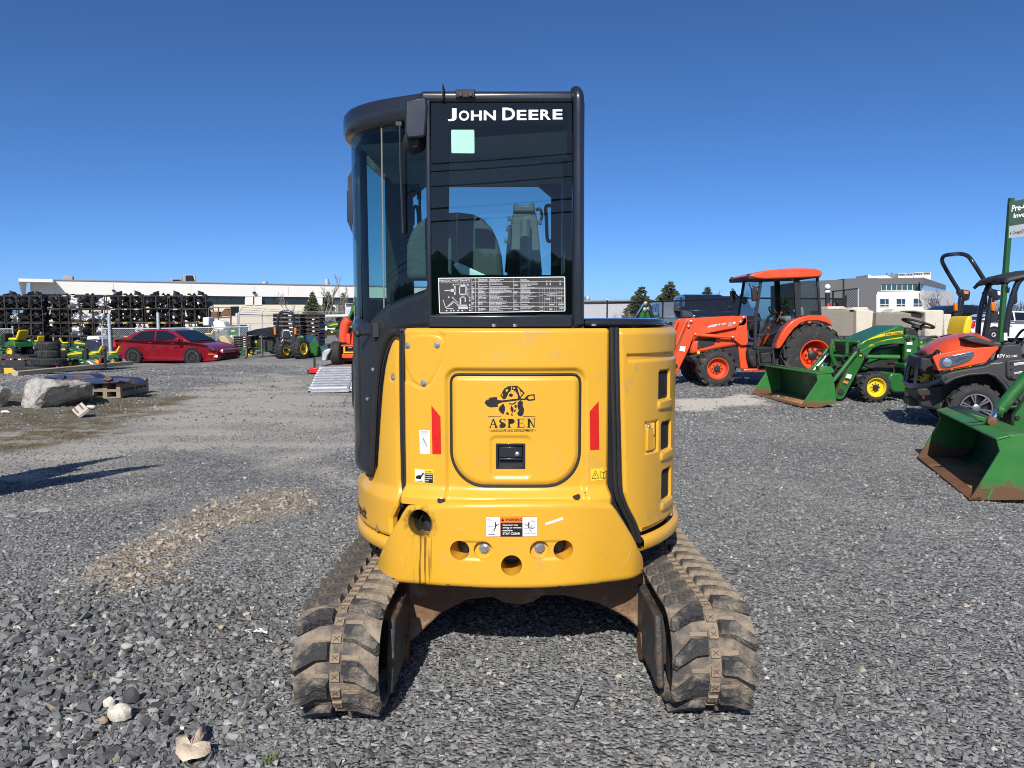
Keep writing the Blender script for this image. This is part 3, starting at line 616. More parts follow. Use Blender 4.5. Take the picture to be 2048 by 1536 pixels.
sticker('caution_sticker', (PYEL, rects([q4((105, 1022), (560, 1045), (560, 1390), (115, 1350))])),
  [(PAPER, rects([q4((120, 1048), (345, 1062), (345, 1352), (130, 1335))])),
   (INK, lambda mb, pr: (rects([q4((352, 1138), (540, 1142), (545, 1370), (352, 1352)), [sz4(p) for p in ((330, 1115), (330, 1160), (285, 1210), (262, 1280), (252, 1275), (270, 1215), (200, 1205), (155, 1265), (150, 1255), (180, 1205), (145, 1225), (142, 1215), (180, 1185), (270, 1180), (300, 1130))], q4((132, 1310), (312, 1325), (312, 1337), (132, 1322)), [sz4(p) for p in ((357, 1110), (370, 1085), (383, 1112))]])(mb, pr), text_on(mb, 'CAUTION', None, pr, 0, .02, q4((398, 1085), (530, 1092), (530, 1116), (398, 1110))))),
   (PAPER, lambda mb, pr: [text_on(mb, t, None, pr, 0, .03, q4((360, y), (x, y+3), (x, y+30), (360, y+27))) for t, y, x in (('To avoid burns,', 1150, 535), ('Do not touch hot', 1198, 522), ('or muffler hot', 1245, 525), ('surfaces.', 1293, 455))])])
sticker('manual_sticker', (PYEL, rects([[(1181, 938), (1214, 935), (1215.5, 959), (1181, 962)]])),
  [(INK, rects([line(a, b, .9) for a, b in (((1184, 957), (1190.5, 942)), ((1190.5, 942), (1197.5, 956)), ((1184, 957), (1197.5, 956)), ((1190.7, 947), (1190.8, 952)), ((1200, 943), (1200, 955)), ((1206.5, 945), (1206.5, 957)), ((1213, 942), (1213, 954)), ((1200, 943), (1206.5, 945)), ((1206.5, 945), (1213, 942)), ((1200, 955), (1206.5, 957)), ((1206.5, 957), (1213, 954)))]))])
# rubber strips in the seams
def strip(name, pts, r, off=-.006, parent=EX):
    mb = MB(); P = [BODY(*p) for p in pts]; P = [BODY(*p, off) for p in pts]; P = spline(P, 6)
    for k in (-.55, .55):
        mb.tube([p + Vector((r*k, 0, 0)) for p in P], r*.62, 8)
    return build(mb, name, RB, parent)
strip('rubber_strip', [(802, 668), (802, 740), (803, 850), (806, 960), (808, 990), (800, 1015)], .0095)
strip('rubber_strip', [(1229, 655), (1230, 740), (1233, 870), (1236, 975), (1247, 1012), (1266, 1050), (1276, 1084)], .017, -.002)
# right-hand side panel with vents
rp = szp(BODY, [(1240, 658), (1242, 760), (1246, 900), (1249, 985), (1262, 1020), (1278, 1055), (1284, 1088)])
sE = BODY.s[-1]-.05; zt2 = rp[0][1]+.003; zb2 = .585
rpoly = [(rp[0][0], zt2)] + [(a, b) for a, b in rp[1:-1]] + [(rp[-1][0], zb2), (sE, zb2), (sE, zt2)]
VENT = [BODY.box(1317, 738, 1344, 800), BODY.box(1322, 840, 1347, 901), BODY.box(1323, 934, 1348, 998)]
gr1 = BODY.box(1253, 705, 1340, 722); gr2 = BODY.box(1284, 1045, 1340, 1066); hd = BODY.box(1289, 841, 1317, 907)
def offP(s, z):
    o = -.018*sstep(1-(zt2-z)/.03)**2
    o += -.012*sstep(-sd_box(s, z, gr1[0], gr1[0]+2, gr1[2], gr1[3], .012)/.008)
    o += -.014*sstep(-sd_box(s, z, gr2[0], gr2[0]+.35, gr2[2], gr2[3], .012)/.008)
    o += -.010*sstep(-sd_box(s, z, hd[0], hd[1], hd[2], hd[3], .006)/.006)
    for v in VENT:
        d = sd_box(s, z, v[0], v[0]+.145, v[2], v[3], .02); o += -.014*sstep(-d/.008) + .010*sstep(1-sd_box(s, z, v[0]-.0, v[0]+.15, v[2]-.03, v[2]-.004, .008)/.012)
    d = s - np.interp(-z, [-b for a, b in rp], [a for a, b in rp]); o += -.010*(1-sstep(d/.012))
    return o
mb = MB(); clip_sheet(mb, BODY, rp[0][0]-.02, sE, zb2, zt2, .0055, lambda s, z: sd_poly(s, z, rpoly), offP, wall=lambda s, z: .022+0*s)
side = build(mb, 'side_panel', Y_, EX, smooth=40)
for v in VENT:
    mb = MB(); s0, s1, z0, z1 = v[0]+.007, v[0]+.138, v[2]+.006, v[3]-.006
    clip_sheet(mb, BODY, s0, s1, z0, z1, .02, lambda s, z: 0*s-1, lambda s, z: 0*s-.0125); g = build(mb, 'vent', KP, side)
    mb = MB(); W = s1-s0; Hh = z1-z0
    for i in range(-9, 11):
        for sg in (1, -1):
            P = [(s0 + t*W, z0 + (i/10+ t*sg*.9)*Hh + (Hh if sg < 0 else 0)*.0) for t in np.linspace(0, 1, 9)]; P = [p for p in P if z0 <= p[1] <= z1]
            if len(P) > 1: mb.tube([tuple(BODY.P(np.array(a), np.array(b), -.0105)) for a, b in P], .0011, 3, False)
    build(mb, 'vent_mesh', KM, g)
hq = lambda u, v, o: Vector(BODY.P(np.array(hd[0]+(hd[1]-hd[0])*u), np.array(hd[2]+(hd[3]-hd[2])*v), o))
lc = hq; mb = MB(); pbox(mb, .18, .62, .10, .80, -.012, .002); pbox(mb, .55, .68, .55, .92, -.012, .004); pbox(mb, .72, .82, .1, .9, -.012, -.004); lat2 = build(mb, 'side_latch', Y_, side, bev=.004)
mb = MB(); q = hq(.30, .82, -.010); mb.lathe([(.011, 0), (.011, .008), (.008, .012)], q, hq(.3, .8, 1)-hq(.3, .8, 0), 16); build(mb, 'key_lock', ZN, side)
mb = MB(); pbox(mb, .70, .98, .08, .92, -.013, -.0095); build(mb, 'latch_gap', KM, side)
# left flank
fl = szp(BODY, [(797, 668), (790, 672), (781, 686), (774, 706), (768, 735), (763, 775), (759, 830), (756, 880), (753, 930), (748, 944)])
zl = fl[-1][1]; s_t = BODY.s[int(np.argmin(BODY.ratio))]
flp = fl + [(fl[-1][0]-.10, zl-.002), (.12, zl-.012), (.12, zb2), (BODY.sz(790, 1030)[0], zb2)] + szp(BODY, [(790, 1035), (800, 1012), (803, 985), (798, 960), (797, 800)])
def offF(s, z):
    d = sd_poly(s, z, flp); return .022*sstep((zl-.03-z)/.07) - .010*(1-sstep(-d/.012)) - .006*sstep(1-(np.hypot(s-fb[0], z-fb[1])-.008)/.012) - .006*sstep(1-(np.hypot(s-fb2[0], z-fb2[1])-.008)/.012)
fb = BODY.sz(785, 755); fb2 = BODY.sz(762, 1056)
mb = MB(); clip_sheet(mb, BODY, .12, fl[0][0]+.05, zb2, ZT+.01, .006, lambda s, z: sd_poly(s, z, flp), offF, wall=lambda s, z: .025+0*s)
flank = build(mb, 'flank_panel', Y_, EX, smooth=40)
FP = lambda px, py, o=0: BODY(px, py, o + float(offF(np.array(BODY.sz(px, py)[0]), np.array(BODY.sz(px, py)[1]))))
for p in ((785, 755), (762, 1056)): mb = MB(); bolt(mb, FP(*p, .001), nrm(BODY, *p), .0085); build(mb, 'hex_bolt', ZN, flank)
mb = MB(); zz = BODY.sz(735, 1020)[1]; a0 = BODY.sz(743, 1020)[0]
fp2 = lambda px, py, o=0: Vector(BODY.P(np.array(a0 - (743-px)*.0052), np.array(zz - (py-1020)*.0021), o+.022))
text_on(mb, 'brandt', None, fp2, .002, .02, [(708, 1008), (743, 1008), (743, 1032), (708, 1032)]); build(mb, 'dealer_lettering', INK, flank, smooth=0, normals=False, kind='stuff')
mb = MB(); decal(mb, [(696, 1011), (703, 1004), (705, 1030), (698, 1027)], lambda x, y, o: fp2(x, y, .002)); build(mb, 'dealer_mark', PBRT, flank, smooth=0, normals=False)
# skirt under the body
prof = [(0, .575), (.016, .573), (.026, .563), (.028, .545), (.026, .525), (.014, .512), (-.03, .51)]
for nm, a, b in (('skirt', BODY.sz(1278, 1090)[0], BODY.s[-1]-.05), ('skirt', .1, BODY.sz(800, 1080)[0])):
    S = np.linspace(a, b, 50); mb = MB(); mb.grid(np.stack([BODY.P(S, np.full(50, z), o) for o, z in prof], 1)); build(mb, nm, Y_, EX, smooth=60)
# counterweight
cwp = chaikin(szp(CWC, [(822, 1010), (900, 1005), (1024, 1004), (1150, 1003), (1222, 1006), (1232, 1012), (1246, 1034), (1266, 1066), (1282, 1098), (1289, 1112), (1289, 1148), (1284, 1153), (1180, 1171), (1024, 1181), (880, 1173), (758, 1155), (753, 1148), (753, 1120), (760, 1102), (790, 1046), (806, 1016), (812, 1011)]), 1)
HOLES = [(840, 1045, .0535), (919, 1101, .0395), (1023, 1131, .042), (1127, 1100, .040)]; DISH = [(966, 1102, .039), (1079, 1101, .039)]
hs_ = [(*CWC.sz(x, y), r) for x, y, r in HOLES]; ds_ = [(*CWC.sz(x, y), r) for x, y, r in DISH]
def sdC(s, z):
    d = sd_poly(s, z, cwp)
    for a, b, r in hs_ + ds_: d = np.maximum(d, r - np.hypot(s-a, z-b))
    return d
def offC(s, z):
    e = np.clip(-sd_poly(s, z, cwp), 0, .026); o = -(.026 - np.sqrt(np.maximum(0, .026**2 - (.026-e)**2)))*.9
    for (a, b, r), (c, d, q) in ((hs_[1], ds_[0]), (hs_[3], ds_[1])):
        t = np.clip(((s-a)*(c-a)+(z-b)*(d-b))/((c-a)**2+(d-b)**2), 0, 1); dd = np.hypot(s-a-t*(c-a), z-b-t*(d-b)) - .041; o += -.006*sstep(-dd/.010)
    return o
def wallC(s, z):
    w_ = np.full(s.shape, .16)
    for a, b, r in ds_: w_ = np.where(np.hypot(s-a, z-b) < r*1.15, .024, w_)
    return w_
mb = MB(); clip_sheet(mb, CWC, cwp[:,0].min()-.01, cwp[:,0].max()+.01, cwp[:,1].min()-.01, cwp[:,1].max()+.01, .0045, sdC, offC, wall=wallC)
CWM = MATS['yellow_paint'].copy(); CWM.name = 'yellow_cast_paint'
def soot_streaks(m):   # oily exhaust streaks under the outlet, scuffed lower edge
    N = m.node_tree.nodes; L = m.node_tree.links; b = N['Principled BSDF']; src = b.inputs['Base Color'].links[0].from_socket
    tc = N.new('ShaderNodeTexCoord'); sp = N.new('ShaderNodeSeparateXYZ'); L.new(tc.outputs['Object'], sp.inputs[0])
    e = CWC(840, 1060) - ORG[EX.name]
    def mth(op, a, c=None):
        x = N.new('ShaderNodeMath'); x.operation = op; x.use_clamp = False
        for i, v in enumerate((a, c)):
            if v is None: continue
            if isinstance(v, (int, float)): x.inputs[i].default_value = v
            else: L.new(v, x.inputs[i])
        return x.outputs[0]
    def rng(v, a, c): r = N.new('ShaderNodeMapRange'); r.inputs[1].default_value = a; r.inputs[2].default_value = c; L.new(v, r.inputs[0]); return r.outputs[0]
    mp = N.new('ShaderNodeMapping'); mp.inputs['Scale'].default_value = (95, 10, 4.5); L.new(tc.outputs['Object'], mp.inputs[0])
    n = N.new('ShaderNodeTexNoise'); n.inputs['Scale'].default_value = 1; n.inputs['Detail'].default_value = 3; L.new(mp.outputs[0], n.inputs[0])
    dx = mth('ABSOLUTE', mth('SUBTRACT', sp.outputs[0], e.x + .012)); fx = rng(dx, .055, .012); fz = rng(sp.outputs[2], e.z + .0, e.z - .03)
    f = mth('MULTIPLY', mth('MULTIPLY', fx, fz), rng(n.outputs['Fac'], .50, .62))
    rr = mth('POWER', mth('ADD', mth('POWER', mth('SUBTRACT', sp.outputs[0], e.x), 2), mth('POWER', mth('SUBTRACT', sp.outputs[2], e.z + .030), 2)), .5)
    n2 = N.new('ShaderNodeTexNoise'); n2.inputs['Scale'].default_value = 40; n2.inputs['Detail'].default_value = 5; L.new(tc.outputs['Object'], n2.inputs[0])
    f2 = mth('MULTIPLY', rng(rr, .085, .052), rng(n2.outputs['Fac'], .42, .65)); fm = mth('MAXIMUM', mth('MAXIMUM', f, f2), rng(rr, .057, .0525))
    x = N.new('ShaderNodeMix'); x.data_type = 'RGBA'; L.new(mth('MULTIPLY', fm, .85), x.inputs[0]); L.new(src, x.inputs[6]); x.inputs[7].default_value = (.035, .022, .009, 1); L.new(x.outputs[2], b.inputs['Base Color'])
soot_streaks(CWM)
cw = build(mb, 'counterweight', [CWM], EX, smooth=35)
mb = MB(); s_, z_ = np.linspace(cwp[:,0].min()+.03, cwp[:,0].max()-.03, 40), None
lo = np.interp(s_, *np.array(sorted(szp(CWC, [(753, 1150), (880, 1168), (1024, 1176), (1180, 1166), (1289, 1146)]))).T); hi = np.full(40, CWC.sz(1024, 1004)[1]-.01)
hi = np.minimum(hi, np.interp(s_, *np.array(sorted(szp(CWC, [(753, 1110), (812, 1012), (1228, 1008), (1288, 1110)]))).T))
mb.grid(np.stack([CWC.P(s_, lo+.01, -.155), CWC.P(s_, hi-.01, -.155)], 1)); mb.grid(np.stack([CWC.P(s_, lo+.012, -.06), CWC.P(s_, lo+.012, -.155)], 1)); build(mb, 'casting_back', KM, cw)
for (a, b, r), p in zip(ds_, DISH):
    q = Vector(CWC.P(np.array(a), np.array(b), -.027)); n = nrm(CWC, p[0], p[1]); mb = MB(); mb.lathe([(r+.002, 0), (.0, .0005)], q, n, 28); build(mb, 'bolt_recess', Y_, cw)
    mb = MB(); bolt(mb, q + n*.001 + Vector((.003, 0, .004)), n, .014, .014); build(mb, 'hex_bolt', ZN, cw)
a, b, r = hs_[0]; n = nrm(CWC, 840, 1045); q = Vector(CWC.P(np.array(a), np.array(b), -.11)) + Vector((.006, 0, -.004)); mb = MB()
mb.lathe([(.044, 0), (.044, .06), (.038, .06), (.038, 0)], q, n + Vector((0, 0, -.25)), 24, close=True); mb.lathe([(r-.001, -.05), (r-.001, .085)], q, n, 24, cap=False); mb.lathe([(r+.01, -.03), (.001, -.031)], q, n, 24); build(mb, 'exhaust_pipe', SOOT, EX)
for p in ((888, 1001), (1151, 996)):
    q = RP(p[0], p[1]-6, .004); mb = MB(); mb.lathe([(.016, -.003), (.016, .0008), (.001, .001)], q - Vector((0, 0, .002)), (0, -.5, .86), 20); build(mb, 'plug', KP, cw)
CP = lambda px, py, o=0: CWC(px, py, o)
def wtri(mb, pr, x): return decal(mb, [(x, 1041.7), (x+7, 1041.7), (x+3.5, 1035.5)], pr)
wz = zm(960, 1020, .06348)
sticker('warning_sticker', (PORG, rects([[(971.5, 1033.5), (1073.5, 1032.5), (1074.5, 1072.5), (971.5, 1074)]], 1)),
  [(PAPER, rects([[wz(p) for p in P] for P in (((190, 225), (632, 222), (638, 825), (190, 828)), ((1340, 222), (1792, 215), (1796, 820), (1342, 825)))], 1)),
   (INK, lambda mb, pr: (rects([[wz(p) for p in ((648, 395), (1334, 390), (1338, 828), (648, 828))]], 1)(mb, pr), decal(mb, [wz(p) for p in ((662, 345), (716, 250), (772, 345))], pr), text_on(mb, 'WARNING', None, pr, 0, .02, [wz(p) for p in ((790, 262), (1318, 258), (1318, 342), (790, 345))]),
      [decal(mb, line(wz(a), wz(b), w_), pr) for a, b, w_ in (((488, 370), (492, 500), 1.7), ((500, 500), (608, 435), 1.1), ((500, 490), (480, 570), 2.0), ((480, 560), (425, 610), 1.1), ((485, 560), (432, 695), 1.1), ((262, 762), (440, 762), 1.), ((1536, 370), (1530, 560), 1.8), ((1530, 500), (1405, 445), 1.1), ((1530, 550), (1695, 588), 1.2), ((1530, 560), (1620, 675), 1.1), ((1615, 495), (1745, 495), .8))],
      decal(mb, [wz(p) for p in ((430, 740), (466, 762), (430, 785))], pr), decal(mb, [wz(p) for p in ((1625, 475), (1595, 495), (1625, 518))], pr), decal(mb, circ(wz((518, 465)), 1.2, 8), pr), decal(mb, circ(wz((1508, 440)), 1.2, 8), pr))),
   (PAPER, lambda mb, pr: [text_on(mb, t, None, pr, 0, .025, [wz(p) for p in ((715, y), (x, y-3), (x, y+h), (715, y+h+3))]) for t, y, x, h in (('Operator may', 440, 1200, 62), ('swing or reverse', 525, 1308, 62), ('machine', 605, 1025, 58), ('STAY CLEAR', 702, 1262, 66))]),
   (PGRY, rects([line(wz(a), wz(b), .5) for a, b in (((230, 290), (330, 290)), ((330, 290), (340, 330)), ((230, 335), (460, 325)), ((460, 325), (480, 400)), ((470, 400), (470, 510)), ((230, 512), (480, 512)), ((230, 550), (380, 555)), ((230, 712), (610, 712)), ((380, 555), (410, 620)), ((410, 620), (375, 700)), ((1560, 360), (1745, 350)), ((1560, 360), (1560, 540)), ((1640, 345), (1660, 305)), ((1660, 305), (1745, 305)), ((1560, 540), (1745, 540)), ((1385, 570), (1510, 570)), ((1385, 570), (1385, 735)), ((1385, 735), (1750, 730)), ((1510, 570), (1510, 730)))]))], EX, CP)
mb = MB(); decal(mb, line((1091, 1048), (1126, 1036.5), 5), CP, .0015); build(mb, 'paint_scrape', PAPER, cw, smooth=0, normals=False)
COP = lambda x, y, o=0: CWC(x, y, o + float(offC(np.array([CWC.sz(x, y)[0]]), np.array([CWC.sz(x, y)[1]]))[0]))
mb = MB(); rs = random.Random(8)
for P in ([(1262, 1098), (1255, 1118), (1238, 1140), (1226, 1152)], [(900, 1050), (912, 1056), (930, 1058)], [(1150, 1060), (1168, 1064)], [(1180, 1120), (1172, 1134)], [(800, 1110), (806, 1122), (803, 1134)]):
    for p, q in zip(P, P[1:]): decal(mb, line(p, q, .7), COP, .0012)
build(mb, 'scratch', mat('scratch_pale', (.78, .55, .22), .6), cw, smooth=0, normals=False, kind='stuff')
mb = MB()
for x, y, w_ in ((896, 1170, 5), (940, 1175, 7), (1012, 1178, 9), (1030, 1178, 4), (1120, 1174, 6), (1205, 1165, 5), (1284, 1140, 4), (786, 1157, 6), (770, 1155, 8), (1175, 988, 3), (848, 1167, 5)):
    decal(mb, [(x+w_*rs.uniform(.6, 1)*math.cos(t), y+1.8*rs.uniform(.5, 1)*math.sin(t)) for t in np.linspace(0, 5.6, 8)], COP, .0014)
build(mb, 'paint_chip', mat('chip_brown', (.10, .055, .03), .8, var=.3), cw, smooth=0, normals=False, kind='stuff')
# ---- cab
CABC = Curve([(-.70, 5.0), (-.735, 4.6), (-.752, 4.2), (-.755, 3.85), (-.745, 3.62), (-.70, 3.47), (-.58, 3.345), (-.37, 3.235), (-.345, 3.222)], 1.0)
YR = 3.20; RW = PY(YR)                       # plane of the rear window
xr = RW(1168, 400).x; xl = RW(856, 400).x; zb = RW(1000, 655).z; zt = RW(1000, 183).z
sDoor = CABC.sz(766, 450)[0]; sPost = CABC.sz(846, 450)[0]; sEnd = CABC.s[-1]
# lower shell: left side, chamfer and rear rail
sY = lambda y: float(np.interp(-y, -CABC.p[:, 1], CABC.s))
low = szp(CABC, [(852, 571), (850, 578), (800, 597), (770, 610), (752, 628), (735, 648), (730, 650), (724, 640)])
lo_poly = [(sEnd, low[0][1]+.0), (sEnd, zb+.004)] + [CABC.sz(795, 663), CABC.sz(782, 672), CABC.sz(768, 700), CABC.sz(760, 745), CABC.sz(752, 830), CABC.sz(746, 925), CABC.sz(742, 945), CABC.sz(730, 945)] + [(.35, CABC.sz(728, 930)[1]), (.35, 1.60), (sY(3.95), 1.60), (sY(3.93), 2.36), (sY(3.74), 2.36), (sY(3.74), low[-1][1]+.02)] + low[::-1]
mb = MB(); clip_sheet(mb, CABC, .3, sEnd+.001, .75, 2.4, .010, lambda s, z: sd_poly(s, z, lo_poly), lambda s, z: -.008*sstep(1+sd_poly(s, z, lo_poly)/.02), wall=lambda s, z: .02+0*s)
shell = build(mb, 'door_shell', K_, EX, smooth=40)
# black trim along the flank edge
mb = MB(); P = spline([BODY(*p, .012) for p in [(800, 664), (787, 668), (774, 688), (766, 712), (760, 745), (755, 800), (752, 870), (748, 942), (742, 946)]], 6); mb.tube(P, .015, 8); build(mb, 'flank_trim', KP, EX)
# door and corner glazing
def pane(name, s0, s1, zlo, zhi, off, m_, parent, n=14):
    S = np.linspace(s0, s1, n); mb = MB(); L0 = np.array([zlo(s) for s in S]); mb.grid(np.stack([CABC.P(S, L0, off), CABC.P(S, np.full(n, zhi), off)], 1)); return build(mb, name, m_, parent, normals=False)
lowx = sorted((a, b) for a, b in low); fz = lambda s: float(np.interp(s, [a for a, b in lowx], [b for a, b in lowx])) - .01
ztop = CABC.sz(790, 232)[1]
pane('door_window', .30, sDoor, fz, ztop, -.006, SKG, EX); pane('corner_window', sDoor+.003, sEnd, fz, ztop, -.002, SKG, EX)
mb = MB(); mb.tube([CABC.P(np.array(sDoor), np.array(z), .001) for z in (fz(sDoor), ztop)], .0035, 6); build(mb, 'window_edge', mat('edge_grey', (.20, .21, .20), .5), EX)
# wiper in the corner window
mb = MB(); mb.tube([CABC(805, 250, .02), CABC(806, 330, .02), CABC(809, 460, .012)], .0045, 6); mb.cbox(CABC(802, 250, .015), (.012, .012, .008)); mb.tube([CABC(809, 445, .012), CABC(809, 467, .012)], .006, 6); build(mb, 'wiper', KM, EX)
# rear frame posts, rails, ROPS tube
mb = MB(); x0, x1 = RW(1143, 400).x, xr
mb.box((x0+.004, YR-.012, zb-.004), (x1, YR+.07, zt-.03)); build(mb, 'corner_post', K_, EX, bev=.016, seg=4)
mb = MB(); mb.tube(spline([RW(1157, 648, .0), RW(1157, 300, -.0), RW(1157, 215), RW(1156, 192, .005), RW(1152, 184, .03), RW(1150, 187, .08), RW(1150, 194, .14)], 6), .0235, 12); build(mb, 'roof_tube', K_, EX, smooth=60)
mb = MB(); mb.box((RW(838, 200).x, YR-.005, RW(1000, 206).z), (RW(1150, 200).x, YR+.09, RW(1000, 181).z)); build(mb, 'rear_roof_rail', K_, EX, bev=.02, seg=4)
mb = MB(); mb.box((RW(853, 400).x, YR-.006, zb), (RW(862, 400).x, YR+.05, RW(1000, 200).z)); build(mb, 'window_post', K_, EX, bev=.006)
mb = MB(); mb.box((RW(856, 400).x, YR-.016, zb-.002), (x0+.006, YR+.05, RW(1000, 630).z)); build(mb, 'sill_rail', K_, EX, bev=.008)
mb = MB(); mb.pp(RW, [(870, 652), (1168, 650), (1168, 657), (800, 662), (800, 658)], -.004, .04); build(mb, 'base_gasket', KP, EX)
for x in (988, 1030): mb = MB(); c = RW(x, 651, -.02); mb.lathe([(.010, -.006), (.010, .004), (.006, .006)], c, (0, 0, 1), 6); build(mb, 'hex_bolt', ZN, EX)
# rear window with its black border
mb = MB(); mb.poly([RW(*p, .002) for p in rect(862, 206, 1144, 629)]); rw = build(mb, 'rear_window', SKG, EX, smooth=0, normals=False)
def frame_poly(out, inn, n=0):
    """ring between two outlines that have the same count"""
    return out, inn
inner = []
for cx, cy, a0 in ((903+8, 222+8, 180), (1125-0, 222+8, 270), (1120, 540, 0), (906, 540, 90)):
    for k in range(5):
        a = R(a0 + 90*k/4); inner.append((cx + 10*math.cos(a)*(1 if a0 else 1), cy + 10*math.sin(a)))
outer = []
for i, (x, y) in enumerate(inner):
    c = [(862, 206), (1144, 206), (1144, 629), (862, 629)][i//5]; k = i % 5
    o2 = [[(862, y), (862, 206), (862, 206), (862, 206), (x, 206)], [(x, 206), (1144, 206), (1144, 206), (1144, 206), (1144, y)], [(1144, y), (1144, 629), (1144, 629), (1144, 629), (x, 629)], [(x, 629), (862, 629), (862, 629), (862, 629), (862, y)]][i//5][k]; outer.append(o2)
mb = MB(); n = len(inner); vs_ = [RW(*p, .004) for p in outer] + [RW(*p, .004) for p in inner]; mb.add(vs_, [(i, (i+1) % n, n+(i+1) % n, n+i) for i in range(n)])
bmat = mat('frit_black', (.004, .005, .006), .9, var=.1, spec=.05)
build(mb, 'window_border', bmat, rw, smooth=0, normals=False)
RWP = lambda px, py, o=0: RW(px, py, -o)
mb = MB(); cz = zm(660, 140, .35152)
for t, a, b, c, d in (('J', 670, 720, 218, 291), ('O', 733, 792, 230, 289), ('H', 802, 864, 231, 287), ('N', 875, 944, 230, 286), ('D', 981, 1053, 214, 286), ('E', 1063, 1118, 227, 285), ('E', 1130, 1186, 226, 284), ('R', 1197, 1256, 225, 283), ('E', 1267, 1323, 224, 281)):
    text_on(mb, t, None, RWP, .0015, .028, [cz(p) for p in ((a, c), (b, c), (b, d), (a, d))])
build(mb, 'brand_lettering', WH, rw, smooth=0, normals=False, kind='stuff')
mb = MB(); decal(mb, chaikin([cz(p) for p in ((690, 340), (704, 340), (806, 340), (820, 340), (821, 354), (822, 460), (822, 474), (808, 474), (706, 473), (692, 473), (691, 459), (689, 354))], 1), RWP, .0015); build(mb, 'inspection_sticker', MINT, rw, smooth=0, normals=False)
# maintenance chart
mz = zm(860, 540, .1416)
def mrect(a, b, c, d): return [mz(p) for p in ((a, b), (c, b), (c, d), (a, d))]
rr_ = random.Random(5)
def chart(mb, pr):
    L = []
    for x in (578, 640, 680, 840, 1180, 1280): L.append(mrect(x, 120, x+5, 590))
    for y, a in ((160, 578), (258, 578), (312, 578), (365, 578), (460, 578), (512, 578), (240, 1285), (360, 1550)): L.append(mrect(a, y, 1888, y+5))
    for x in range(1550, 1890, 34): L.append(mrect(x, 255, x+3, 575))
    for y in range(130, 580, 17):
        for x0, x1, p in ((590, 630, .5), (690, 830, .85), (850, 1160, .95), (1190, 1270, .5), (1290, 1530, .8)):
            if rr_.random() < p: x = x0
            else: continue
            e = x0 + (x1-x0)*rr_.uniform(.3, 1)
            while x < e: w_ = rr_.uniform(10, 40); L.append(mrect(x, y, min(x+w_, e), y+8)); x += w_+6
    for x, y, e in [(1560+i*34, 355-i*7, 1640+i*30) for i in range(8)] + [(1630, 400, 1700), (1800, 390, 1850), (1560, 515, 1600), (1680, 480, 1750), (1810, 475, 1888), (1690, 545, 1730), (1830, 530, 1888), (1560, 568, 1600)]: L.append(mrect(x, y, min(e, 1888), y+16))
    for x, y in ((1640, 150), (1690, 150), (1640, 190), (1690, 190), (1830, 150), (1830, 190)): L.append(mrect(x, y, x+18, y+24))
    L += [mrect(410, 215, 510, 235), mrect(410, 335, 530, 355), mrect(410, 215, 425, 350), mrect(500, 215, 515, 350), mrect(205, 283, 300, 297), mrect(290, 268, 350, 310), mrect(340, 225, 360, 350), mrect(420, 375, 440, 500), mrect(420, 375, 505, 388), mrect(490, 375, 505, 450), mrect(400, 515, 535, 550), mrect(380, 490, 520, 505)]
    for i in range(9): L.append(line(mz((430+i*12, 215)), mz((330+i*28, 200)), .5)); L.append(line(mz((510, 230+i*14)), mz((560, 215+i*22)), .5))
    for a, b in (((220, 540), (330, 440)), ((330, 440), (400, 500)), ((190, 440), (225, 545)), ((260, 520), (330, 460)), ((220, 540), (330, 545)), ((320, 390), (400, 470))): L.append(line(mz(a), mz(b), 1.3))
    for x, y in [(265, 385), (320, 390), (190, 437), (235, 575), (295, 573), (335, 574), (397, 573), (455, 573), (563, 570), (560, 530), (560, 495), (330, 210), (365, 205), (400, 203), (435, 203), (480, 203), (535, 203), (560, 430), (560, 390)]: L.append(circ(mz((x, y)), 1.7, 8))
    for r in L: decal(mb, r, pr)
    text_on(mb, 'PERIODIC MAINTENANCE', None, pr, 0, .03, [mz(p) for p in ((133, 136), (566, 130), (566, 160), (133, 168))]); text_on(mb, 'REFER TO OPERATOR MANUAL FOR DETAILED INFORMATION', None, pr, 0, .0, [mz(p) for p in ((150, 174), (558, 172), (558, 183), (150, 186))])
co = [(115, 120), (125, 112), (1895, 92), (1908, 102), (1912, 572), (1902, 584), (145, 612), (130, 602)]; cin = [(126, 128), (133, 122), (1890, 104), (1897, 110), (1900, 568), (1894, 574), (150, 600), (141, 594)]
sticker('maintenance_chart', (PAPER, lambda mb, pr: decal(mb, [mz(p) for p in co], pr)), [(PDK, lambda mb, pr: decal(mb, [mz(p) for p in cin], pr)), (PGRY if False else mat('pale_print', (.50, .50, .52), .5), chart)], rw, RWP)
# roof
ro = [tuple(p) for p in CABC.P(np.linspace(.25, sEnd-.02, 26), np.zeros(26), .027)[:, :2]] + [(-.33, YR+.05), (xr-.02, YR+.05), (xr-.005, YR+.08), (xr-.005, 4.6), (-.5, 4.62)]
mb = MB(); slab(mb, ro, CABC.sz(704, 284)[1]+.026, zt+.004, .034, .008); roof = build(mb, 'roof', K_, EX, smooth=50)
zr = CABC.sz(704, 284)[1]
mb = MB(); mb.pp(RW, [(810, 200), (852, 192), (855, 212), (851, 268), (848, 274), (813, 277), (809, 262)], -.02, .10); build(mb, 'corner_bracket', K_, EX, bev=.008)
mb = MB(); mb.lathe([(.045, 0), (.05, .02), (.02, .05)], RW(831, 284, .06), (0, -1, -.25), 20); build(mb, 'work_lamp', KM, EX)
for A_, B_ in ((RW(884, 200, -.03), RW(890, 177, .03)), (RW(911, 195, -.016), RW(951, 183, .02))): mb = MB(); mb.box(A_, B_); build(mb, 'roof_bracket', KP, EX, bev=.004)
for x in (921, 941): mb = MB(); mb.lathe([(.009, 0), (.007, .006)], RW(x, 189, -.016), (0, -1, 0), 14); build(mb, 'plug', KM, EX)
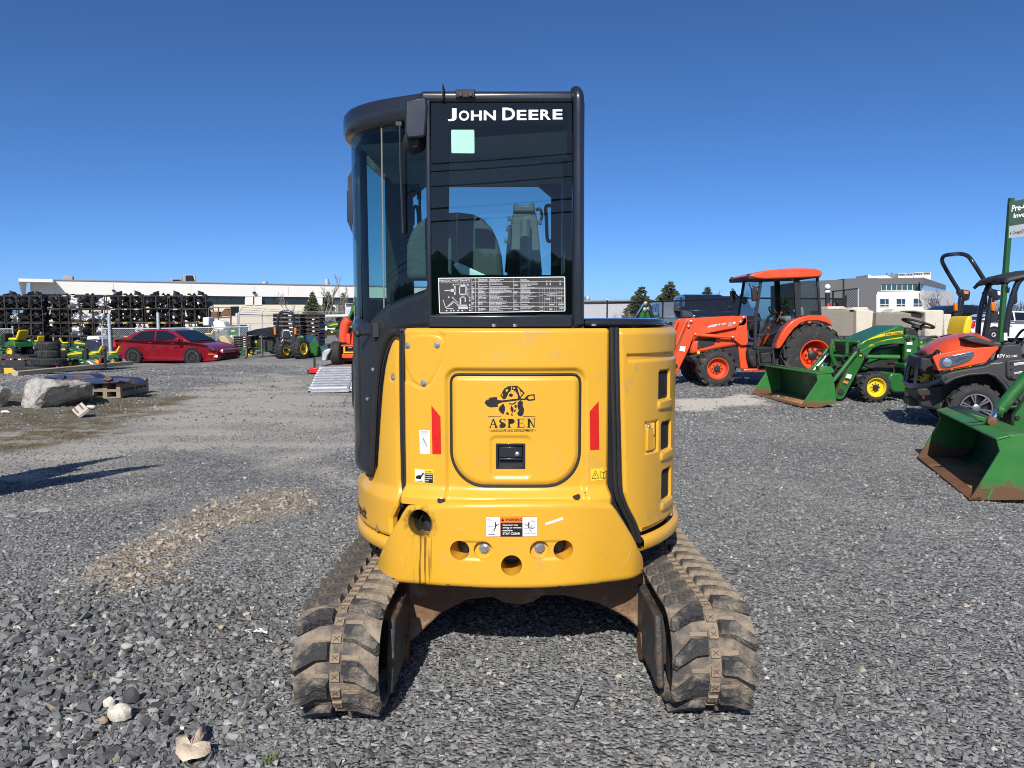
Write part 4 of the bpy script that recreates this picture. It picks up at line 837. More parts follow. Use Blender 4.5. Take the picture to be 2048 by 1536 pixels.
# door hinge plate bulge and catches at the left edge
bp = [CABC(716, 300, .0), CABC(716, 330, .02), CABC(714, 420, .02), CABC(718, 436, .0)]
SP = CABC.sz(716, 400)[0]
mb = MB()
for k, (s, o) in enumerate(((SP-.02, .0), (SP-.10, .0))): pass
ptsb = [(-.01, 2.24), (.028, 2.17), (.032, 2.06), (.032, 1.96), (-.01, 1.86)]
mb.add([tuple(CABC.P(np.array(s), np.array(z), o + (0 if o == 0 else .0))) for s in (sY(3.73), sY(3.93)) for o, z in ptsb], [(0, 1, 6, 5), (1, 2, 7, 6), (2, 3, 8, 7), (3, 4, 9, 8), (0, 4, 3, 2, 1), (5, 6, 7, 8, 9)]); build(mb, 'door_stile', K_, EX)
mb = MB(); q = [CABC.P(np.array(sY(3.80)), np.array(z), .036) for z in (2.12, 1.97)]; mb.tube([tuple(p) for p in q], .012, 8); build(mb, 'hinge', KM, EX)
mb = MB(); ss = CABC.sz(722, 800)[0]-.06
ptsb = [(-.01, 1.38), (.022, 1.32), (.028, 1.25), (.028, 1.08), (-.01, .98)]
mb.add([tuple(CABC.P(np.array(s), np.array(z), o)) for s in (sY(3.74), sY(3.95)) for o, z in ptsb], [(0, 1, 6, 5), (1, 2, 7, 6), (2, 3, 8, 7), (3, 4, 9, 8), (0, 4, 3, 2, 1), (5, 6, 7, 8, 9)]); build(mb, 'door_stile', K_, EX)
mb = MB(); mb.tube([tuple(CABC.P(np.array(sY(3.82)), np.array(z), .032)) for z in (1.27, 1.11)], .012, 8); build(mb, 'hinge', KM, EX)
mb = MB(); mb.tube([CABC(742, 667, .0), CABC(738, 667, .05)], .008, 8); mb.ball(CABC(736, 667, .055), .016); build(mb, 'door_catch', KM, EX)
mb = MB(); q = CABC(756, 660, .0); mb.lathe([(.05, -.004), (.05, .004), (.04, .006)], q, nrm(CABC, 756, 660), 20); mb.cbox(q + nrm(CABC, 756, 660)*.01, (.012, .012, .03)); build(mb, 'door_handle', KP, EX)
mb = MB()
for i in range(13): a = CABC(738, 852 + i*5.2, .0005); b = CABC(747, 850 + i*5.2, .0005); mb.tube([a, b], .0028, 4)
build(mb, 'louvre', INK, shell)
for p in ((746, 739), (757, 758), (735, 798), (745, 918)): mb = MB(); bolt(mb, CABC(*p, .001), nrm(CABC, *p), .006); build(mb, 'hex_bolt', ZN, shell)
# inside: seat, front frame, side pillar, boom
mb = MB(); SPn = PY(3.62); so_ = [(812, 560), (812, 490), (820, 466), (832, 448), (850, 434), (880, 425), (915, 423), (945, 427), (966, 437), (984, 456), (995, 480), (1003, 510), (1008, 560)]
mb.pp(SPn, so_, 0, .11); build(mb, 'seat_back', SEATG, EX, bev=.03, seg=3)
mb = MB(); mb.box((-.47, 3.72, 1.45), (-.03, 4.2, 1.58)); build(mb, 'seat_cushion', SEATG, EX, bev=.03)
mb = MB(); mb.pp(SPn, [(905, 528), (915, 524), (950, 540), (985, 556), (960, 560), (920, 548)], -.06, -.03); build(mb, 'seat_cover', PAPER, EX, bev=.01)
YF = 4.5; FW = PY(YF); mb = MB()
x0, x1, z1_, z0_ = FW(824, 400).x, FW(1103, 400).x, FW(1000, 357).z, 1.45
def fb(a, b): mb.box((a[0], YF, a[1]), (b[0], YF+.06, b[1]))
fb((-.73, 1.3), (x0, 2.34)); fb((x1, 1.3), (xr-.01, 2.40)); fb((x0, z1_), (x1, 2.40)); fb((x0, 1.3), (x1, z0_))
for xa, sg in ((x0, 1), (x1, -1)): mb.prism([(xa, YF, z1_), (xa+sg*.12, YF, z1_), (xa, YF, z1_-.10)], (0, .06, 0))
build(mb, 'front_frame', KP, EX)
mb = MB(); mb.poly([(x0, YF+.03, z0_), (x1, YF+.03, z0_), (x1, YF+.03, z1_), (x0, YF+.03, z1_)]); build(mb, 'front_window', SKG2, EX, normals=False)
mb = MB(); mb.box((xr-.045, YR+.07, zb-.01), (xr-.012, YF, 1.62)); mb.box((xr-.045, YR+.60, 1.62), (xr-.012, YR+.68, 2.4)); mb.box((xr-.05, YR+.07, 2.30), (xr-.012, YF, 2.42)); build(mb, 'side_frame', KP, EX)
mb = MB(); mb.poly([(xr-.03, YR+.07, 1.62), (xr-.03, YF, 1.62), (xr-.03, YF, 2.3), (xr-.03, YR+.07, 2.3)]); build(mb, 'side_window', SKG2, EX, normals=False)
mb = MB(); mb.poly([(-.68, 3.5, zr-.01), (xr-.02, YR+.03, zr-.01), (xr-.02, YF, zr-.01), (-.68, YF, zr-.01)]); mb.box((-.50, 3.8, zr-.06), (.15, 4.3, zr-.012)); build(mb, 'headliner', mat('headliner', (.22, .24, .245), .9), EX)
mb = MB(); mb.poly([(-.7, 3.6, zb+.01), (-.36, YR+.05, zb+.01), (xr-.03, YR+.05, zb+.01), (xr-.03, YF, zb+.01), (-.7, YF, zb+.01)]); build(mb, 'cab_floor', KP, EX)
mb = MB(); mb.pp(PY(4.42), [(834, 374), (842, 370), (842, 398), (834, 398)], 0, .02); mb.tube([PY(4.42)(839, 398), PY(4.42)(841, 445)], .008, 6); mb.tube(spline([PY(4.4)(826, 450), PY(4.4)(827, 418), PY(4.4)(835, 416), PY(4.4)(838, 450)], 5), .01, 6); build(mb, 'phone_holder', KP, EX)
mb = MB(); P5 = PY(4.65); mb.tube(spline([P5(1103, 482), P5(1095, 479), P5(1093, 440), P5(1092, 414), P5(1103, 411)], 5), .011, 8); build(mb, 'grab_handle', KM, EX)
BM = PY(5.15); bmm = mat('boom_grey', (.10, .105, .10), .5, var=.2, dirt=(.3, .25, .15), damt=.08)
mb = MB(); mb.pp(BM, [(1012, 760), (1014, 540), (1018, 480), (1024, 432), (1030, 410), (1066, 410), (1074, 432), (1080, 490), (1084, 540), (1086, 760)], 0, .24, None, .9)
mb.pp(BM, [(1026, 424), (1027, 408), (1032, 404), (1036, 410), (1058, 410), (1062, 403), (1069, 405), (1070, 424)], -.02, .20); build(mb, 'boom', bmm, EX, bev=.012)
mb = MB(); mb.tube(spline([BM(1072, 420, -.02), BM(1080, 418, -.03), BM(1084, 432, -.02), BM(1079, 446, 0)], 5), .010, 8); mb.tube([BM(1016, 520, -.03), BM(1020, 450, -.02)], .012, 6); mb.tube([BM(1012, 545, -.04), BM(1017, 480, -.03)], .009, 6); build(mb, 'hydraulic_hose', KM, EX)['kind'] = 'stuff'
for p in ((1019, 438), (1016, 458), (1013, 482), (1080, 445)): mb = MB(); mb.lathe([(.016, -.01), (.016, .012), (.009, .014)], BM(*p, -.01), (-1, -.4, 0), 8); build(mb, 'hose_fitting', ZN, EX)
mb = MB(); mb.tube([BM(1050, 560, -.08), BM(1050, 440, -.06)], .035, 12); build(mb, 'boom_cylinder', bmm, EX)
for x in (-.16, .12): mb = MB(); mb.tube([(x, 4.35, 1.4), (x, 4.3, 1.66)], .012); mb.ball((x, 4.3, 1.68), .03, 10); build(mb, 'control_lever', KP, EX)
mb = MB(); mb.cbox((.2, 4.2, 1.55), (.06, .1, .08)); build(mb, 'side_console', KP, EX)
# engine hood lid beside the cab
lid = [(xr+.012, YR+.06), (.50, 3.30), (.66, 3.46), (.745, 3.70), (.77, 4.1), (.75, 4.6), (xr+.012, 4.6)]
mb = MB(); slab(mb, lid, ZT+.004, ZT+.038, .018, .004); build(mb, 'hood_lid', K_, EX, smooth=50)
for p in ((1187, 652), (1265, 654)): mb = MB(); mb.lathe([(.012, 0), (.012, .008), (.008, .010)], PY(3.22 if p[0] < 1200 else 3.36)(*p), (0, 0, 1), 6); build(mb, 'hex_bolt', ZN, EX)
# ---- undercarriage
RT, BW = .19, .31; LH = .027; zc = RT + LH
def track(xc, ye, yaw):
    y0 = ye + RT + LH; y1 = y0 + 2.02; L1 = y1 - y0; C = math.pi*RT; TOT = 2*L1 + 2*C
    M0 = Matrix.Translation((xc, (y0+y1)/2, 0)) @ Matrix.Rotation(yaw, 4, 'Z'); ym = (y1-y0)/2
    def fr(t, r=RT):
        t %= TOT
        if t < L1: return Vector((0, ym - t, zc + r - .028*math.sin(math.pi*t/L1))), Vector((0, -1, 0)), Vector((0, 0, 1))      # top run, rearwards
        t -= L1
        if t < C: a = t/RT; return Vector((0, -ym - r*math.sin(a), zc + r*math.cos(a))), Vector((0, -math.cos(a), -math.sin(a))), Vector((0, -math.sin(a), math.cos(a)))
        t -= C
        if t < L1: return Vector((0, -ym + t, zc - r)), Vector((0, 1, 0)), Vector((0, 0, -1))
        t -= L1; a = t/RT; return Vector((0, ym + r*math.sin(a), zc - r*math.cos(a))), Vector((0, math.cos(a), math.sin(a))), Vector((0, math.sin(a), -math.cos(a)))
    mb = MB(M0); n = 150; h = BW/2; prof = [(-h, -.012), (-h, -.004), (-h+.02, .002), (-.03, .003), (.03, .003), (h-.02, .002), (h, -.004), (h, -.012), (h-.01, -.018), (-h+.01, -.018)]; vs = []; fs = []; m = len(prof)
    for i in range(n):
        p, t_, no = fr(TOT*i/n)
        for u, o in prof: vs.append(p + Vector((u, 0, 0)) + no*o)
    for i in range(n):
        for k in range(m): fs.append((i*m+k, i*m+(k+1) % m, ((i+1) % n)*m+(k+1) % m, ((i+1) % n)*m+k))
    mb.add(vs, fs); belt = build(mb, 'rubber_track', BELT, EX, smooth=45)
    nl = 41; pit = TOT/nl
    for sg in (1, -1):
        for key, lm in (('track_lug%d' % sg, LUG), ('dusty_lug%d' % sg, LUGD)):
            if key in CACHE: continue
            q = MB(); out = [(.021, .040), (.021, -.026), (.070, -.032), (.145, -.076), (.159, -.068), (.159, -.040), (.085, .036)]; c = (.08, -.005)
            P0 = [(sg*u, t, 0) for u, t in out]; P1 = [(sg*(c[0]+(u-c[0])*.90), c[1]+(t-c[1])*.82, LH) for u, t in out]; k = len(out)
            q.add(P0 + P1, [tuple(range(k, 2*k))] + [(i, (i+1) % k, k+(i+1) % k, k+i) for i in range(k)]); CACHE[key] = mesh(q, 'track_lug', (0, 0, 0), lm, 30)
        for i in range(nl):
            t = (i + (.5 if sg < 0 else 0))*pit; p, tg, no = fr(t); up = -tg
            place('track_lug', CACHE[('dusty_lug%d' if t % TOT < L1 - .02 else 'track_lug%d') % sg], M0 @ Matrix(((1, 0, 0, p.x), (0, up.y, no.y, p.y), (0, up.z, no.z, p.z), (0, 0, 0, 1))), belt)
    if 'link_pad' not in CACHE:
        CACHE['link_pad'] = []
        for sg in (-1, 1):
            q = MB(); q.prism([(-.018, -.018, 0), (.018, -.018, 0), (.018, .018, 0), (-.018, .018, 0)], (0, 0, .011), .92); q.prism([(sg*.022, -.007, 0), (sg*.088, -.007, 0), (sg*.088, .009, 0), (sg*.022, .009, 0)], (0, 0, .0045), .95); q.mi = 1
            for a in (1, -1): q.obox((0, 0, .0114), (.010, a*.008, 0), (-a*.0009, .0011, 0), (0, 0, .0006))
            CACHE['link_pad'].append(mesh(q, 'link_pad', (0, 0, 0), [CLAY, mat('worn_cross', (.09, .065, .045), .9)], 30))
    for i in range(nl*2):
        p, tg, no = fr((i+.25)*pit/2); up = -tg; place('link_pad', CACHE['link_pad'][i % 2], M0 @ Matrix(((1, 0, 0, p.x), (0, up.y, no.y, p.y), (0, up.z, no.z, p.z), (0, 0, 0, 1))), belt)
    sgn = 1 if xc < 0 else -1      # inner side
    mb = MB(M0); xi = sgn*(BW/2-.03)
    for y in (-ym, ym): mb.lathe([(.05, -.03), (RT-.035, -.025), (RT-.03, .02), (.06, .03)], (xi-sgn*.03, y, zc), (1, 0, 0), 26)
    build(mb, 'idler_wheel', WSTL, EX)
    mb = MB(M0); mb.box((xi-.05, -ym+.10, zc-.11), (xi+.05, ym-.1, zc+.10)); mb.prism([(xi+sgn*.03, -ym-.06, zc-.13), (xi+sgn*.03, -ym+.30, zc-.15), (xi+sgn*.03, -ym+.30, zc+.12), (xi+sgn*.03, -ym+.02, zc+.13)], (sgn*.03, 0, 0)); build(mb, 'track_frame', WSTL, EX, bev=.01)
    mb = MB(M0)
    for y in np.linspace(-ym+.35, ym-.35, 4): mb.lathe([(.06, -.06), (.06, .06)], (xi, y, RT*.42), (1, 0, 0), 14)
    build(mb, 'track_roller', RUST, EX)
CACHE = {}
track(-.632, 2.64, R(-.2)); track(.738, 2.68, R(.2))
mb = MB(); UP = PY(3.36); mb.pp(UP, [(780, 1150), (1308, 1150), (1312, 1292), (1290, 1268), (1252, 1236), (1200, 1208), (1130, 1192), (1085, 1192), (1066, 1205), (1040, 1211), (1008, 1206), (985, 1195), (935, 1200), (885, 1225), (845, 1262), (805, 1300), (784, 1300)], 0, .75); build(mb, 'undercarriage', MUD, EX, bev=.01)
mb = MB(); mb.lathe([(.34, .40), (.34, .53)], (.04, 3.95, 0), (0, 0, 1), 40); build(mb, 'slew_ring', KM, EX)
mb = MB(); mb.box((-.74, 5.35, .06), (.84, 5.43, .40)); mb.box((-.35, 4.7, .18), (-.25, 5.3, .28)); mb.box((.33, 4.7, .18), (.43, 5.3, .28)); build(mb, 'dozer_blade', MUD, EX, bev=.01)
# ================================================================ vehicles on the right
def wheel(parent, c, ax, Rr, wd, rR, rimm, nl=20, lh=.03, dish=.10, hub=KM, name='wheel', spokes=0, chev=.16):
    """tyre with chevron lugs; c is the middle of the outer face, ax points outwards"""
    c = Vector(c); ax = Vector(ax).normalized(); u = ax.orthogonal().normalized()
    u = Vector((ax.y, -ax.x, 0)).normalized(); v = Vector((0, 0, 1)); mb = MB(); Rb = Rr - lh
    pr = [(rR*.98, -wd*.5), (rR*.98, -.02), (rR*1.04, .0), (rR + (Rb-rR)*.35, .012), (rR + (Rb-rR)*.72, .004), (Rb-.02*Rr, -wd*.06), (Rb, -wd*.16), (Rb, -wd*.84), (Rb-.02*Rr, -wd*.94), (rR+(Rb-rR)*.6, -wd), (rR, -wd*.98)]
    mb.lathe(pr, c, ax, 44, cap=False)
    def pt(a, r, h): return c + ax*h + (u*math.cos(a) + v*math.sin(a))*r
    for i in range(nl):
        for sd in (0, 1):
            a = 2*math.pi*(i + .5*sd)/nl; e = (-.02*wd, -.54*wd) if sd == 0 else (-.98*wd, -.46*wd); t = math.pi/nl*.46; d = chev
            P = []
            for r in (Rb-.012, Rr): P += [pt(a-t, r - (0 if r < Rr else lh*.25), e[0]), pt(a+t, r - (0 if r < Rr else lh*.25), e[0]), pt(a+d+t*.8, r, e[1]), pt(a+d-t*.8, r, e[1])]
            mb.add(P, [(0,3,2,1),(4,5,6,7),(0,1,5,4),(1,2,6,5),(2,3,7,6),(3,0,4,7)])
            s0 = 0.006 if sd == 0 else -wd-.006
            P = [pt(a-t, Rr-lh*.25, e[0]), pt(a+t, Rr-lh*.25, e[0]), pt(a+t*.8, Rb-lh*1.6, s0 if sd == 0 else s0), pt(a-t*.8, Rb-lh*1.6, s0), pt(a-t, Rb-lh, e[1]*.5), pt(a+t, Rb-lh, e[1]*.5)]
            mb.add(P, [(0,1,2,3),(0,3,4),(1,5,2)])
    ty = build(mb, name, TY, parent, smooth=35)
    mb = MB(); h = rR*.3
    if not spokes:
        mb.lathe([(rR, -.012), (rR*1.02, .006), (rR*.95, .006), (rR*.90, -.02), (rR*.84, -dish*.9), (rR*.62, -dish), (rR*.52, -dish*.75), (h, -dish*.7), (.001, -dish*.7)], c, ax, 40, cap=False)
        rim = build(mb, 'rim', rimm, ty, smooth=40)
        mb = MB(); mb.lathe([(h, -dish*.75), (h, -dish*.7+.04), (h*.8, -dish*.7+.055), (.001, -dish*.7+.058)], c, ax, 20, cap=False); build(mb, 'hub', hub, ty, smooth=40)
        mb = MB()
        for k in range(8): a = 2*math.pi*k/8; mb.lathe([(rR*.055, -dish), (rR*.055, -dish*.55), (.001, -dish*.5)], pt(a, rR*.44, 0), ax, 8, cap=False)
        build(mb, 'wheel_bolt', KM, ty)['kind'] = 'stuff'
    else:
        mb.lathe([(rR, -.012), (rR*1.02, .004), (rR*.90, .004), (rR*.86, -dish), (rR*.80, -dish-.03), (rR*.2, -dish-.04)], c, ax, 40, cap=False)
        rim = build(mb, 'rim', K_, ty, smooth=40); mb = MB()
        for k in range(spokes):
            a = 2*math.pi*k/spokes + .3
            for d, w0, w1 in ((-.12, .10, .07), (.12, .10, .07)):
                P = [pt(a+d*.6-w0*.6, rR*.24, 0), pt(a+d*.6+w0*.6, rR*.24, 0), pt(a+d+w1, rR*.91, .004), pt(a+d-w1, rR*.91, .004)]; mb.prism(P, -ax*.05)
        mb.lathe([(rR*.26, -.06), (rR*.26, .006), (rR*.20, .012), (.001, .012)], c, ax, 20, cap=False); mb.lathe([(rR*1.0, -.01), (rR*1.0, .010), (rR*.91, .010), (rR*.91, -.03)], c, ax, 40, close=True)
        build(mb, 'spoke', rimm, ty, smooth=30)
    return ty
def pin(mb, p, n, r): mb.lathe([(r, -.02), (r, .025), (r*.6, .03)], p, n, 10); return mb
# ---- orange cab tractor with front loader
TP = PY(17.0); z6 = zm(1320, 520, .17578); ax_ = Vector((0, -1, 0))
KT = thing('cab_tractor', 'orange tractor with glazed cab and front loader, beside the concrete blocks', 'tractor', (TP(1530, 778).x, 17.8, 0))
def pr(name, m_, pts, d0, d1, par, bev=.012, z=z6, pl=None, taper=None): mb = MB(); mb.pp(pl or TP, pts, d0, d1, z, taper); return build(mb, name, m_, par, bev=bev)
def tb(name, m_, pts, r, par, d=0., z=z6, pl=None, n=8, sm=0):
    mb = MB(); P = [(pl or TP)(*z(p[:2]), d if len(p) < 3 else p[2]) for p in pts]; mb.tube(spline(P, sm) if sm else P, r, n); return build(mb, name, m_, par, smooth=50)
pr('chassis', KM, [(330,1090),(900,960),(1000,1000),(1100,1010),(1400,1000),(1500,1200),(1380,1235),(900,1230),(700,1200),(420,1180)], .35, 1.25, KT)
pr('hood', OR, [(345,1075),(352,990),(378,930),(430,880),(560,820),(985,745),(990,960),(860,980),(700,1010),(520,1050)], .30, 1.15, KT, .06)
pr('hood_grille', KP, [(440,905),(650,880),(615,965),(425,1015)], .285, .32, KT, .01)
mb = MB(); pl2 = Pl((TP(*z6((345, 1000))).x-.01, 0, 0), R(90)); mb.box((TP(*z6((345, 1000)), .3).x-.02, 17.38, .72), (TP(*z6((345, 1000)), .3).x+.05, 18.08, 1.12)); build(mb, 'front_grille', KP, KT, bev=.02)
for d0, nm in ((.22, 0), (1.12, 1)):
    q = MB(); P = TP
    def off(pts): return [z6(p) for p in pts]
    # the far arm is the near one carried across
    arm = [TP(*z6(p), .22) for p in [(275,760),(285,690),(325,668),(985,632),(995,700),(960,745),(880,755),(850,775),(640,815),(395,858),(378,880),(330,1010),(185,1310),(150,1320),(146,1175),(262,860)]]
    sh = Vector((0, d0-.22, 0)); q.prism([p + sh for p in arm], (0, .10, 0)); a = build(q, 'loader_arm', OR, KT, bev=.012)
    q = MB(); q.prism([TP(*z6(p), .22) + sh for p in [(880,745),(985,640),(1004,930),(985,970),(925,972),(812,885),(868,805)]], (0, .12, 0)); build(q, 'loader_bracket', OR, KT, bev=.012)
    q = MB(); q.prism([TP(*z6(p), .30) + sh for p in [(890,960),(985,970),(985,1060),(1005,1235),(915,1235),(905,1130)]], (0, .10, 0)); build(q, 'loader_post', OR, KT, bev=.012)
    q = MB(); q.tube([TP(*z6(p), .20) + sh for p in ((405, 850), (690, 872))], .045, 10); q.tube([TP(*z6(p), .20) + sh for p in ((690, 872), (835, 882))], .026, 8); build(q, 'lift_cylinder', OR, KT, smooth=50)
    q = MB(); q.tube([TP(*z6(p), .20) + sh for p in ((295, 700), (165, 1010))], .045, 10); q.tube([TP(*z6(p), .20) + sh for p in ((165, 1010), (130, 1130))], .025, 8); build(q, 'tilt_cylinder', OR, KT, smooth=50)
    if d0 < .5:
        for p in ((325, 755), (355, 700), (412, 848), (830, 880), (952, 655), (918, 707)): q = MB(); pin(q, TP(*z6(p), .20), ax_, .028); build(q, 'pin', ZN, KT)
        q = MB(); q.lathe([(.045, 0), (.045, .012)], TP(*z6((178, 1205)), .205), ax_, 16); build(q, 'pin_hole', INK, KT)
        AP = lambda x, y, o=0: TP(*z6((x, y)), .218-o)
        q = MB(); decal(q, [(538,768),(565,745),(590,735),(760,715),(715,742),(590,760)], AP); dz_ = build(q, 'brand_decal', PAPER, a, smooth=0, normals=False)
        q = MB(); text_on(q, 'KIOTI', None, AP, .003, .02, [(575,730),(635,724),(635,750),(568,758)]); build(q, 'brand_lettering', PBRT, dz_, smooth=0, normals=False, kind='stuff')
        q = MB(); text_on(q, 'KL601', None, AP, .003, .03, [(645,728),(722,718),(722,742),(642,752)]); build(q, 'model_lettering', INK, dz_, smooth=0, normals=False, kind='stuff')
        for nm_, m_, P_ in (('warning_sticker', PAPER, [(232,978),(292,985),(280,1043),(220,1030)]), ('warning_sticker', PGRY, [(785,710),(820,705),(825,752),(772,758)]), ('warning_sticker', PAPER, [(832,705),(858,702),(858,722),(832,725)]), ('warning_sticker', PYEL, [(420,1040),(455,1038),(455,1063),(420,1066)])): q = MB(); decal(q, P_, AP); build(q, nm_, m_, a, smooth=0, normals=False)
mb = MB(); mb.tube([TP(*z6((165, 1230)), .25), TP(*z6((165, 1230)), 1.2)], .05, 10); build(mb, 'loader_crossbar', OR, KT)
pr('side_rail', OR, [(950,1240),(1380,1232),(1380,1255),(950,1265)], .05, .2, KT)
pr('fuel_tank', KP, [(1000,1030),(1030,1010),(1105,1020),(1110,1215),(1060,1225),(1005,1120)], .12, .6, KT, .04)
mb = MB()
for A, B in (((1112, 1025), (1135, 1195)), ((1283, 1020), (1305, 1195)), ((1130, 1190), (1310, 1190))): mb.tube([TP(*z6(A), .0), TP(*z6(B), -.02)], .025, 6)
mb.pp(TP, [(1125,1180),(1310,1178),(1310,1200),(1130,1202)], -.08, .2, z6); build(mb, 'cab_step', KM, KT)
pr('tool_box', KP, [(1145,1060),(1270,1045),(1280,1175),(1150,1180)], .15, .5, KT, .03)
pr('rear_axle', KM, [(1320,1000),(1700,1000),(1750,1250),(1400,1250)], .4, 1.3, KT)
# cab: both side frames, glass, roof
YL, YRr = .10, 1.42
for d in (YL, YRr-.06):
    for nm, P in (('pillar', [(1140,212),(1172,212),(1110,640),(1100,1015),(1068,1015),(1075,640)]), ('pillar', [(1528,205),(1590,205),(1608,640),(1560,665),(1545,640)]), ('pillar', [(1782,195),(1808,195),(1840,615),(1815,630)]), ('door_frame', [(1100,985),(1320,990),(1320,1010),(1100,1018)])):
        q = MB(); q.prism([TP(*z6(p), YL) + Vector((0, d-YL, 0)) for p in P], (0, .06, 0)); build(q, nm, KP, KT, bev=.008)
    q = MB(); q.poly([TP(*z6(p), YL) + Vector((0, d-YL+.03, 0)) for p in [(1165,222),(1530,215),(1548,650),(1440,720),(1360,850),(1322,1000),(1102,990),(1112,640)]]); build(q, 'door_glass', SKG2, KT, smooth=0, normals=False)
    q = MB(); q.poly([TP(*z6(p), YL) + Vector((0, d-YL+.03, 0)) for p in [(1595,215),(1785,205),(1828,610),(1612,635)]]); build(q, 'quarter_glass', SKG2, KT, smooth=0, normals=False)
    q = MB(); q.prism([TP(*z6(p), YL) + Vector((0, d-YL, 0)) for p in [(1605,632),(1835,605),(1838,628),(1608,655)]], (0, .06, 0)); build(q, 'window_rail', KP, KT)
ws = [TP(*z6(p), YL) for p in ((1150, 240), (1085, 640))]; mb = MB(); mb.poly([ws[0], ws[0] + Vector((0, YRr-YL, 0)), ws[1] + Vector((0, YRr-YL, 0)), ws[1]]); build(mb, 'windscreen', SKG2, KT, smooth=0, normals=False)
bw_ = [TP(*z6(p), YL) for p in ((1795, 215), (1830, 610))]; mb = MB(); mb.poly([bw_[0], bw_[0] + Vector((0, YRr-YL, 0)), bw_[1] + Vector((0, YRr-YL, 0)), bw_[1]]); build(mb, 'rear_glass', SKG2, KT, smooth=0, normals=False)
pr('cab_roof', OR, [(1010,186),(1055,155),(1200,118),(1420,96),(1640,92),(1760,98),(1835,118),(1852,145),(1838,190),(1700,200),(1200,218),(1115,212)], -.03, 1.55, KT, .035)
pr('roof_liner', KP, [(1000,180),(1060,165),(1115,200),(1200,205),(1830,178),(1825,200),(1130,222),(1010,225)], .0, 1.52, KT, .02)
for d in (.1, 1.4): mb = MB(); q = TP(*z6((1010, 190)), .1) + Vector((-.03, d-.1, 0)); mb.lathe([(.06, 0), (.065, .05), (.03, .09)], q, (1, 0, 0), 14); build(mb, 'work_lamp', KM, KT)
for d in (-.12, 1.50):
    mb = MB(); A = [TP(*z6(p), -.12) + Vector((0, d+.12, 0)) for p in [(1042,322),(1100,318),(1112,330),(1105,455),(1085,472),(1055,465)]]; mb.prism(A, (0, .10, 0)); build(mb, 'mirror', KP, KT, bev=.03)
    mb = MB(); A = [TP(*z6(p), -.06) + Vector((0, d+.12, 0)) for p in [(1130,380),(1050,300),(1060,295),(1080,300),(1085,330)]]; mb.tube(A, .012, 6); build(mb, 'mirror_arm', KM, KT)
mb = MB(); mb.tube([TP(*z6((1042, 330)), -.06) + Vector((0, 1.62, 0)), TP(*z6((1110, 420)), .1) + Vector((0, 1.2, 0))], .014, 6); mb.tube([TP(*z6((1060, 325)), -.06), TP(*z6((1130, 300)), .1)], .014, 6); build(mb, 'mirror_arm', KM, KT)
mb = MB(); A = [TP(*z6(p), .1) for p in ((1010, 265), (1050, 350), (1090, 400))]; mb.tube(A, .015, 5); build(mb, 'wiper', KM, KT)
pr('operator_seat', SEATL, [(1420,700),(1430,640),(1530,632),(1600,540),(1640,530),(1650,700),(1500,720)], .5, 1.0, KT, .05)
pr('seat_pedestal', KM, [(1380,850),(1400,720),(1560,715),(1560,900),(1340,1000)], .35, 1.2, KT, .04)
mb = MB(); mb.tube([TP(*z6((1150, 900)), .7), TP(*z6((1230, 660)), .7), TP(*z6((1290, 600)), .7)], .035, 8); build(mb, 'steering_column', KP, KT)
mb = MB(); q = TP(*z6((1300, 610)), .7); mb.tube([q + Vector((math.cos(a)*.11, math.sin(a)*.19, -math.cos(a)*.15)) for a in np.linspace(0, 2*math.pi, 20)], .016, 6); build(mb, 'steering_wheel', KM, KT)
mb = MB(); q = TP(*z6((1330, 700)), .45); mb.tube([q, q+Vector((.09, 0, .18))], .012, 6); mb.ball(q+Vector((.09, 0, .2)), .03, 8); q = TP(*z6((1390, 720)), .5); mb.ball(q, .03, 8); build(mb, 'gear_lever', OR, KT)
for d in (.02, 1.2):
    q = MB(); q.prism([TP(*z6(p), .02) + Vector((0, d-.02, 0)) for p in [(1322,1008),(1335,950),(1375,850),(1430,765),(1510,690),(1600,650),(1700,630),(1870,630),(1925,670),(1970,740),(1955,752),(1890,712),(1800,690),(1690,690),(1600,720),(1520,790),(1450,880),(1400,960),(1368,1005)]], (0, .34, 0)); build(q, 'fender', OR, KT, bev=.02)
fy = 17.0
wheel(KT, TP(*z6((658, 1236))), ax_, TP(*z6((658, 986)), 0).z*.5, .34, .255*.93, OR, 15, .05, .12, chev=.26)
wheel(KT, TP(*z6((658, 1236))) + Vector((0, 1.5, 0)), -ax_*-1, .48, .34, .24, OR, 15, .05, .12, chev=.26)
rc = TP(*z6((1768, 1090)), -.05); rc.z = .705
wheel(KT, rc, ax_, .705, .44, .335, OR, 17, .065, .26, chev=.3); wheel(KT, rc + Vector((0, 1.3, 0)), ax_, .705, .44, .335, OR, 17, .065, .1, chev=.3)
# ---- green compact tractor with loader bucket
z7 = zm(1520, 560, .18555); GP = PY(13.66)
GT = thing('compact_tractor', 'green compact tractor with yellow seat, folding roll bar and a rust-edged loader bucket', 'tractor', (GP(1750, 807).x+.6, 14.5, 0))
g = lambda *a, **k: pr(*a, z=z7, pl=GP, **k)
gt = lambda *a, **k: tb(*a, z=z7, pl=GP, **k)
hp = [(1065,690),(1120,650),(1200,608),(1300,565),(1430,515),(1480,492),(1530,490),(1558,500),(1564,650),(1450,665),(1300,700),(1190,750),(1085,790),(1055,770)]
g('hood', GR, hp, .50, 1.40, GT, .05)
HG = lambda x, y, o=0: GP(*z7((x, y)), .497-o)
mb = MB(); decal(mb, [(1137,656),(1200,624),(1300,585),(1400,563),(1537,548),(1533,582),(1420,594),(1330,607),(1220,633)], HG, .002); st = build(mb, 'hood_stripe', YG, GT, smooth=0, normals=False)
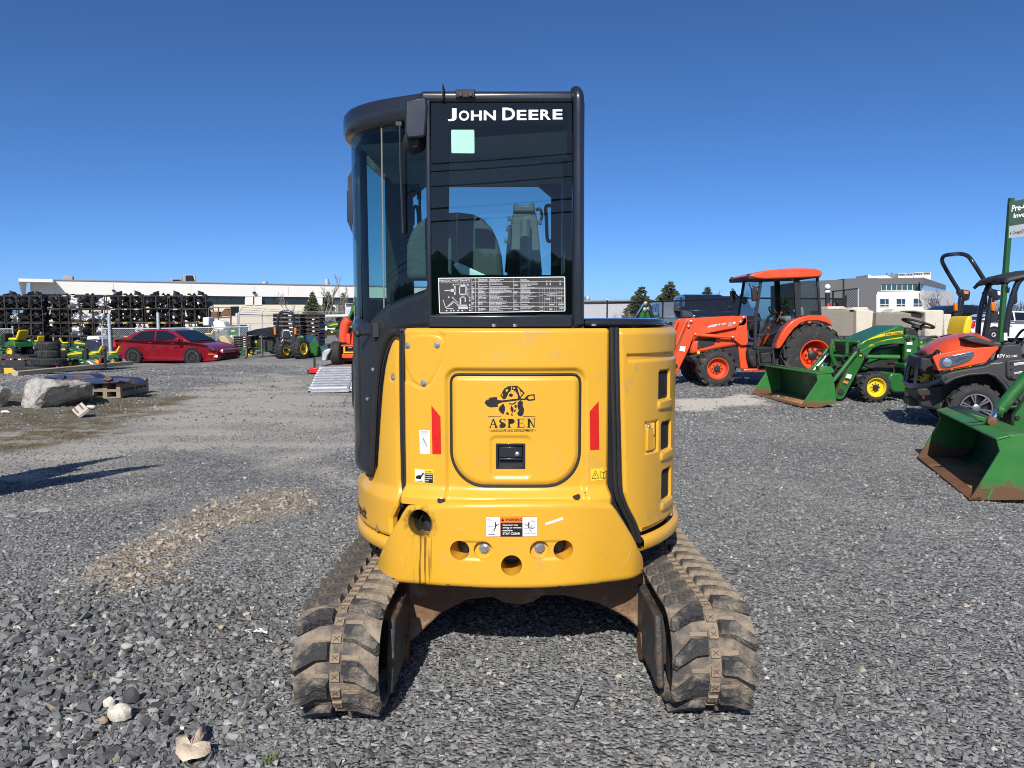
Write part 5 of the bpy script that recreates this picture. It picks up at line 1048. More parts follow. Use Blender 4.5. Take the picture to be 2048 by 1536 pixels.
mb = MB(); text_on(mb, 'JOHN DEERE', None, HG, .005, .03, [(1345,578),(1524,560),(1524,586),(1345,604)]); build(mb, 'brand_lettering', INK, st, smooth=0, normals=False, kind='stuff')
mb = MB(); decal(mb, [(1273,684),(1290,660),(1380,637),(1540,612),(1541,622),(1420,642),(1330,664)], lambda x, y, o=0: GP(*z7((x, y)), .285-o), .002); build(mb, 'arm_stripe', YG, GT, smooth=0, normals=False)
g('engine_bay', KM, [(1060,700),(1560,620),(1560,1000),(1300,1010),(1060,900)], .58, 1.3, GT)
g('front_grille', KM, [(1000,690),(1070,690),(1070,900),(1020,900)], .52, 1.35, GT, .03)
g('side_shield', GR, [(1180,800),(1300,745),(1480,722),(1545,720),(1520,840),(1300,850),(1160,900)], .54, .62, GT, .02)
g('belly_frame', GR, [(1050,880),(1240,850),(1280,930),(1130,980),(1060,960)], .6, 1.3, GT)
g('front_axle', KM, [(1040,1020),(1300,1010),(1330,1080),(1320,1180),(1180,1190),(1060,1120)], .2, 1.5, GT, .03)
g('mower_deck', GR, [(1420,1000),(1540,1010),(1580,1130),(1570,1215),(1440,1210),(1380,1150),(1390,1040)], .05, 1.7, GT, .03)
g('frame_rail', GR, [(1560,1080),(1650,1080),(1700,1220),(1640,1240),(1570,1150)], .3, 1.4, GT)
g('fender', GR, [(1700,760),(1720,700),(1760,690),(1900,640),(2050,640),(2150,760),(2150,900),(1760,900)], .25, 1.55, GT, .04)
g('floor_plate', GR, [(1560,900),(1800,890),(1800,960),(1560,960)], .2, 1.6, GT, .02)
g('dashboard', KP, [(1562,520),(1620,512),(1690,535),(1715,580),(1725,650),(1700,760),(1600,760)], .62, 1.28, GT, .04)
mb = MB(); q = GP(*z7((1705, 468)), .95); mb.tube([q + Vector((math.cos(a)*.27, math.sin(a)*.27, -math.cos(a)*.085)) for a in np.linspace(0, 2*math.pi, 28)], .022, 8); mb.tube([q + Vector((-.27, 0, .085)), q + Vector((0, 0, -.07)), q + Vector((.27, 0, -.085))], .02, 6); mb.tube([q + Vector((0, -.27, 0)), q + Vector((0, 0, -.07)), q + Vector((0, .27, 0))], .02, 6); mb.lathe([(.10, -.10), (.09, -.05), (.03, -.04)], q, (.3, 0, 1), 14); mb.tube([q + Vector((0, 0, -.05)), q + Vector((-.12, 0, -.35))], .04, 8); build(mb, 'steering_wheel', KP, GT)
mb = MB(); q2 = q + Vector((.29, -.05, -.05)); mb.tube([q2 + Vector((-.05, 0, -.02)), q2 + Vector((.03, 0, .03))], .008, 6); mb.ball(q2 + Vector((.03, 0, .04)), .02, 8); build(mb, 'hand_throttle', ZN, GT)
gt('arm_rest', KP, [(1760,690),(1780,650),(1830,620),(1890,612),(1915,628)], .025, GT, d=.45, sm=4)
gt('seat_hinge', YG, [(1712,720),(1735,705),(1740,665)], .025, GT, d=.45)
z8 = zm(1860, 490, .12368)
SPg = PY(14.05)
mb = MB(); mb.pp(SPg, [(590,1200),(635,1142),(690,1160),(694,1250),(655,1470),(550,1505),(545,1380)], 0, .56, z8); build(mb, 'seat_back', YG, GT, bev=.075, seg=4)
mb = MB(); mb.pp(SPg, [(215,1535),(270,1490),(400,1478),(660,1470),(665,1560),(420,1595),(235,1590)], -.02, .58, z8); build(mb, 'seat_cushion', YG, GT, bev=.06, seg=4)
# loader mast, arms, cylinders, guard
for d in (.28, 1.55):
    sh = Vector((0, d-.28, 0)); w7 = lambda P, o=.28: [GP(*z7(p), o) + sh for p in P]
    q = MB(); q.prism(w7([(1562,592),(1600,585),(1690,600),(1706,625),(1704,860),(1622,985),(1572,985),(1545,975),(1560,800)]), (0, .10, 0)); mast = build(q, 'loader_mast', GR, GT, bev=.012)
    q = MB(); q.prism(w7([(1030,775),(1100,750),(1190,700),(1290,660),(1420,635),(1560,625),(1562,690),(1420,690),(1300,705),(1215,740),(1175,790),(1130,850),(905,1275),(868,1290),(828,1285),(812,1240),(1012,830)]), (0, .12, 0)); arm = build(q, 'loader_arm', GR, GT, bev=.012)
    q = MB(); q.tube(w7([(1150, 826), (1290, 828)], .26), .035, 10); q.tube(w7([(1290, 828), (1500, 832)], .26), .042, 10); build(q, 'lift_cylinder', GRL, GT, smooth=50)
    q = MB(); q.tube(w7([(1040, 775), (800, 1075)], .24), .042, 10); build(q, 'tilt_cylinder', GR, GT, smooth=50); q = MB(); q.tube(w7([(800, 1075), (775, 1125)], .24), .022, 8); build(q, 'cylinder_rod', CHR, GT)
    if d < 1:
        for p in ((1047, 758), (1148, 826), (1592, 632), (1655, 626), (1562, 850)): q = MB(); pin(q, GP(*z7(p), .275), ax_, .045 if p[0] < 1650 else .025); build(q, 'pin', KM, GT)
        q = MB(); q.lathe([(.055, 0), (.055, .015), (.035, .016)], GP(*z7((868, 1205)), .275), ax_, 16); build(q, 'pin_boss', KM, GT)
        LA = lambda x, y, o=0: GP(*z7((x, y)), .278-o)
        q = MB(); decal(q, [(1062,795),(1080,788),(1102,790),(1110,803),(1108,826),(1092,838),(1070,836),(1060,822)], LA, .003); bd = build(q, 'brand_badge', INK, arm, smooth=0, normals=False)
        q = MB(); decal(q, [(1070,818),(1078,800),(1086,806),(1084,814),(1092,812),(1094,800),(1099,814),(1100,824),(1086,822),(1076,826)], LA, .006); build(q, 'badge_mark', YG, bd, smooth=0, normals=False)
        q = MB(); text_on(q, '120 R', None, LA, .003, .03, [(1172,698),(1230,686),(1230,708),(1172,720)]); build(q, 'model_lettering', YG, arm, smooth=0, normals=False, kind='stuff')
        for m_, P in ((PAPER, [(940,1010),(992,1022),(978,1066),(920,1052)]), (PDK, [(918,1056),(975,1070),(968,1086),(910,1076)]), (PORG, [(905,1082),(955,1094),(945,1118),(895,1108)]), (PDK, [(895,1110),(943,1120),(935,1138),(890,1128)])): q = MB(); decal(q, P, LA, .003); build(q, 'warning_sticker', m_, arm, smooth=0, normals=False)
        for m_, P in ((PAPER, [(1582,660),(1642,660),(1642,698),(1582,698)]), (PORG, [(1582,656),(1642,656),(1642,666),(1582,666)]), (PAPER, [(1582,745),(1630,748),(1625,775),(1582,772)])): q = MB(); decal(q, P, LA, .003); build(q, 'warning_sticker', m_, mast, smooth=0, normals=False)
        q = MB(); q.tube(spline([GP(*z7(p), .24) for p in ((985, 792), (930, 800), (895, 830), (900, 870), (930, 880))], 5), .014, 6); q.tube(spline([GP(*z7(p), .24) for p in ((890, 925), (840, 940), (805, 985), (800, 1050))], 5), .014, 6); build(q, 'hydraulic_hose', KM, GT, smooth=50)['kind'] = 'stuff'
mb = MB()
for P in ([(785,655,.25), (765,720,.25), (772,810,.25), (800,900,.25), (850,935,.3)], [(785,655,.25), (1060,668,.5)], [(775,815,.25), (1010,838,.5)], [(940,665,.35), (935,830,.35)], [(1060,668,.5), (1062,760,.5)], [(785,655,.25), (785,655,1.55)], [(772,810,.25), (772,810,1.55)]): mb.tube([GP(*z7(p[:2]), p[2]) for p in P], .035, 8)
build(mb, 'grille_guard', GR, GT, smooth=50)
mb = MB()
for i, (A, B) in enumerate((((740, 790), (565, 985)), ((700, 895), (610, 1000)), ((725, 900), (640, 1005)), ((690, 920), (590, 1000)))): mb.tube([GP(*z7(A), 1.1), GP(*z7(B), 1.1)], .022, 6)
build(mb, 'steel_link', ALU, GT)
mb = MB(); mb.tube(spline([GP(*z7(p), 1.0) for p in ((690, 760), (640, 750), (620, 800), (660, 825), (700, 800))], 5), .014, 6); build(mb, 'hydraulic_hose', KM, GT, smooth=50)
mb = MB()
for A, B in (((1620, 1090), (1625, 1215)), ((1660, 1090), (1650, 1210)), ((1585, 1230), (1590, 1310)), ((1600, 1240), (1670, 1230))): mb.tube([GP(*z7(A), .3), GP(*z7(B), .3)], .022, 6)
build(mb, 'deck_linkage', ZN, GT)
mb = MB(); q = GP(*z7((1630, 1265)), .3); q.z = .12; mb.lathe([(.05, -.04), (.12, -.03), (.12, .03), (.05, .04)], q, (0, -1, 0), 16); build(mb, 'gauge_wheel', TY, GT)
mb = MB(); mb.tube([GP(*z7(p), .4) for p in ((1380, 905), (1440, 912))], .03, 6); build(mb, 'oil_filter', PBRT, GT)
wc = GP(*z7((1255, 1172))); wheel(GT, Vector((wc.x, wc.y, .285)), ax_, .285, .24, .17, YG, 16, .028, .07); wheel(GT, Vector((wc.x, wc.y+1.5, .285)), ax_, .285, .24, .17, YG, 16, .028, .07)
for dy in (0, 1.4): q = GP(1925, 740, .2); wheel(GT, Vector((q.x, q.y+dy, .44)), ax_, .44, .34, .25, YG, 16, .035, .1)
# folding roll bar: hoop, hinges, posts, lamps
def RBp(p, y): return PY(y)(*z8(p))
nY, fY = 14.0, 15.05
hoop = spline([RBp((985, 740), nY), RBp((860, 540), nY), RBp((700, 290), nY+.02), RBp((610, 180), nY+.14), RBp((500, 145), nY+.3), RBp((380, 150), fY-.35), RBp((250, 168), fY-.12), RBp((200, 215), fY), RBp((210, 300), fY), RBp((340, 530), fY), RBp((470, 740), fY)], 5)
mb = MB(); mb.tube(hoop, .038, 10); build(mb, 'roll_bar', K_, GT, smooth=60)
for y, hx in ((nY, 0), (fY, 1)):
    H8 = [(985,700),(1150,740),(1135,880),(1085,900),(1010,830),(960,770)] if not hx else [(480,730),(520,715),(640,735),(655,770),(640,880),(590,905),(520,840),(470,770)]
    mb = MB(); mb.pp(PY(y-.06), H8, 0, .12, z8); hb = build(mb, 'roll_bar_hinge', K_, GT, bev=.01)
    mb = MB(); P8 = [(1000,830),(1060,850),(960,1430),(1000,1900),(880,1900),(890,1440)] if not hx else [(505,835),(575,850),(520,1130),(520,1800),(420,1800),(455,1130)]
    mb.pp(PY(y-.05), P8, 0, .10, z8); build(mb, 'roll_bar_post', K_, GT, bev=.01)
    A8 = [(1000,925),(1060,925),(1060,1068),(1000,1068)] if not hx else [(400,935),(455,935),(455,1068),(400,1068)]
    mb = MB(); mb.pp(PY(y-.08), A8, 0, .06, z8); build(mb, 'turn_lamp', AMB, GT, bev=.015)
    B8 = [(985,1070),(1105,1070),(1100,1240),(990,1240)] if not hx else [(385,1080),(470,1080),(460,1180),(385,1180)]
    mb = MB(); mb.pp(PY(y-.03), B8, 0, .1, z8); build(mb, 'tail_lamp', KP, GT, bev=.01)
    mb = MB(); decal(mb, [(545,735),(625,745),(620,795),(550,785)] if hx else [(1090,745),(1140,750),(1138,812),(1100,808)], lambda x, y_, o=0, y=y: PY(y-.063)(*z8((x, y_)))); build(mb, 'hinge_sticker', PORG if hx else PAPER, hb, smooth=0, normals=False)
# buckets: curved shell between two side plates
def bucket(par, pl, prof, side, W, zf, rim, mt, bt):
    """prof: px of the inner shell from the top lip over the back to the cutting edge; side: outline of a side plate (near plane)"""
    t = .02; a = [pl(*zf(p), .015) for p in prof]; n = len(a); mb = MB(); sh = pl.n*(W-.03); vs = []
    for p in a: vs += [p, p + sh]
    mb.add(vs, [(2*i, 2*i+1, 2*i+3, 2*i+2) for i in range(n-1)]); o = build(mb, 'bucket_shell', bt, par, smooth=50)
    sm = o.modifiers.new('plate', 'SOLIDIFY'); sm.thickness = .02; sm.offset = 0
    for d in (0, W-.025): mb = MB(); mb.prism([pl(*zf(p), 0) + pl.n*d for p in side], pl.n*.025); build(mb, 'bucket_side', mt, par, bev=.004)
    return o
BKm = mat('rust_worn_green', (.03, .175, .035), .48, var=.2, vs=6, dirt=(.15, .075, .035), damt=.05, ds=7, dz=(.02, .30))
BKf = mat('rust_worn_green_large', (.03, .175, .035), .45, var=.15, vs=6, dirt=(.13, .066, .034), damt=.0, ds=6, dz=(.05, .42))
BKi = mat('bucket_floor_rust', (.028, .10, .03), .5, var=.2, vs=5, dirt=(.30, .155, .06), damt=.12, ds=3.5, dz=(.0, .16))
BP = Pl((at(1602, 813, 12.95).x, 12.95, 0), R(3.5))
bucket(GT, BP, [(612,1012),(690,1003),(758,1003),(785,1060),(805,1180),(808,1290),(770,1330),(640,1368),(440,1364)], [(610,1010),(690,1001),(762,1001),(790,1060),(812,1180),(820,1300),(800,1325),(640,1376),(440,1368),(505,1265),(622,1090)], 2.26, z7, None, BKm, BKi)
mb = MB(); a, b = BP(*z7((436, 1366)), 0), BP(*z7((500, 1362)), 0); mb.prism([a, b, b + Vector((0, 0, .02)), a + Vector((0, 0, .012))], BP.n*2.26); build(mb, 'cutting_edge', RUST, GT)
mb = MB(); mb.pp(BP, [(606,1006),(770,996),(770,1006),(612,1016)], -.01, 2.28, z7); build(mb, 'bucket_lip', GRL, GT, bev=.004)
mb = MB(); q = BP(*z7((690, 1003)), 1.0); mb.cbox(q + Vector((.05, .1, .06)), (.12, .12, .06)); build(mb, 'bucket_hook', GRL, GT, bev=.008); mb = MB(); mb.cbox(BP(*z7((720, 1003)), .3) + Vector((0, .1, .04)), (.1, .03, .05)); build(mb, 'bucket_hook', GRL, GT, bev=.008)
# ---- orange and black utility vehicle, turned a little away
zA = zm(1780, 640, .24746); UP_ = Pl((PY(10.0)(1953, 868).x, 10.0, 0), R(-17))
UV = thing('utility_vehicle', 'orange-nosed black utility vehicle with a canopy roof and tubular bull bar', 'utility vehicle', (7.3, 10.4, 0))
u_ = lambda *a, **k: pr(*a, z=zA, pl=UP_, **k)
ut = lambda *a, **k: tb(*a, z=zA, pl=UP_, **k)
axu = -UP_.n; WU = 1.42
KPL = mat('grey_black_plastic', (.035, .036, .037), .55, var=.12, bump=.1, bs=150)
def loft(par, name, m_, st, smooth=45, bev=0):
    """st: rows of (px pts, offset): skin through them, ends closed"""
    mb = MB(); rows = [[UP_(*zA(p), o) for p in P] for P, o in st]; n = len(rows[0]); vs = [p for r in rows for p in r]; fs = []
    for i in range(len(rows)-1):
        for k in range(n): fs.append((i*n+k, i*n+(k+1) % n, (i+1)*n+(k+1) % n, (i+1)*n+k))
    fs += [tuple(range(n)), tuple(range((len(rows)-1)*n, len(rows)*n))]; mb.add(vs, fs); return build(mb, name, m_, par, smooth=smooth, bev=bev)
# hood: section across (near edge low, crown in the middle) swept from nose to windscreen, in vehicle axes
dU = UP_.d; nU = UP_.n; o0 = UP_(*zA((385, 412)), 0)
def uvp(l, w_, z): return Vector((o0.x, o0.y, 0)) + dU*l + nU*w_ + Vector((0, 0, z))
Lh = (UP_(*zA((880, 215)), 0) - o0).dot(dU); zn = o0.z; zr2 = UP_(*zA((880, 215)), 0).z
mb = MB(); st = [(-.06, .46, zn+.02, zn+.20, .50), (-.04, .30, zn, zn+.27, .62), (.04, .14, zn-.0, zn+.335, .8), (Lh*.25, .03, zn+.03, zn+.42, .9), (Lh*.55, .0, zn+.075, zn+.475, .95), (Lh*.8, .0, zn+.14, zn+.50, .98), (Lh, .0, zr2-.02, zr2+.075, 1)]
Pg = []
for l, inset, zlow, zt_, k in st:
    row = []
    for j in range(15):
        t = j/14; a = abs(2*t-1); w_ = inset + (WU-2*inset)*t
        zz = zlow + (zt_-zlow)*(1 - a**5)**.55*.86 + (zt_-zlow)*.14*(1-a*a)
        row.append(uvp(l, w_, zz))
    Pg.append([tuple(p) for p in row])
mb.grid(np.array(Pg)); hood = build(mb, 'hood', OR, UV, smooth=60); hood.modifiers.new('plate', 'SOLIDIFY').thickness = .02
u_('hood_side', OR, [(392,414),(345,300),(365,285),(420,270),(620,230),(875,212),(880,222),(775,345),(640,372),(480,402)], -.005, .05, UV, .02)
hl = [(400,330),(412,305),(470,290),(560,272),(660,252),(684,262),(680,290),(650,325),(560,362),(480,385),(420,388),(402,360)]
u_('headlight', CHR, hl, -.022, .02, UV, .01); 
mb = MB(); mb.pp(UP_, chaikin(hl, 1), -.035, -.030, zA); build(mb, 'headlight_lens', LENS, UV)
mb = MB(); mb.lathe([(.058, 0), (.054, .015), (.02, .022)], UP_(*zA((462, 345)), -.022), axu, 18); build(mb, 'lamp_reflector', mat('lamp_silver', (.55, .60, .66), .15, metal=.8), UV, smooth=60)
u_('lamp_visor', mat('lamp_blue_grey', (.12, .16, .22), .2, metal=.5), [(520,330),(560,300),(640,280),(600,310),(540,345)], -.028, -.018, UV, .003)
u_('front_grille', KP, [(250,300),(330,310),(385,412),(420,440),(300,440),(240,400)], .25, 1.15, UV, .03)
mb = MB(); q = uvp(-.085, .70, zn+.12); mb.lathe([(.05, 0), (.05, .012), (.03, .014)], q, -dU, 18); build(mb, 'nose_badge', KM, UV)
u_('front_fender', KPL, [(408,478),(420,445),(520,412),(660,388),(775,368),(870,320),(905,210),(960,196),(1065,198),(1070,300),(1100,330),(1100,700),(1000,620),(930,510),(860,448),(800,430),(640,440),(520,470),(440,520)], -.02, .16, UV, .02)
u_('fender_lip', KPL, [(430,500),(520,458),(640,428),(800,418),(870,440),(935,505),(1010,625),(1100,720),(1100,760),(990,650),(915,525),(850,462),(795,440),(640,450),(530,480),(450,525)], -.07, .10, UV, .015)
u_('wheel_arch', INK, [(430,520),(640,440),(800,430),(930,510),(1010,640),(1010,800),(420,800)], .33, .40, UV, 0)
u_('chassis', KM, [(210,560),(420,520),(1100,700),(1300,900),(900,840),(240,700)], .35, 1.1, UV, .03)
u_('cowl', KPL, [(600,150),(690,130),(860,190),(905,212),(890,226),(640,175)], .0, WU, UV, .03)
u_('dash_panel', KPL, [(820,170),(960,180),(960,240),(880,240)], .1, 1.3, UV, .03)
u_('door_panel', KPL, [(940,325),(1100,310),(1300,310),(1300,560),(1100,500),(960,480),(940,450)], -.05, .0, UV, .02)
for P in ([(1000,348),(1100,338),(1300,320),(1300,342),(1100,358),(1002,372)], [(1000,425),(1100,408),(1300,384),(1300,404),(1100,426),(1002,442)]): u_('door_strip', ALU, P, -.06, -.045, UV, .004)
for P in ((980, 352), (980, 400), (982, 462)): mb = MB(); mb.lathe([(.016, 0), (.01, .012)], UP_(*zA(P), -.05), axu, 10); build(mb, 'door_rivet', KM, UV)
UDp = lambda x, y, o=0: UP_(*zA((x, y)), -.022-o)
mb = MB(); text_on(mb, 'RTV', None, UDp, .002, .03, [(868,280),(930,276),(928,302),(866,306)]); text_on(mb, 'X1140', None, UDp, .002, .01, [(936,284),(1030,280),(1028,300),(934,304)]); build(mb, 'model_lettering', PAPER, UV, smooth=0, normals=False, kind='stuff')
mb = MB(); text_on(mb, 'Power Steering', None, UDp, .002, .02, [(815,352),(908,340),(908,350),(815,362)]); build(mb, 'side_lettering', PAPER, UV, smooth=0, normals=False, kind='stuff')
RIMS = mat('rim_silver', (.40, .40, .41), .3, metal=.85)
fc = UP_(*zA((695, 745)), .05)
wheel(UV, Vector((fc.x, fc.y, .33)), axu, .335, .26, .195, RIMS, 13, .024, .04, spokes=6, chev=.22)
wheel(UV, Vector((fc.x, fc.y, .33)) + nU*1.2, axu, .335, .26, .195, RIMS, 13, .024, .04, spokes=6, chev=.22)
for w_ in (0, 1.2): wheel(UV, Vector((fc.x, fc.y, .33)) + dU*1.95 + nU*w_, axu, .335, .26, .195, RIMS, 13, .024, .04, spokes=6, chev=.22)
u_('side_sill', KPL, [(1000,640),(1600,760),(1600,860),(1050,800)], .0, 1.4, UV, .03)
u_('seat_box', KPL, [(1250,330),(1700,330),(1700,700),(1250,700)], .1, 1.3, UV, .04)
u_('seat_backrest', KP, [(1420,80),(1500,60),(1560,340),(1300,340),(1300,300),(1440,290)], .15, 1.3, UV, .05)
# bull bar
gl = [uvp(-.30, .06, .50), uvp(-.30, WU-.06, .50)]
zB = UP_(*zA((300, 520)), .05); 
mb = MB(); A0 = UP_(*zA((425, 480)), .02); l0 = (A0 - uvp(0, 0, A0.z)).dot(dU)
bz = .60; fx = -.20
low_ = spline([uvp(l0, .02, A0.z), uvp(fx+.10, .10, bz+.02), uvp(fx, .30, bz-.02), uvp(fx-.02, WU/2, bz-.03), uvp(fx, WU-.30, bz-.02), uvp(fx+.10, WU-.10, bz+.02), uvp(l0, WU-.02, A0.z)], 5)
mb.tube(low_, .032, 10); mb.lathe([(.042, 0), (.042, .05), (.03, .055)], uvp(l0, .02, A0.z)+axu*.0, dU*.3+axu, 14)
top_ = spline([uvp(l0-.02, .05, A0.z+.04), uvp(l0+.0, .05, zn+.15), uvp(l0-.06, .10, zn+.26), uvp(fx+.20, .30, zn+.20), uvp(fx+.08, .42, zn+.16), uvp(fx+.06, WU/2, zn+.155), uvp(fx+.08, WU-.42, zn+.16), uvp(fx+.20, WU-.30, zn+.20), uvp(l0-.06, WU-.10, zn+.26), uvp(l0, WU-.05, zn+.12), uvp(l0-.02, WU-.05, A0.z+.04)], 5)
mb.tube(top_, .022, 10)
for w_ in (.36, WU/2+.18, WU-.36): mb.tube([uvp(fx, w_, bz-.02), uvp(fx+.02, w_, bz+.18), uvp(fx+.08, w_, zn+.165)], .026, 8)
mb.tube([uvp(fx, .36, bz), uvp(.0, .36, bz-.02)], .026, 8); mb.tube([uvp(fx, WU-.36, bz), uvp(.0, WU-.36, bz-.02)], .026, 8); build(mb, 'bull_bar', K_, UV, smooth=55)
mb = MB(); mb.obox(uvp(fx+.10, WU/2, .46), dU*.06, nU*.30, Vector((0, 0, .10))); mb.obox(uvp(fx+.02, WU/2, .34), dU*.05, nU*.22, Vector((0, 0, .05))); build(mb, 'winch_mount', KM, UV, bev=.01)
mb = MB(); mb.lathe([(.035, 0), (.035, .02), (.012, .03)], uvp(fx+.12, .32, .44), -dU, 14); build(mb, 'marker_lamp', AMB, UV)
mb = MB(); q = uvp(fx-.04, WU/2, .28); mb.tube([q, q + Vector((0, 0, -.07))], .018, 8); mb.tube([q + Vector((-.03, 0, -.08)), q + Vector((.03, 0, -.13)), q + Vector((.0, 0, -.16))], .012, 6); build(mb, 'tow_hook', ZN, UV)
# canopy and posts
zC = zm(1860, 490, .12368)
ucp = lambda p, o: UP_(*zC(p), o)
def post(name, pts, r): mb = MB(); mb.tube(spline(pts, 5), r, 10); return build(mb, name, K_, UV, smooth=60)
n_t, n_b = ucp((1380, 600), .06), ucp((1230, 1480), .06)
post('canopy_post', [n_b, ucp((1240, 1300), .06), ucp((1290, 1000), .06), ucp((1400, 650), .06), ucp((1500, 520), .06)], .036)
shf = nU*(WU-.14)
post('canopy_post', [n_b + shf, ucp((1240, 1300), .06) + shf, ucp((1290, 1000), .06) + shf, ucp((1400, 650), .06) + shf, ucp((1500, 520), .06) + shf], .036)
mb = MB(); mb.tube(spline([ucp((1270, 1010), .06) + shf, ucp((1370, 985), .06) + shf, ucp((1385, 850), .06) + shf, ucp((1370, 760), .06) + shf, ucp((1310, 720), .06) + shf], 5), .014, 8); build(mb, 'grab_rail', K_, UV)
mb = MB(); mb.pp(UP_, [(1250,660),(1300,680),(1290,780),(1250,770)], .0, .1, zC); mb.pp(UP_, [(1300,800),(1420,660),(1420,930),(1380,960),(1290,940)], .08, .14, zC); build(mb, 'post_bracket', K_, UV, bev=.015)
rt = (ucp((1230, 480), 0) - uvp(0, 0, 0)).dot(dU); zt_ = ucp((1230, 500), 0).z
mb = MB(); Pg = []
for l, dz in ((rt-.02, -.03), (rt+.03, .02), (rt+.25, .075), (rt+.6, .10), (rt+1.2, .105), (rt+1.9, .09)):
    Pg.append([tuple(uvp(l, -.02 + (WU+.04)*j/16, zt_ + dz - .06*abs(2*j/16-1)**4 + (.012 if j % 4 in (1, 2) else 0))) for j in range(17)])
mb.grid(np.array(Pg)); rf = build(mb, 'canopy_roof', KPL, UV, smooth=50); rf.modifiers.new('plate', 'SOLIDIFY').thickness = .045
mb = MB(); mb.obox(uvp(rt+.06, WU*.35, zt_-.06), dU*.04, nU*.16, Vector((0, 0, .03))); build(mb, 'roof_lamp', KP, UV, bev=.01)
mb = MB(); mb.pp(UP_, [(1195,1420),(1250,1420),(1252,1545),(1195,1540)], .018, .02, zC); build(mb, 'post_sticker', PAPER, UV)
mb = MB(); q = uvp(Lh+.35, .45, 1.20); mb.tube([q + dU*(math.cos(a)*.06) + nU*(math.sin(a)*.17) + Vector((0, 0, math.cos(a)*.16)) for a in np.linspace(0, 2*math.pi, 22)], .016, 8); mb.tube([q + nU*-.16, q + dU*-.03, q + nU*.16], .014, 6); mb.tube([q, q - dU*.25 - Vector((0, 0, .12))], .03, 8); build(mb, 'steering_wheel', KP, UV, smooth=50)
# ---- foreground green loader bucket with its arm
FL = thing('loader_bucket', 'large green loader bucket with a rusty floor, lowered on the gravel in the foreground', 'loader bucket', (4.8, 7.2, 0))
FP_ = Pl((3.83, 6.45, 0), R(-17))
FP_ = Pl((at(1938, 1000, 6.24).x, 6.24, 0), R(-17))
prf = [(862,962),(980,935),(1120,918),(1230,1000),(1290,1150),(1270,1330),(1180,1420),(1090,1448),(740,1448),(645,1452)]
sid = [(858,962),(980,932),(1120,914),(1235,998),(1296,1150),(1275,1335),(1185,1428),(1090,1455),(740,1460),(640,1456),(690,1385),(888,1062)]
bucket(FL, FP_, prf, sid, 2.06, zA, None, BKf, BKi)
mb = MB(); a, b = FP_(*zA((640, 1456)), 0), FP_(*zA((745, 1456)), 0); mb.prism([a, b, b + Vector((0, 0, .03)), a + Vector((0, 0, .012))], FP_.n*2.06); build(mb, 'cutting_edge', RUST, FL)
mb = MB(); a = FP_(*zA((672, 1428)), -.004); b = FP_(*zA((700, 1400)), -.004); mb.pp(FP_, [(855,955),(975,930),(978,944),(862,975)], -.01, 2.07, zA); build(mb, 'bucket_lip', GRL, FL, bev=.006)
for P in ([(728,1356),(805,1354),(804,1364),(728,1366)], [(822,1360),(836,1362),(805,1445),(780,1448)]): mb = MB(); mb.pp(FP_, P, -.006, .002, zA); build(mb, 'weld_strip', GRL, FL)
# top brackets, cylinder, arm (its tractor stands outside the picture)
def fpl(p, o): return FP_(*zA(p), o)
for o in (.62, .80): mb = MB(); mb.pp(Pl(FP_.p + FP_.n*o, R(-17)), [(640,752),(770,790),(830,790),(850,810),(845,860),(700,800)], 0, .03, zA); build(mb, 'bucket_bracket', GR, FL, bev=.005)
PLc = Pl(FP_.p + FP_.n*.70, R(-17)); cy = lambda p: PLc(*zA(p), 0)
mb = MB(); mb.tube([cy((890, 720)), cy((1130, 430))], .055, 12); mb.tube([cy((865, 722)), cy((905, 732))], .06, 12); build(mb, 'tilt_cylinder', GR, FL, smooth=50)
mb = MB(); mb.tube([cy((885, 730)), cy((825, 812))], .03, 10); build(mb, 'cylinder_rod', CHR, FL)
mb = MB(); pin(mb, PLc(*zA((822, 815)), -.10), -PLc.n, .04); build(mb, 'pin', RUST, FL)
mb = MB(); mb.tube(spline([cy((920, 702)), cy((975, 705)), cy((1040, 690)), cy((1130, 600))], 5), .018, 8); build(mb, 'hydraulic_hose', KM, FL, smooth=60)
mb = MB(); mb.tube([cy((918, 700)), cy((985, 706))], .016, 8); build(mb, 'hydraulic_pipe', ZN, FL)
mb = MB(); mb.pp(Pl(FP_.p + FP_.n*.55, R(-17)), [(960,900),(1000,870),(1010,760),(1060,700),(1140,560),(1400,300),(1400,560),(1200,780),(1090,905)], 0, .09, zA); build(mb, 'loader_arm', GR, FL, bev=.008)
for p in ((1030, 790), (965, 900)): mb = MB(); mb.lathe([(.022, 0), (.018, .012)], Pl(FP_.p + FP_.n*.545, R(-17))(*zA(p)), -FP_.n, 10); build(mb, 'pin', KM, FL)
mb = MB(); mb.tube([fpl((950, 820), .8), fpl((985, 835), .8)], .02, 6); mb.pp(Pl(FP_.p + FP_.n*.5, R(-17)), [(870,880),(950,868),(960,885),(880,895)], 0, .5, zA); build(mb, 'latch_lever', RUST, FL)
# ================================================================ buildings, fences, trees, stock in the background
def bx(name, m_, a, b, par=None, bev=0., **k): mb = MB(); mb.box(a, b); return build(mb, name, m_, par, bev=bev, **k)
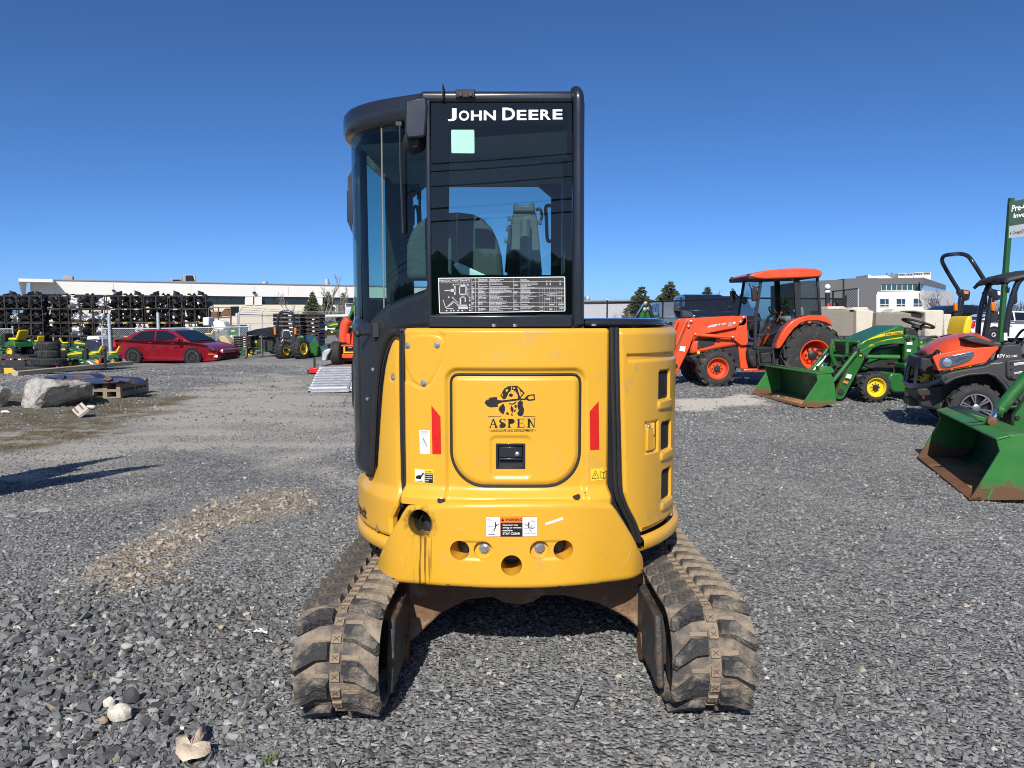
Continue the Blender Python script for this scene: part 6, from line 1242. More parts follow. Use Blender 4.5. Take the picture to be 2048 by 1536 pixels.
# ---- long white warehouse on the left
z3 = zm(0, 500, .35156)
WP = Pl((at(60, 600, 107).x, 107, 0), R(26.6))
WH_ = thing('warehouse', 'long low white warehouse with dark ribbon windows and a projecting canopy', 'building', (-45, 118, 0))
def w_(name, m_, pts, d0, d1, bev=0): return pr(name, m_, pts, d0, d1, WH_, bev, z=z3, pl=WP)
w_('upper_wall', WALLW, [(172,168),(2500,213),(2500,276),(172,250)], 0, 30)
w_('lower_wall', WALLC, [(172,310),(2500,312),(2500,640),(172,620)], .15, 30)
w_('recess_wall', WALLC, [(172,250),(2500,270),(2500,312),(172,310)], .9, 30)
w_('parapet', mat('parapet_metal', (.30,.31,.33), .5, metal=.4), [(172,164),(2500,209),(2500,214),(172,169)], -.15, 30)
for a, b, c, d in ((1160,1395,264,309), (1490,1755,268,309), (1835,2500,268,310), (230,585,256,300), (640,1100,260,305)):
    o = w_('window', KM, [(a,c),(b,c+1),(b,d),(a,d)], .45, .6)
    n = max(2, int((b-a)/60))
    for i in range(n):
        x0 = a+4+(b-a-8)*i/n; x1 = a+(b-a-8)*(i+1)/n
        mb = MB(); mb.pp(WP, [(x0,c+2),(x1,c+2),(x1,d-2),(x0,d-2)], .40, .44, z3); build(mb, 'pane', DGL, o)
for a, b in ((1395,1440), (1448,1490), (1755,1835), (585,640), (1100,1160), (172,230)): w_('pilaster', WALLW, [(a,258),(b,259),(b,314),(a,314)], .05, .8)
w_('downpipe', KM, [(1439,264),(1449,264),(1449,314),(1439,314)], .3, .6)
for y in (345, 378, 415): w_('wall_joint', mat('joint_grey', (.42,.38,.31), .9), [(1180,y),(2500,y+3),(2500,y+4.2),(1180,y+1.2)], .12, .16)
for x in (645, 1085, 1447, 1640): w_('panel_joint', mat('joint_grey', (.42,.38,.31), .9), [(x,180+.02*(x-172)),(x+2,180+.02*(x-172)),(x+2,258),(x,258)], -.01, .01)
for x, y in ((645, 229), (1447, 241)): w_('wall_lamp', KM, [(x-10,y-4),(x+10,y-4),(x+8,y+5),(x-8,y+5)], -.5, 0, .05)
mb = MB(); A = WP(*z3((172, 166)), 0); e_ = WP.d; n_ = -WP.n
zt_, zb_ = WP(*z3((200, 164)), -3).z, WP(*z3((200, 182)), -3).z
P0 = WP(*z3((105, 165)), -3.2); P1 = WP(*z3((300, 170)), -3.2); P2 = WP(*z3((358, 190)), 0); P3 = WP(*z3((172, 190)), 0) - e_*.4
q = [P0, P1, Vector((P1.x, P1.y, 0)) - n_*3.4, P3]
mb.add([(p.x, p.y, zt_) for p in q] + [(p.x, p.y, zb_) for p in q], [(0,1,2,3),(4,7,6,5),(0,4,5,1),(1,5,6,2),(2,6,7,3),(3,7,4,0)]); build(mb, 'canopy', WALLW, WH_)
mb = MB(); mb.add([(p.x, p.y, zb_-.01) for p in q] + [(A.x-1, A.y, zb_-3.2), (A.x+6, A.y+3, zb_-1.6)], [(0, 1, 2, 3), (0, 3, 4)]); build(mb, 'canopy_soffit', WALLW, WH_)
for nm, P, d, m_ in (('rooftop_box', [(360,147),(415,147),(415,172),(360,172)], 4, GAL), ('rooftop_unit', [(968,163),(1033,164),(1033,184),(968,182)], 3, WALLG), ('rooftop_unit', [(1042,140),(1113,140),(1113,185),(1042,184)], 4, WALLG)):
    mb = MB(); mb.pp(WP, P, d, d+3, z3); o = build(mb, nm, mat('hvac_grey', (.34,.33,.31), .6), WH_, bev=.1)
    if 'unit' in nm:
        x0, x1 = P[0][0], P[1][0]; mb = MB(); mb.pp(WP, [(x0+14,P[0][1]+5),(x1-4,P[0][1]+5),(x1-8,P[2][1]-8),(x0+14,P[2][1]-8)], d-.05, d, z3); build(mb, 'louvre', INK, o)
        mb = MB(); mb.pp(WP, [(x1-14,P[0][1]+3),(x1-8,P[0][1]+3),(x1-2,P[2][1]-16),(x1-6,P[2][1]-16)], d-.08, d-.04, z3); build(mb, 'unit_hood', WALLW, o)
for x0, x1, y0, y1 in ((1485,1526,178,196), (1842,1876,165,203)):
    c = WP(*z3(((x0+x1)/2, y1)), 5); r = (WP(*z3((x1, y1)), 5)-WP(*z3((x0, y1)), 5)).length/2; h = WP(*z3((x0, y0)), 5).z - c.z
    mb = MB(); mb.lathe([(r, 0), (r, h*.4), (r*1.05, h*.42), (r*1.05, h*.55), (r*.85, h*.6), (r*.85, h)], c, (0, 0, 1), 18); build(mb, 'roof_vent', GAL, WH_, smooth=40)
# ---- office building on the right
zo = zm(1640, 520, .15625)
OB = thing('office_building', 'grey and white two storey office block with a ribbon of teal windows', 'building', (48, 95, 0))
OP = Pl((at(1848, 600, 90).x, 90, 0), R(-4)); OS = Pl((at(1848, 600, 90).x, 90, 0), R(56))
def o_(name, m_, pts, d0, d1, par=None, bev=0, pl=None): return pr(name, m_, pts, d0, d1, par or OB, bev, z=zo, pl=pl or OP)
o_('grey_wing', WALLG, [(-250,272),(312,250),(312,700),(-250,700)], .6, 14)
o_('grey_wall', WALLG, [(312,238),(742,229),(742,412),(722,412),(722,700),(312,700)], 0, 14)
o_('upper_wall', WALLG, [(742,235),(1330,225),(1330,306),(780,312),(780,405),(742,405)], 1.0, 14)
o_('upper_band', WALLG, [(780,312),(1330,304),(1330,400),(780,405)], 1.4, 14)
o_('lower_wall', WALLW, [(722,406),(1330,398),(1330,700),(722,700)], .3, 14)
mb = MB(); mb.prism([OS(*zo(p), 0) for p in [(1330,225),(1612,322),(1612,376),(1330,302)]], (-.3, .3, 0)); build(mb, 'side_band', mat('side_cladding', (.20,.20,.205), .7), OB)
mb = MB(); mb.prism([OS(*zo(p), .1) for p in [(1330,302),(1612,376),(1612,402),(1330,398)]], (-.3, .3, 0)); build(mb, 'side_glazing', mat('pale_glazing', (.38,.44,.48), .2), OB)
mb = MB(); mb.prism([OS(*zo(p), -.0) for p in [(1330,398),(1700,405),(1740,640),(1330,640)]], (-.3, .3, 0)); build(mb, 'side_wall', WALLW, OB)
TEAL = mat('teal_glass', (.018,.075,.085), .08, var=.3, vs=.3, spec=.8); WBLU = mat('blue_glass', (.02,.055,.10), .06, var=.4, vs=.3, spec=.8)
o = o_('ribbon_window', WALLW, [(782,302),(1322,296),(1322,393),(782,397)], 1.1, 1.3)
for i in range(8):
    x0, x1 = 788+i*67.0, 788+i*67+58
    if i == 7: x1 = 1312
    o_('pane', TEAL, [(x0,316-i),(x1,315-i),(x1,386-i*.6),(x0,387-i*.6)], 1.05, 1.12, o)
for a, b, c, d in ((765,885,492,600), (977,1097,490,597), (1195,1315,487,595)):
    o = o_('window', WALLW, [(a,c),(b,c),(b,d),(a,d)], .22, .3); m = (a+b)/2
    for x0, x1 in ((a+6, m+6), (m+14, b-5)):
        for y0, y1 in ((c+6, c+70), (c+80, d-8)): o_('pane', WBLU, [(x0,y0),(x1,y0),(x1,y1),(x0,y1)], .18, .23, o)
mb = MB(); mb.prism([OS(*zo(p), -.05) for p in [(1415,485),(1535,484),(1535,583),(1415,584)]], (.02, -.02, 0)); o = build(mb, 'window', WALLW, OB)
for x0, x1 in ((1422, 1458), (1466, 1528)):
    for y0, y1 in ((490, 545), (556, 578)): mb = MB(); mb.prism([OS(*zo(p), -.10) for p in [(x0,y0),(x1,y0),(x1,y1),(x0,y1)]], (.02, -.02, 0)); build(mb, 'pane', WBLU, o)
o_('rooftop_plant', WALLW, [(612,190),(650,188),(655,205),(860,198),(935,235),(612,240)], 5, 9)
for a, b, y in ((1003,1095,170), (1100,1195,168), (1200,1322,160), (1325,1418,155)):
    o = o_('rooftop_chiller', WALLW, [(a,y),(b,y-2),(b,250),(a,250)], 4, 7)
    for k in range(4): x = a+8+k*(b-a-10)/4; o_('fan_grille', WALLG, [(x,y+4),(x+(b-a)/6,y+4),(x+(b-a)/6,y+24),(x,y+24)], 3.9, 4.0, o)
for x, y in ((855,165), (920,160), (958,190)): mb = MB(); mb.tube([OP(*zo((x, 240)), 6), OP(*zo((x, y)), 6)], .06, 5); build(mb, 'aerial', KM, OB)
# ---- low shed behind the black fence
zr = zm(1160, 540, .12695)
SH = thing('low_shed', 'long low pale grey building with a flat roof behind the black fence', 'building', (14, 72, 0)); SPl = PY(70)
pr('shed_wall', mat('shed_grey', (.52,.53,.55), .8, var=.05, vs=.5), [(-3700,535),(900,468),(2500,470),(2500,900),(-3700,900)], 0, 12, SH, 0, z=zr, pl=SPl)
pr('shed_roof', mat('parapet_metal', (.30,.31,.33), .5), [(-3700,523),(900,462),(2500,464),(2500,472),(-3700,535)], -.3, 12, SH, 0, z=zr, pl=SPl)
for P in ([(90,402),(163,402),(163,455),(150,488),(90,490)], [(395,470),(410,458),(470,458),(485,475)], [(1745,440),(1765,400),(1800,390),(1845,395),(1865,430),(1865,470),(1745,470)]): pr('rooftop_unit', GAL, P, 3, 5, SH, .2, z=zr, pl=SPl)
# ---- trees
def spruce(name, px0, px1, pyt, Y, seed, label, lean=0.):
    rd = random.Random(seed); c = at((px0+px1)/2, 638, Y); H = at((px0+px1)/2, pyt, Y).z; Rr = (at(px1, 638, Y).x - at(px0, 638, Y).x)/2
    t = thing(name, label, 'tree', (c.x, Y, 0)); mb = MB(); mb.tube([(c.x, Y, -.5), (c.x+lean*H*.5, Y, H*.55), (c.x+lean*H, Y, H*.99)], [H*.022, H*.014, .01], 6); build(mb, 'trunk', BRNZ, t)
    mb = MB(); n = 30
    for i in range(n):
        f = (i+rd.random()*.8)/n; z = H*(.06 + .90*f); r = Rr*(1-f)**.85*2.5 + .06
        for k in range(max(4, int(11*(1-f)+4))):
            a = rd.uniform(0, 6.283); l = r*rd.uniform(.55, 1.18); d = Vector((math.cos(a), math.sin(a), 0)); o = Vector((c.x+lean*z, Y, z)); tip = o + d*l + Vector((0, 0, -l*rd.uniform(.15, .5)+ .1*l))
            for s in range(15):
                u = rd.uniform(.25, 1); p = o.lerp(tip, u); w_ = l*.30*(1.2-u)+.10; sd = d.cross(Vector((0, 0, 1)))*rd.uniform(-1, 1)*w_*1.6; q = p + sd + Vector((0, 0, rd.uniform(-.5, .3)*w_)); e = d*w_*rd.uniform(.8, 1.6) + sd*.5
                up = Vector((rd.uniform(-.4, .4), rd.uniform(-.4, .4), 1))*w_*.45
                mb.add([q - e*.5, q + up*.6, q + e*.7, q - up], [(0, 1, 2, 3)])
    build(mb, 'crown', NEED, t, smooth=0, normals=False); return t
spruce('spruce_tree', 1256, 1302, 568, 52, 1, 'ragged spruce just right of the excavator, above the green digger arm', .03)
spruce('spruce_tree', 1311, 1364, 558, 50, 2, 'tall pointed spruce behind the black fence, left of the orange tractor cab')
spruce('spruce_tree', 1399, 1428, 569, 60, 3, 'small spruce standing above the dark parked pickup')
spruce('spruce_tree', 646, 668, 580, 100, 4, 'small dark spruce before the white warehouse, nearest the excavator cab'); spruce('spruce_tree', 612, 640, 580, 98, 5, 'small spruce beside the leaning bare tree in front of the warehouse'); spruce('spruce_tree', 680, 694, 583, 102, 6, 'tiny spruce by the cab edge in front of the warehouse')
spruce('spruce_tree', 1556, 1585, 585, 62, 8, 'spruce seen through the rear side of the orange tractor cab')
def bare_tree(px, pyt, Y, seed, label, spread=.5, m_=BARE, base=0., lean=0., dens=1., thick=1., mbx=None):
    rd = random.Random(seed); c = at(px, 638, Y); H = at(px, pyt, Y).z - base; mb = mbx or MB(); o0_ = Vector((c.x, Y, base))
    def grow(p, d, l, r, lv):
        q = [p]; dd = d.copy()
        for _ in range(3): dd = (dd + Vector((rd.uniform(-.16, .16), rd.uniform(-.16, .16), .05))).normalized(); q.append(q[-1] + dd*l/3)
        mb.tube(q, [r, r*.9, r*.78, r*.62], 4 if lv else 6, False)
        if lv >= 4 or r < .004: return
        for k in range(int(rd.choice((3, 3, 4))*dens)+ (lv == 0)):
            i = rd.choice((1, 2, 2, 3)); a = rd.uniform(0, 6.28); sp = rd.uniform(.35, .95)*spread*1.7
            nd = (dd + Vector((math.cos(a)*sp, math.sin(a)*sp, rd.uniform(-.05, .35)))).normalized(); grow(q[i], nd, l*rd.uniform(.5, .72), r*.56, lv+1)
    grow(o0_, Vector((lean, 0, 1)).normalized(), H*.42, H*.017*thick, 0)
    if mbx is not None: return None
    return c, mb
def btree(px, pyt, Y, seed, label, **k):
    c, mb = bare_tree(px, pyt, Y, seed, label, **k); t = thing('bare_tree', label, 'tree', (c.x, Y, k.get('base', 0))); n = len(mb.f)
    q = MB(); q.v = mb.v[:24]; q.f = [f for f in mb.f if max(f) < 24]; q.m = [0]*len(q.f); build(q, 'trunk', k.get('m_', BARE), t, normals=False)
    q = MB(); q.v = mb.v[24:]; q.f = [tuple(i-24 for i in f) for f in mb.f if min(f) >= 24]; q.m = [0]*len(q.f); build(q, 'crown', k.get('m_', BARE), t, normals=False); return t
btree(640, 536, 88, 11, 'bare tree leaning right above the warehouse roof', lean=.45, spread=.7, thick=1.3)
btree(580, 570, 92, 12, 'slim pale bare birch against the warehouse windows'); btree(690, 556, 90, 13, 'bare tree at the left edge of the excavator cab', spread=.5); btree(672, 574, 94, 17, 'thin bare tree behind the white golf cart')
btree(1275, 592, 48, 14, 'pale bare sapling in front of the ragged spruce', spread=.6); btree(1308, 588, 60, 15, 'faint bare tree between the two tall spruces'); btree(1430, 562, 66, 16, 'faint bare tree right of the small spruce')
btree(1897, 548, 60, 18, 'spreading bare tree at the right corner of the office block', spread=.75, thick=1.2); btree(1652, 578, 58, 19, 'bare tree beside the dark gate, in front of the grey office wall', spread=.6); btree(1980, 578, 70, 20, 'tall bare tree behind the white sedan', spread=.6); btree(1950, 590, 66, 22, 'bare tree behind the folded roll bar', spread=.6); btree(1735, 600, 64, 21, 'bare sapling against the white office wall')
btree(1240, 608, 44, 24, 'low bare bush behind the black fence by the excavator', spread=.9, dens=1.3)
mb = MB(); rd = random.Random(3)
for i in range(46): bare_tree(1880 + i*8 + rd.uniform(-6, 6), rd.uniform(590, 606), rd.uniform(95, 125), 100+i, '', spread=.5, thick=1.2, mbx=mb)
build(mb, 'far_wood', BRNZ, None, loc=(70, 110, 0), normals=False, kind='stuff', label='brown leafless wood along the skyline behind the white sedan')
mb = MB()
for i in range(16): bare_tree(560 + i*11 + rd.uniform(-5, 5), rd.uniform(600, 616), rd.uniform(62, 80), 300+i, '', spread=.9, thick=.8, mbx=mb)
build(mb, 'scrub', BARE, None, loc=(-18, 70, 0), normals=False, kind='stuff', label='grey leafless scrub behind the chain link fence')
# wood, poles and wires behind the camera (what the cab glass mirrors)
mb = MB()
for i in range(420):
    x = -150 + i*.72 + rd.uniform(-1, 1); y = -70 + rd.uniform(-6, 6); h = rd.uniform(6.6, 8.4); mb.ball((x, y, h*.55), h*.45, 8, (rd.uniform(.35, .6), .6, 1))
build(mb, 'far_wood', NEED, None, loc=(0, -70, 0), smooth=0, normals=False, kind='stuff', label='dark conifer wood across the road behind the camera')
for x in (-34, 4, 42):
    t = thing('utility_pole', '%s wooden utility pole with a crossarm across the road behind the camera' % {-34: 'left', 4: 'middle', 42: 'right'}[x], 'utility pole', (x, -30, 0), 'utility poles behind the camera'); mb = MB(); mb.tube([(x, -30, 0), (x, -30, 9.5)], [.15, .10], 8); build(mb, 'pole', BRNZ, t); mb = MB(); mb.box((x-1.1, -30.06, 8.9), (x+1.1, -29.94, 9.02)); build(mb, 'crossarm', BRNZ, t)
for k, (z, y) in enumerate(((9.05, -30.9), (9.05, -29.1), (8.2, -30), (7.2, -30.1), (6.6, -30.1), (12.6, -29))):
    P = []
    for a, b in ((-110, -34), (-34, 4), (4, 42), (42, 110)): P += [(a + (b-a)*i/8, y, z - .9*(1-(2*i/8-1)**2)) for i in range(8)]
    mb = MB(); mb.tube(P, .035 if k < 3 else .05, 4); build(mb, 'power_line', KM, None, label='%s power line slung between the poles behind the camera' % ('far upper', 'near upper', 'middle', 'thick lower', 'thick lowest', 'topmost thin')[k], cat='power line', group='power lines behind the camera')
# ---- chain link fences: posts, rails, diagonal wires
def fence(name, label, pts, h, post_m, wire_m, pitch=.16, posts=2.4, pr_=.035, wr=.006, barb=False, ranked=None, z0=0., skip=()):
    P = [Vector(p) for p in pts]; t = thing(name, label, 'fence', (P[0].x, P[0].y, 0)); up = Vector((0, 0, 1))
    for i in range(len(P)-1):
        a, b = P[i], P[i+1]; L_ = (b-a).length; d = (b-a)/L_; n = max(1, round(L_/posts))
        for k in range(n + (i == len(P)-2)):
            q = a + (b-a)*k/n; mb = MB(); mb.tube([q + up*z0, q + up*(h+.08)], pr_, 7); mb.ball(q + up*(h+.09), pr_*1.2, 8)
            if barb: mb.tube([q + up*(h+.05), q + up*(h+.38) + Vector((.22, -.1, 0))], pr_*.5, 5)
            build(mb, 'post', post_m, t)
        mb = MB(); mb.tube([a + up*h, b + up*h], pr_*.8, 7); build(mb, 'top_rail', post_m, t)
        if barb:
            mb = MB()
            for f in (.12, .24, .36): mb.tube([a + up*(h+f) + Vector((f*.6, -f*.3, 0)), b + up*(h+f) + Vector((f*.6, -f*.3, 0))], .012, 4)
            build(mb, 'barbed_wire', post_m, t)['kind'] = 'stuff'
        mb = MB(); hh = h-.05-z0; m = int((L_+hh)/pitch)
        for k in range(-int(hh/pitch), int(L_/pitch)+1):
            for sg in (1, -1):
                x0, x1 = k*pitch, k*pitch + hh; u0 = max(0, -x0)/hh; u1 = min(1, (L_-x0)/hh)
                if u1 <= u0: continue
                zA_, zB_ = (z0+.05+hh*u0, z0+.05+hh*u1) if sg > 0 else (z0+.05+hh*(1-u0), z0+.05+hh*(1-u1))
                p, q = a + d*(x0+hh*u0) + up*zA_, a + d*(x0+hh*u1) + up*zB_; s_ = (up*sg*-1 + d).normalized()*wr
                mb.add([p - s_, p + s_, q + s_, q - s_], [(0, 1, 2, 3)])
        build(mb, 'chain_mesh', wire_m, t, smooth=0, normals=False)['kind'] = 'stuff'
    return t
def fp(px, Y): return (at(px, 638, Y).x, Y, float(G(at(px, 638, Y).x, Y)))
GALF = mat('fence_galvanised', (.50,.53,.56), .5, metal=.3, var=.1); BLKF = mat('fence_black', (.012,.012,.013), .5, var=.2)
def hgt(px, py, Y): return at(px, py, Y).z
fence('yard_fence', 'galvanised chain link gate fence behind the red sedan', [fp(203, 36), fp(219, 36), fp(316, 36), fp(500, 36)], hgt(300, 645, 36), GALF, GALF, posts=5., pitch=.085, wr=.0028)
for px, py in ((218, 628), (316, 625)): mb = MB(); c = fp(px, 35.9); mb.tube([(c[0], c[1], -.3), (c[0], c[1], hgt(px, py, 35.9))], .07, 10); build(mb, 'gate_post', GALF, None, label='tall galvanised gate post %s' % ('left of the red sedan' if px < 250 else 'above the red sedan roof'), cat='post', group='gate posts by the red sedan')
fence('yard_fence', 'short galvanised chain link gate at the far left edge', [fp(-60, 36), fp(24, 36)], hgt(10, 646, 36), GALF, GALF, posts=6, pitch=.085, wr=.0028)
fence('boundary_fence', 'tall galvanised security fence with barbed wire in front of the warehouse', [fp(478, 40), fp(560, 52), fp(600, 62), fp(730, 66)], hgt(560, 622, 50), GALF, GALF, pitch=.16, wr=.004, posts=5., barb=True)
fence('black_fence', 'black chain link fence running behind the orange tractor', [fp(1100, 34), fp(1214, 34), fp(1325, 31), fp(1362, 29.5), fp(1480, 26), fp(1690, 27)], hgt(1300, 604, 32), BLKF, BLKF, posts=3.6, pitch=.09, wr=.0032, barb=False)
# black gate right of the tractor
GTE = thing('yard_gate', 'black framed mesh gate standing open behind the concrete blocks', 'gate', (at(1690, 638, 27).x, 27, 0)); gy = PY(26)
for nm, m_, P in (('gate_frame', BLKF, [(165,400),(180,400),(180,620),(165,620)]), ('gate_frame', BLKF, [(298,385),(318,385),(318,620),(298,620)]), ('gate_frame', BLKF, [(165,395),(490,355),(490,372),(165,412)]), ('gate_post', GALF, [(482,358),(498,358),(498,620),(482,620)]), ('gate_brace', BLKF, [(172,500),(182,495),(240,600),(228,605)]), ('gate_board', BLKF, [(205,505),(290,505),(290,590),(205,590)])): pr(nm, m_, P, 0, .06, GTE, 0, z=zo, pl=gy)
mb = MB(); L_ = gy(*zo((490, 380))).x - gy(*zo((318, 380))).x; x0 = gy(*zo((318, 380))).x; zt_ = gy(*zo((318, 380))).z
for k in range(-22, 30):
    for sg in (1, -1):
        a = Vector((x0 + k*.09, 26.02, 1.7)); b = a + Vector((zt_-1.7, 0, zt_-1.7)); 
        if sg < 0: a.z, b.z = b.z, a.z
        f0 = max(0, (x0-a.x)/(b.x-a.x)); f1 = min(1, (x0+L_-a.x)/(b.x-a.x))
        if f1 > f0: p, q = a.lerp(b, f0), a.lerp(b, f1); mb.add([p - Vector((.008, 0, 0)), p + Vector((.008, 0, 0)), q + Vector((.008, 0, 0)), q - Vector((.008, 0, 0))], [(0, 1, 2, 3)])
build(mb, 'chain_mesh', BLKF, GTE, smooth=0, normals=False)['kind'] = 'stuff'
t = thing('bollard_lamp', 'short black post with a round white lamp head beside the tractor cab', 'lamp post', (at(1655, 638, 25).x, 25, 0)); q = PY(25)
mb = MB(); mb.tube([q(1655, 640), q(1655, 577)], .075, 12); build(mb, 'post', KM, t); mb = MB(); mb.ball(q(1655, 574), .095, 14); build(mb, 'lamp_head', WH, t, smooth=60); mb = MB(); mb.tube([q(1655, 585), q(1655, 580)], .085, 12); build(mb, 'white_band', WH, t); mb = MB(); mb.tube([q(1656, 614), q(1656, 607)], .085, 12); build(mb, 'red_band', PBRT, t)
# ---- concrete blocks
def block(P, Y, th, key, m_, label, mside=None):
    c = at(sum(p[0] for p in P)/len(P), 638, Y); pl = PY(Y)
    t = thing('concrete_block', label, 'concrete block', (c.x, Y, 0), 'concrete barrier blocks'); P = [zo(p) for p in P]; zb_ = -.1
    mb = MB(); a = [pl(*p) for p in P]; a = [Vector((p.x, p.y, p.z if p.z > .9 else 0)) for p in a]; mb.prism(a, (0, th, 0)); build(mb, 'block_body', m_, t, bev=.03)
    if key: mb = MB(); mb.prism([pl(*zo(p), .12) for p in key], (0, th-.24, 0)); build(mb, 'locating_key', CONC, t, bev=.02)
block([(20,632),(468,640),(462,980),(20,980)], 20.5, .75, [(95,634),(110,595),(310,592),(348,634)], CONCG, 'grey rough faced concrete block right behind the tractor rear wheel')
block([(470,632),(600,640),(690,650),(700,980),(462,980)], 20.3, .8, [(388,640),(430,606),(600,603),(645,640)], CONC, 'pale block end between the two rough grey faced blocks')
block([(724,668),(1345,684),(1332,980),(705,980)], 20.1, .8, None, CONCG, 'grey textured concrete block behind the green hood and steering wheel')
block([(1200,652),(1300,638),(1580,640),(1590,660),(1575,980),(1340,980),(1348,680)], 19.9, .8, None, CONC, 'pale smooth concrete block behind the yellow seat')
block([(1590,690),(1715,694),(1720,980),(1585,980)], 19.9, .8, None, CONC, 'small pale block end at the far right of the block wall')
mb = MB(); pl = PY(22); mb.prism([pl(*zo(p)) for p in [(900,680),(960,630),(1060,620),(1160,640),(1220,690)]], (0, .7, 0)); build(mb, 'sand_heap', CONC, None, bev=.1, label='low heap of sand showing over the concrete blocks', cat='sand heap')
# ---- cars
def car(name, label, cat, loc, yaw, paint, body, green, W, wheels, wr, glassf, lights=(), trim=None, rimm=KM, mir=None, far_roof=.80):
    """x forward; body = side outline to the belt line, green = greenhouse outline; built round the origin, then set down"""
    T = Matrix.Translation(loc) @ Matrix.Rotation(yaw, 4, 'Z'); t = thing(name, label, cat, loc); h = W/2
    xs = [p[0] for p in body]; x0, x1 = min(xs), max(xs)
    def hw(x, z): f = (2*(x-x0)/(x1-x0)-1); return h*(1 - .14*abs(f)**4) * (1 - .05*max(0, .55-z))
    mb = MB(T); n = len(body); vs = []
    for sy, sc in ((-1, .86), (-1, 1), (1, 1), (1, .86)):
        for x, z in body: vs.append((x*(1 if sc == 1 else .995), sy*hw(x, z)*(sc if sc < 1 else 1), z + (0.03 if sc < 1 and z > .5 else 0)))
    fs = [tuple(range(n)), tuple(range(4*n-1, 3*n-1, -1))]
    for r in range(3):
        for k in range(n): fs.append((r*n+k, r*n+(k+1) % n, (r+1)*n+(k+1) % n, (r+1)*n+k))
    mb.add(vs, fs); bd = build(mb, 'body', paint, t, smooth=50, bev=.035, seg=3)
    mb = MB(T); zb_ = min(p[1] for p in green); zt_ = max(p[1] for p in green); gw = lambda x, z: (hw(x, .9)*.97)*(1 - (1-far_roof)*((z-zb_)/(zt_-zb_)))
    m = len(green); vs = [(x, -gw(x, z), z) for x, z in green] + [(x, gw(x, z), z) for x, z in green]
    mb.add(vs, [tuple(range(m)), tuple(range(2*m-1, m-1, -1))] + [(k, (k+1) % m, m+(k+1) % m, m+k) for k in range(m)]); build(mb, 'cabin', paint, t, smooth=40, bev=.03)
    for P in glassf['side']:
        for sy in (-1, 1): mb = MB(T); mb.prism([(x, sy*(gw(x, z)+.006), z) for x, z in P], (0, -sy*.02, 0)); build(mb, 'side_window', CGL, t)
    for (xa, za), (xb, zb2), nm in glassf['ends']:
        mb = MB(T); k = .93; d = Vector((zb2-za, 0, -(xb-xa))).normalized()*.008*(1 if nm == 'windscreen' else 1)
        d = Vector((abs(zb2-za), 0, abs(xb-xa))).normalized()*.010; d.x *= 1 if nm == 'windscreen' else -1
        mb.prism([Vector((xa, -gw(xa, za)*k, za))+d, Vector((xa, gw(xa, za)*k, za))+d, Vector((xb, gw(xb, zb2)*k, zb2))+d, Vector((xb, -gw(xb, zb2)*k, zb2))+d], -d); build(mb, nm, CGL, t)
    for x in wheels:
        for sy in (-1, 1):
            mb = MB(T); mb.lathe([(wr*.62, -.20), (wr*.95, -.19), (wr, -.16), (wr, -.03), (wr*.95, .0), (wr*.66, .006), (wr*.62, -.02)], (x, sy*(h-.02), wr), (0, sy, 0), 28, cap=False); ty = build(mb, 'wheel', TY, t, smooth=40)
            mb = MB(T); mb.lathe([(wr*.64, -.01), (wr*.58, -.03), (wr*.42, -.04), (wr*.36, .0), (wr*.2, .01), (wr*.12, -.01), (.001, -.01)], (x, sy*(h-.02), wr), (0, sy, 0), 24, cap=False); build(mb, 'rim', rimm, ty, smooth=40)
            mb = MB(T); mb.lathe([(wr*1.16, -.01), (.001, -.011)], (x, sy*(h-.008), wr+.01), (0, sy, 0), 28, cap=False); build(mb, 'wheel_arch', INK, t)
    for nm, m_, P, y0, y1 in lights:
        for sy in (-1, 1):
            mb = MB(T); mb.add([(x, sy*(hw(x, z)*a + .012*(a == 1)), z) for (x, z), a in zip(P, (y0, y0, y1, y1))], [(0, 1, 2, 3)]); mb.add([(x+.01, sy*(hw(x, z)*a + .015*(a == 1)), z) for (x, z), a in zip(P, (y0, y0, y1, y1))], [(0, 1, 2, 3)]); build(mb, nm, m_, t, normals=False)
    for nm, m_, A, B in trim or (): mb = MB(T); mb.box(A, B); build(mb, nm, m_, t, bev=.01)
    if mir:
        for sy in (-1, 1): mb = MB(T); mb.cbox((mir[0], sy*(h+.06), mir[1]), (.10, .10, .07)); build(mb, 'mirror', paint, t, bev=.04, seg=3)
    return t
SED_B = [(-2.38,.40),(-2.42,.62),(-2.40,.82),(-2.33,.98),(-2.05,1.03),(-1.6,1.02),(-.5,.98),(.75,.97),(1.2,.93),(1.75,.86),(2.15,.76),(2.36,.62),(2.42,.42),(2.36,.24),(1.85,.20),(-1.0,.19),(-2.2,.24)]
SED_G = [(-2.02,1.0),(-1.45,1.26),(-1.05,1.385),(-.5,1.44),(.1,1.43),(.5,1.34),(1.28,.93)]
SED_W = {'side': [[(-1.52,1.03),(-1.30,1.22),(-1.30,1.02)], [(-1.26,1.02),(-1.26,1.24),(-1.0,1.34),(-.42,1.385),(-.42,1.01)], [(-.34,1.01),(-.34,1.385),(.1,1.37),(.42,1.27),(.85,1.02)]], 'ends': [((1.22,.98), (.42,1.38), 'windscreen'), ((-1.95,1.04), (-1.12,1.37), 'rear_window')]}
cz_ = -.25; cc = at(352, 731, 26); S_ = .84
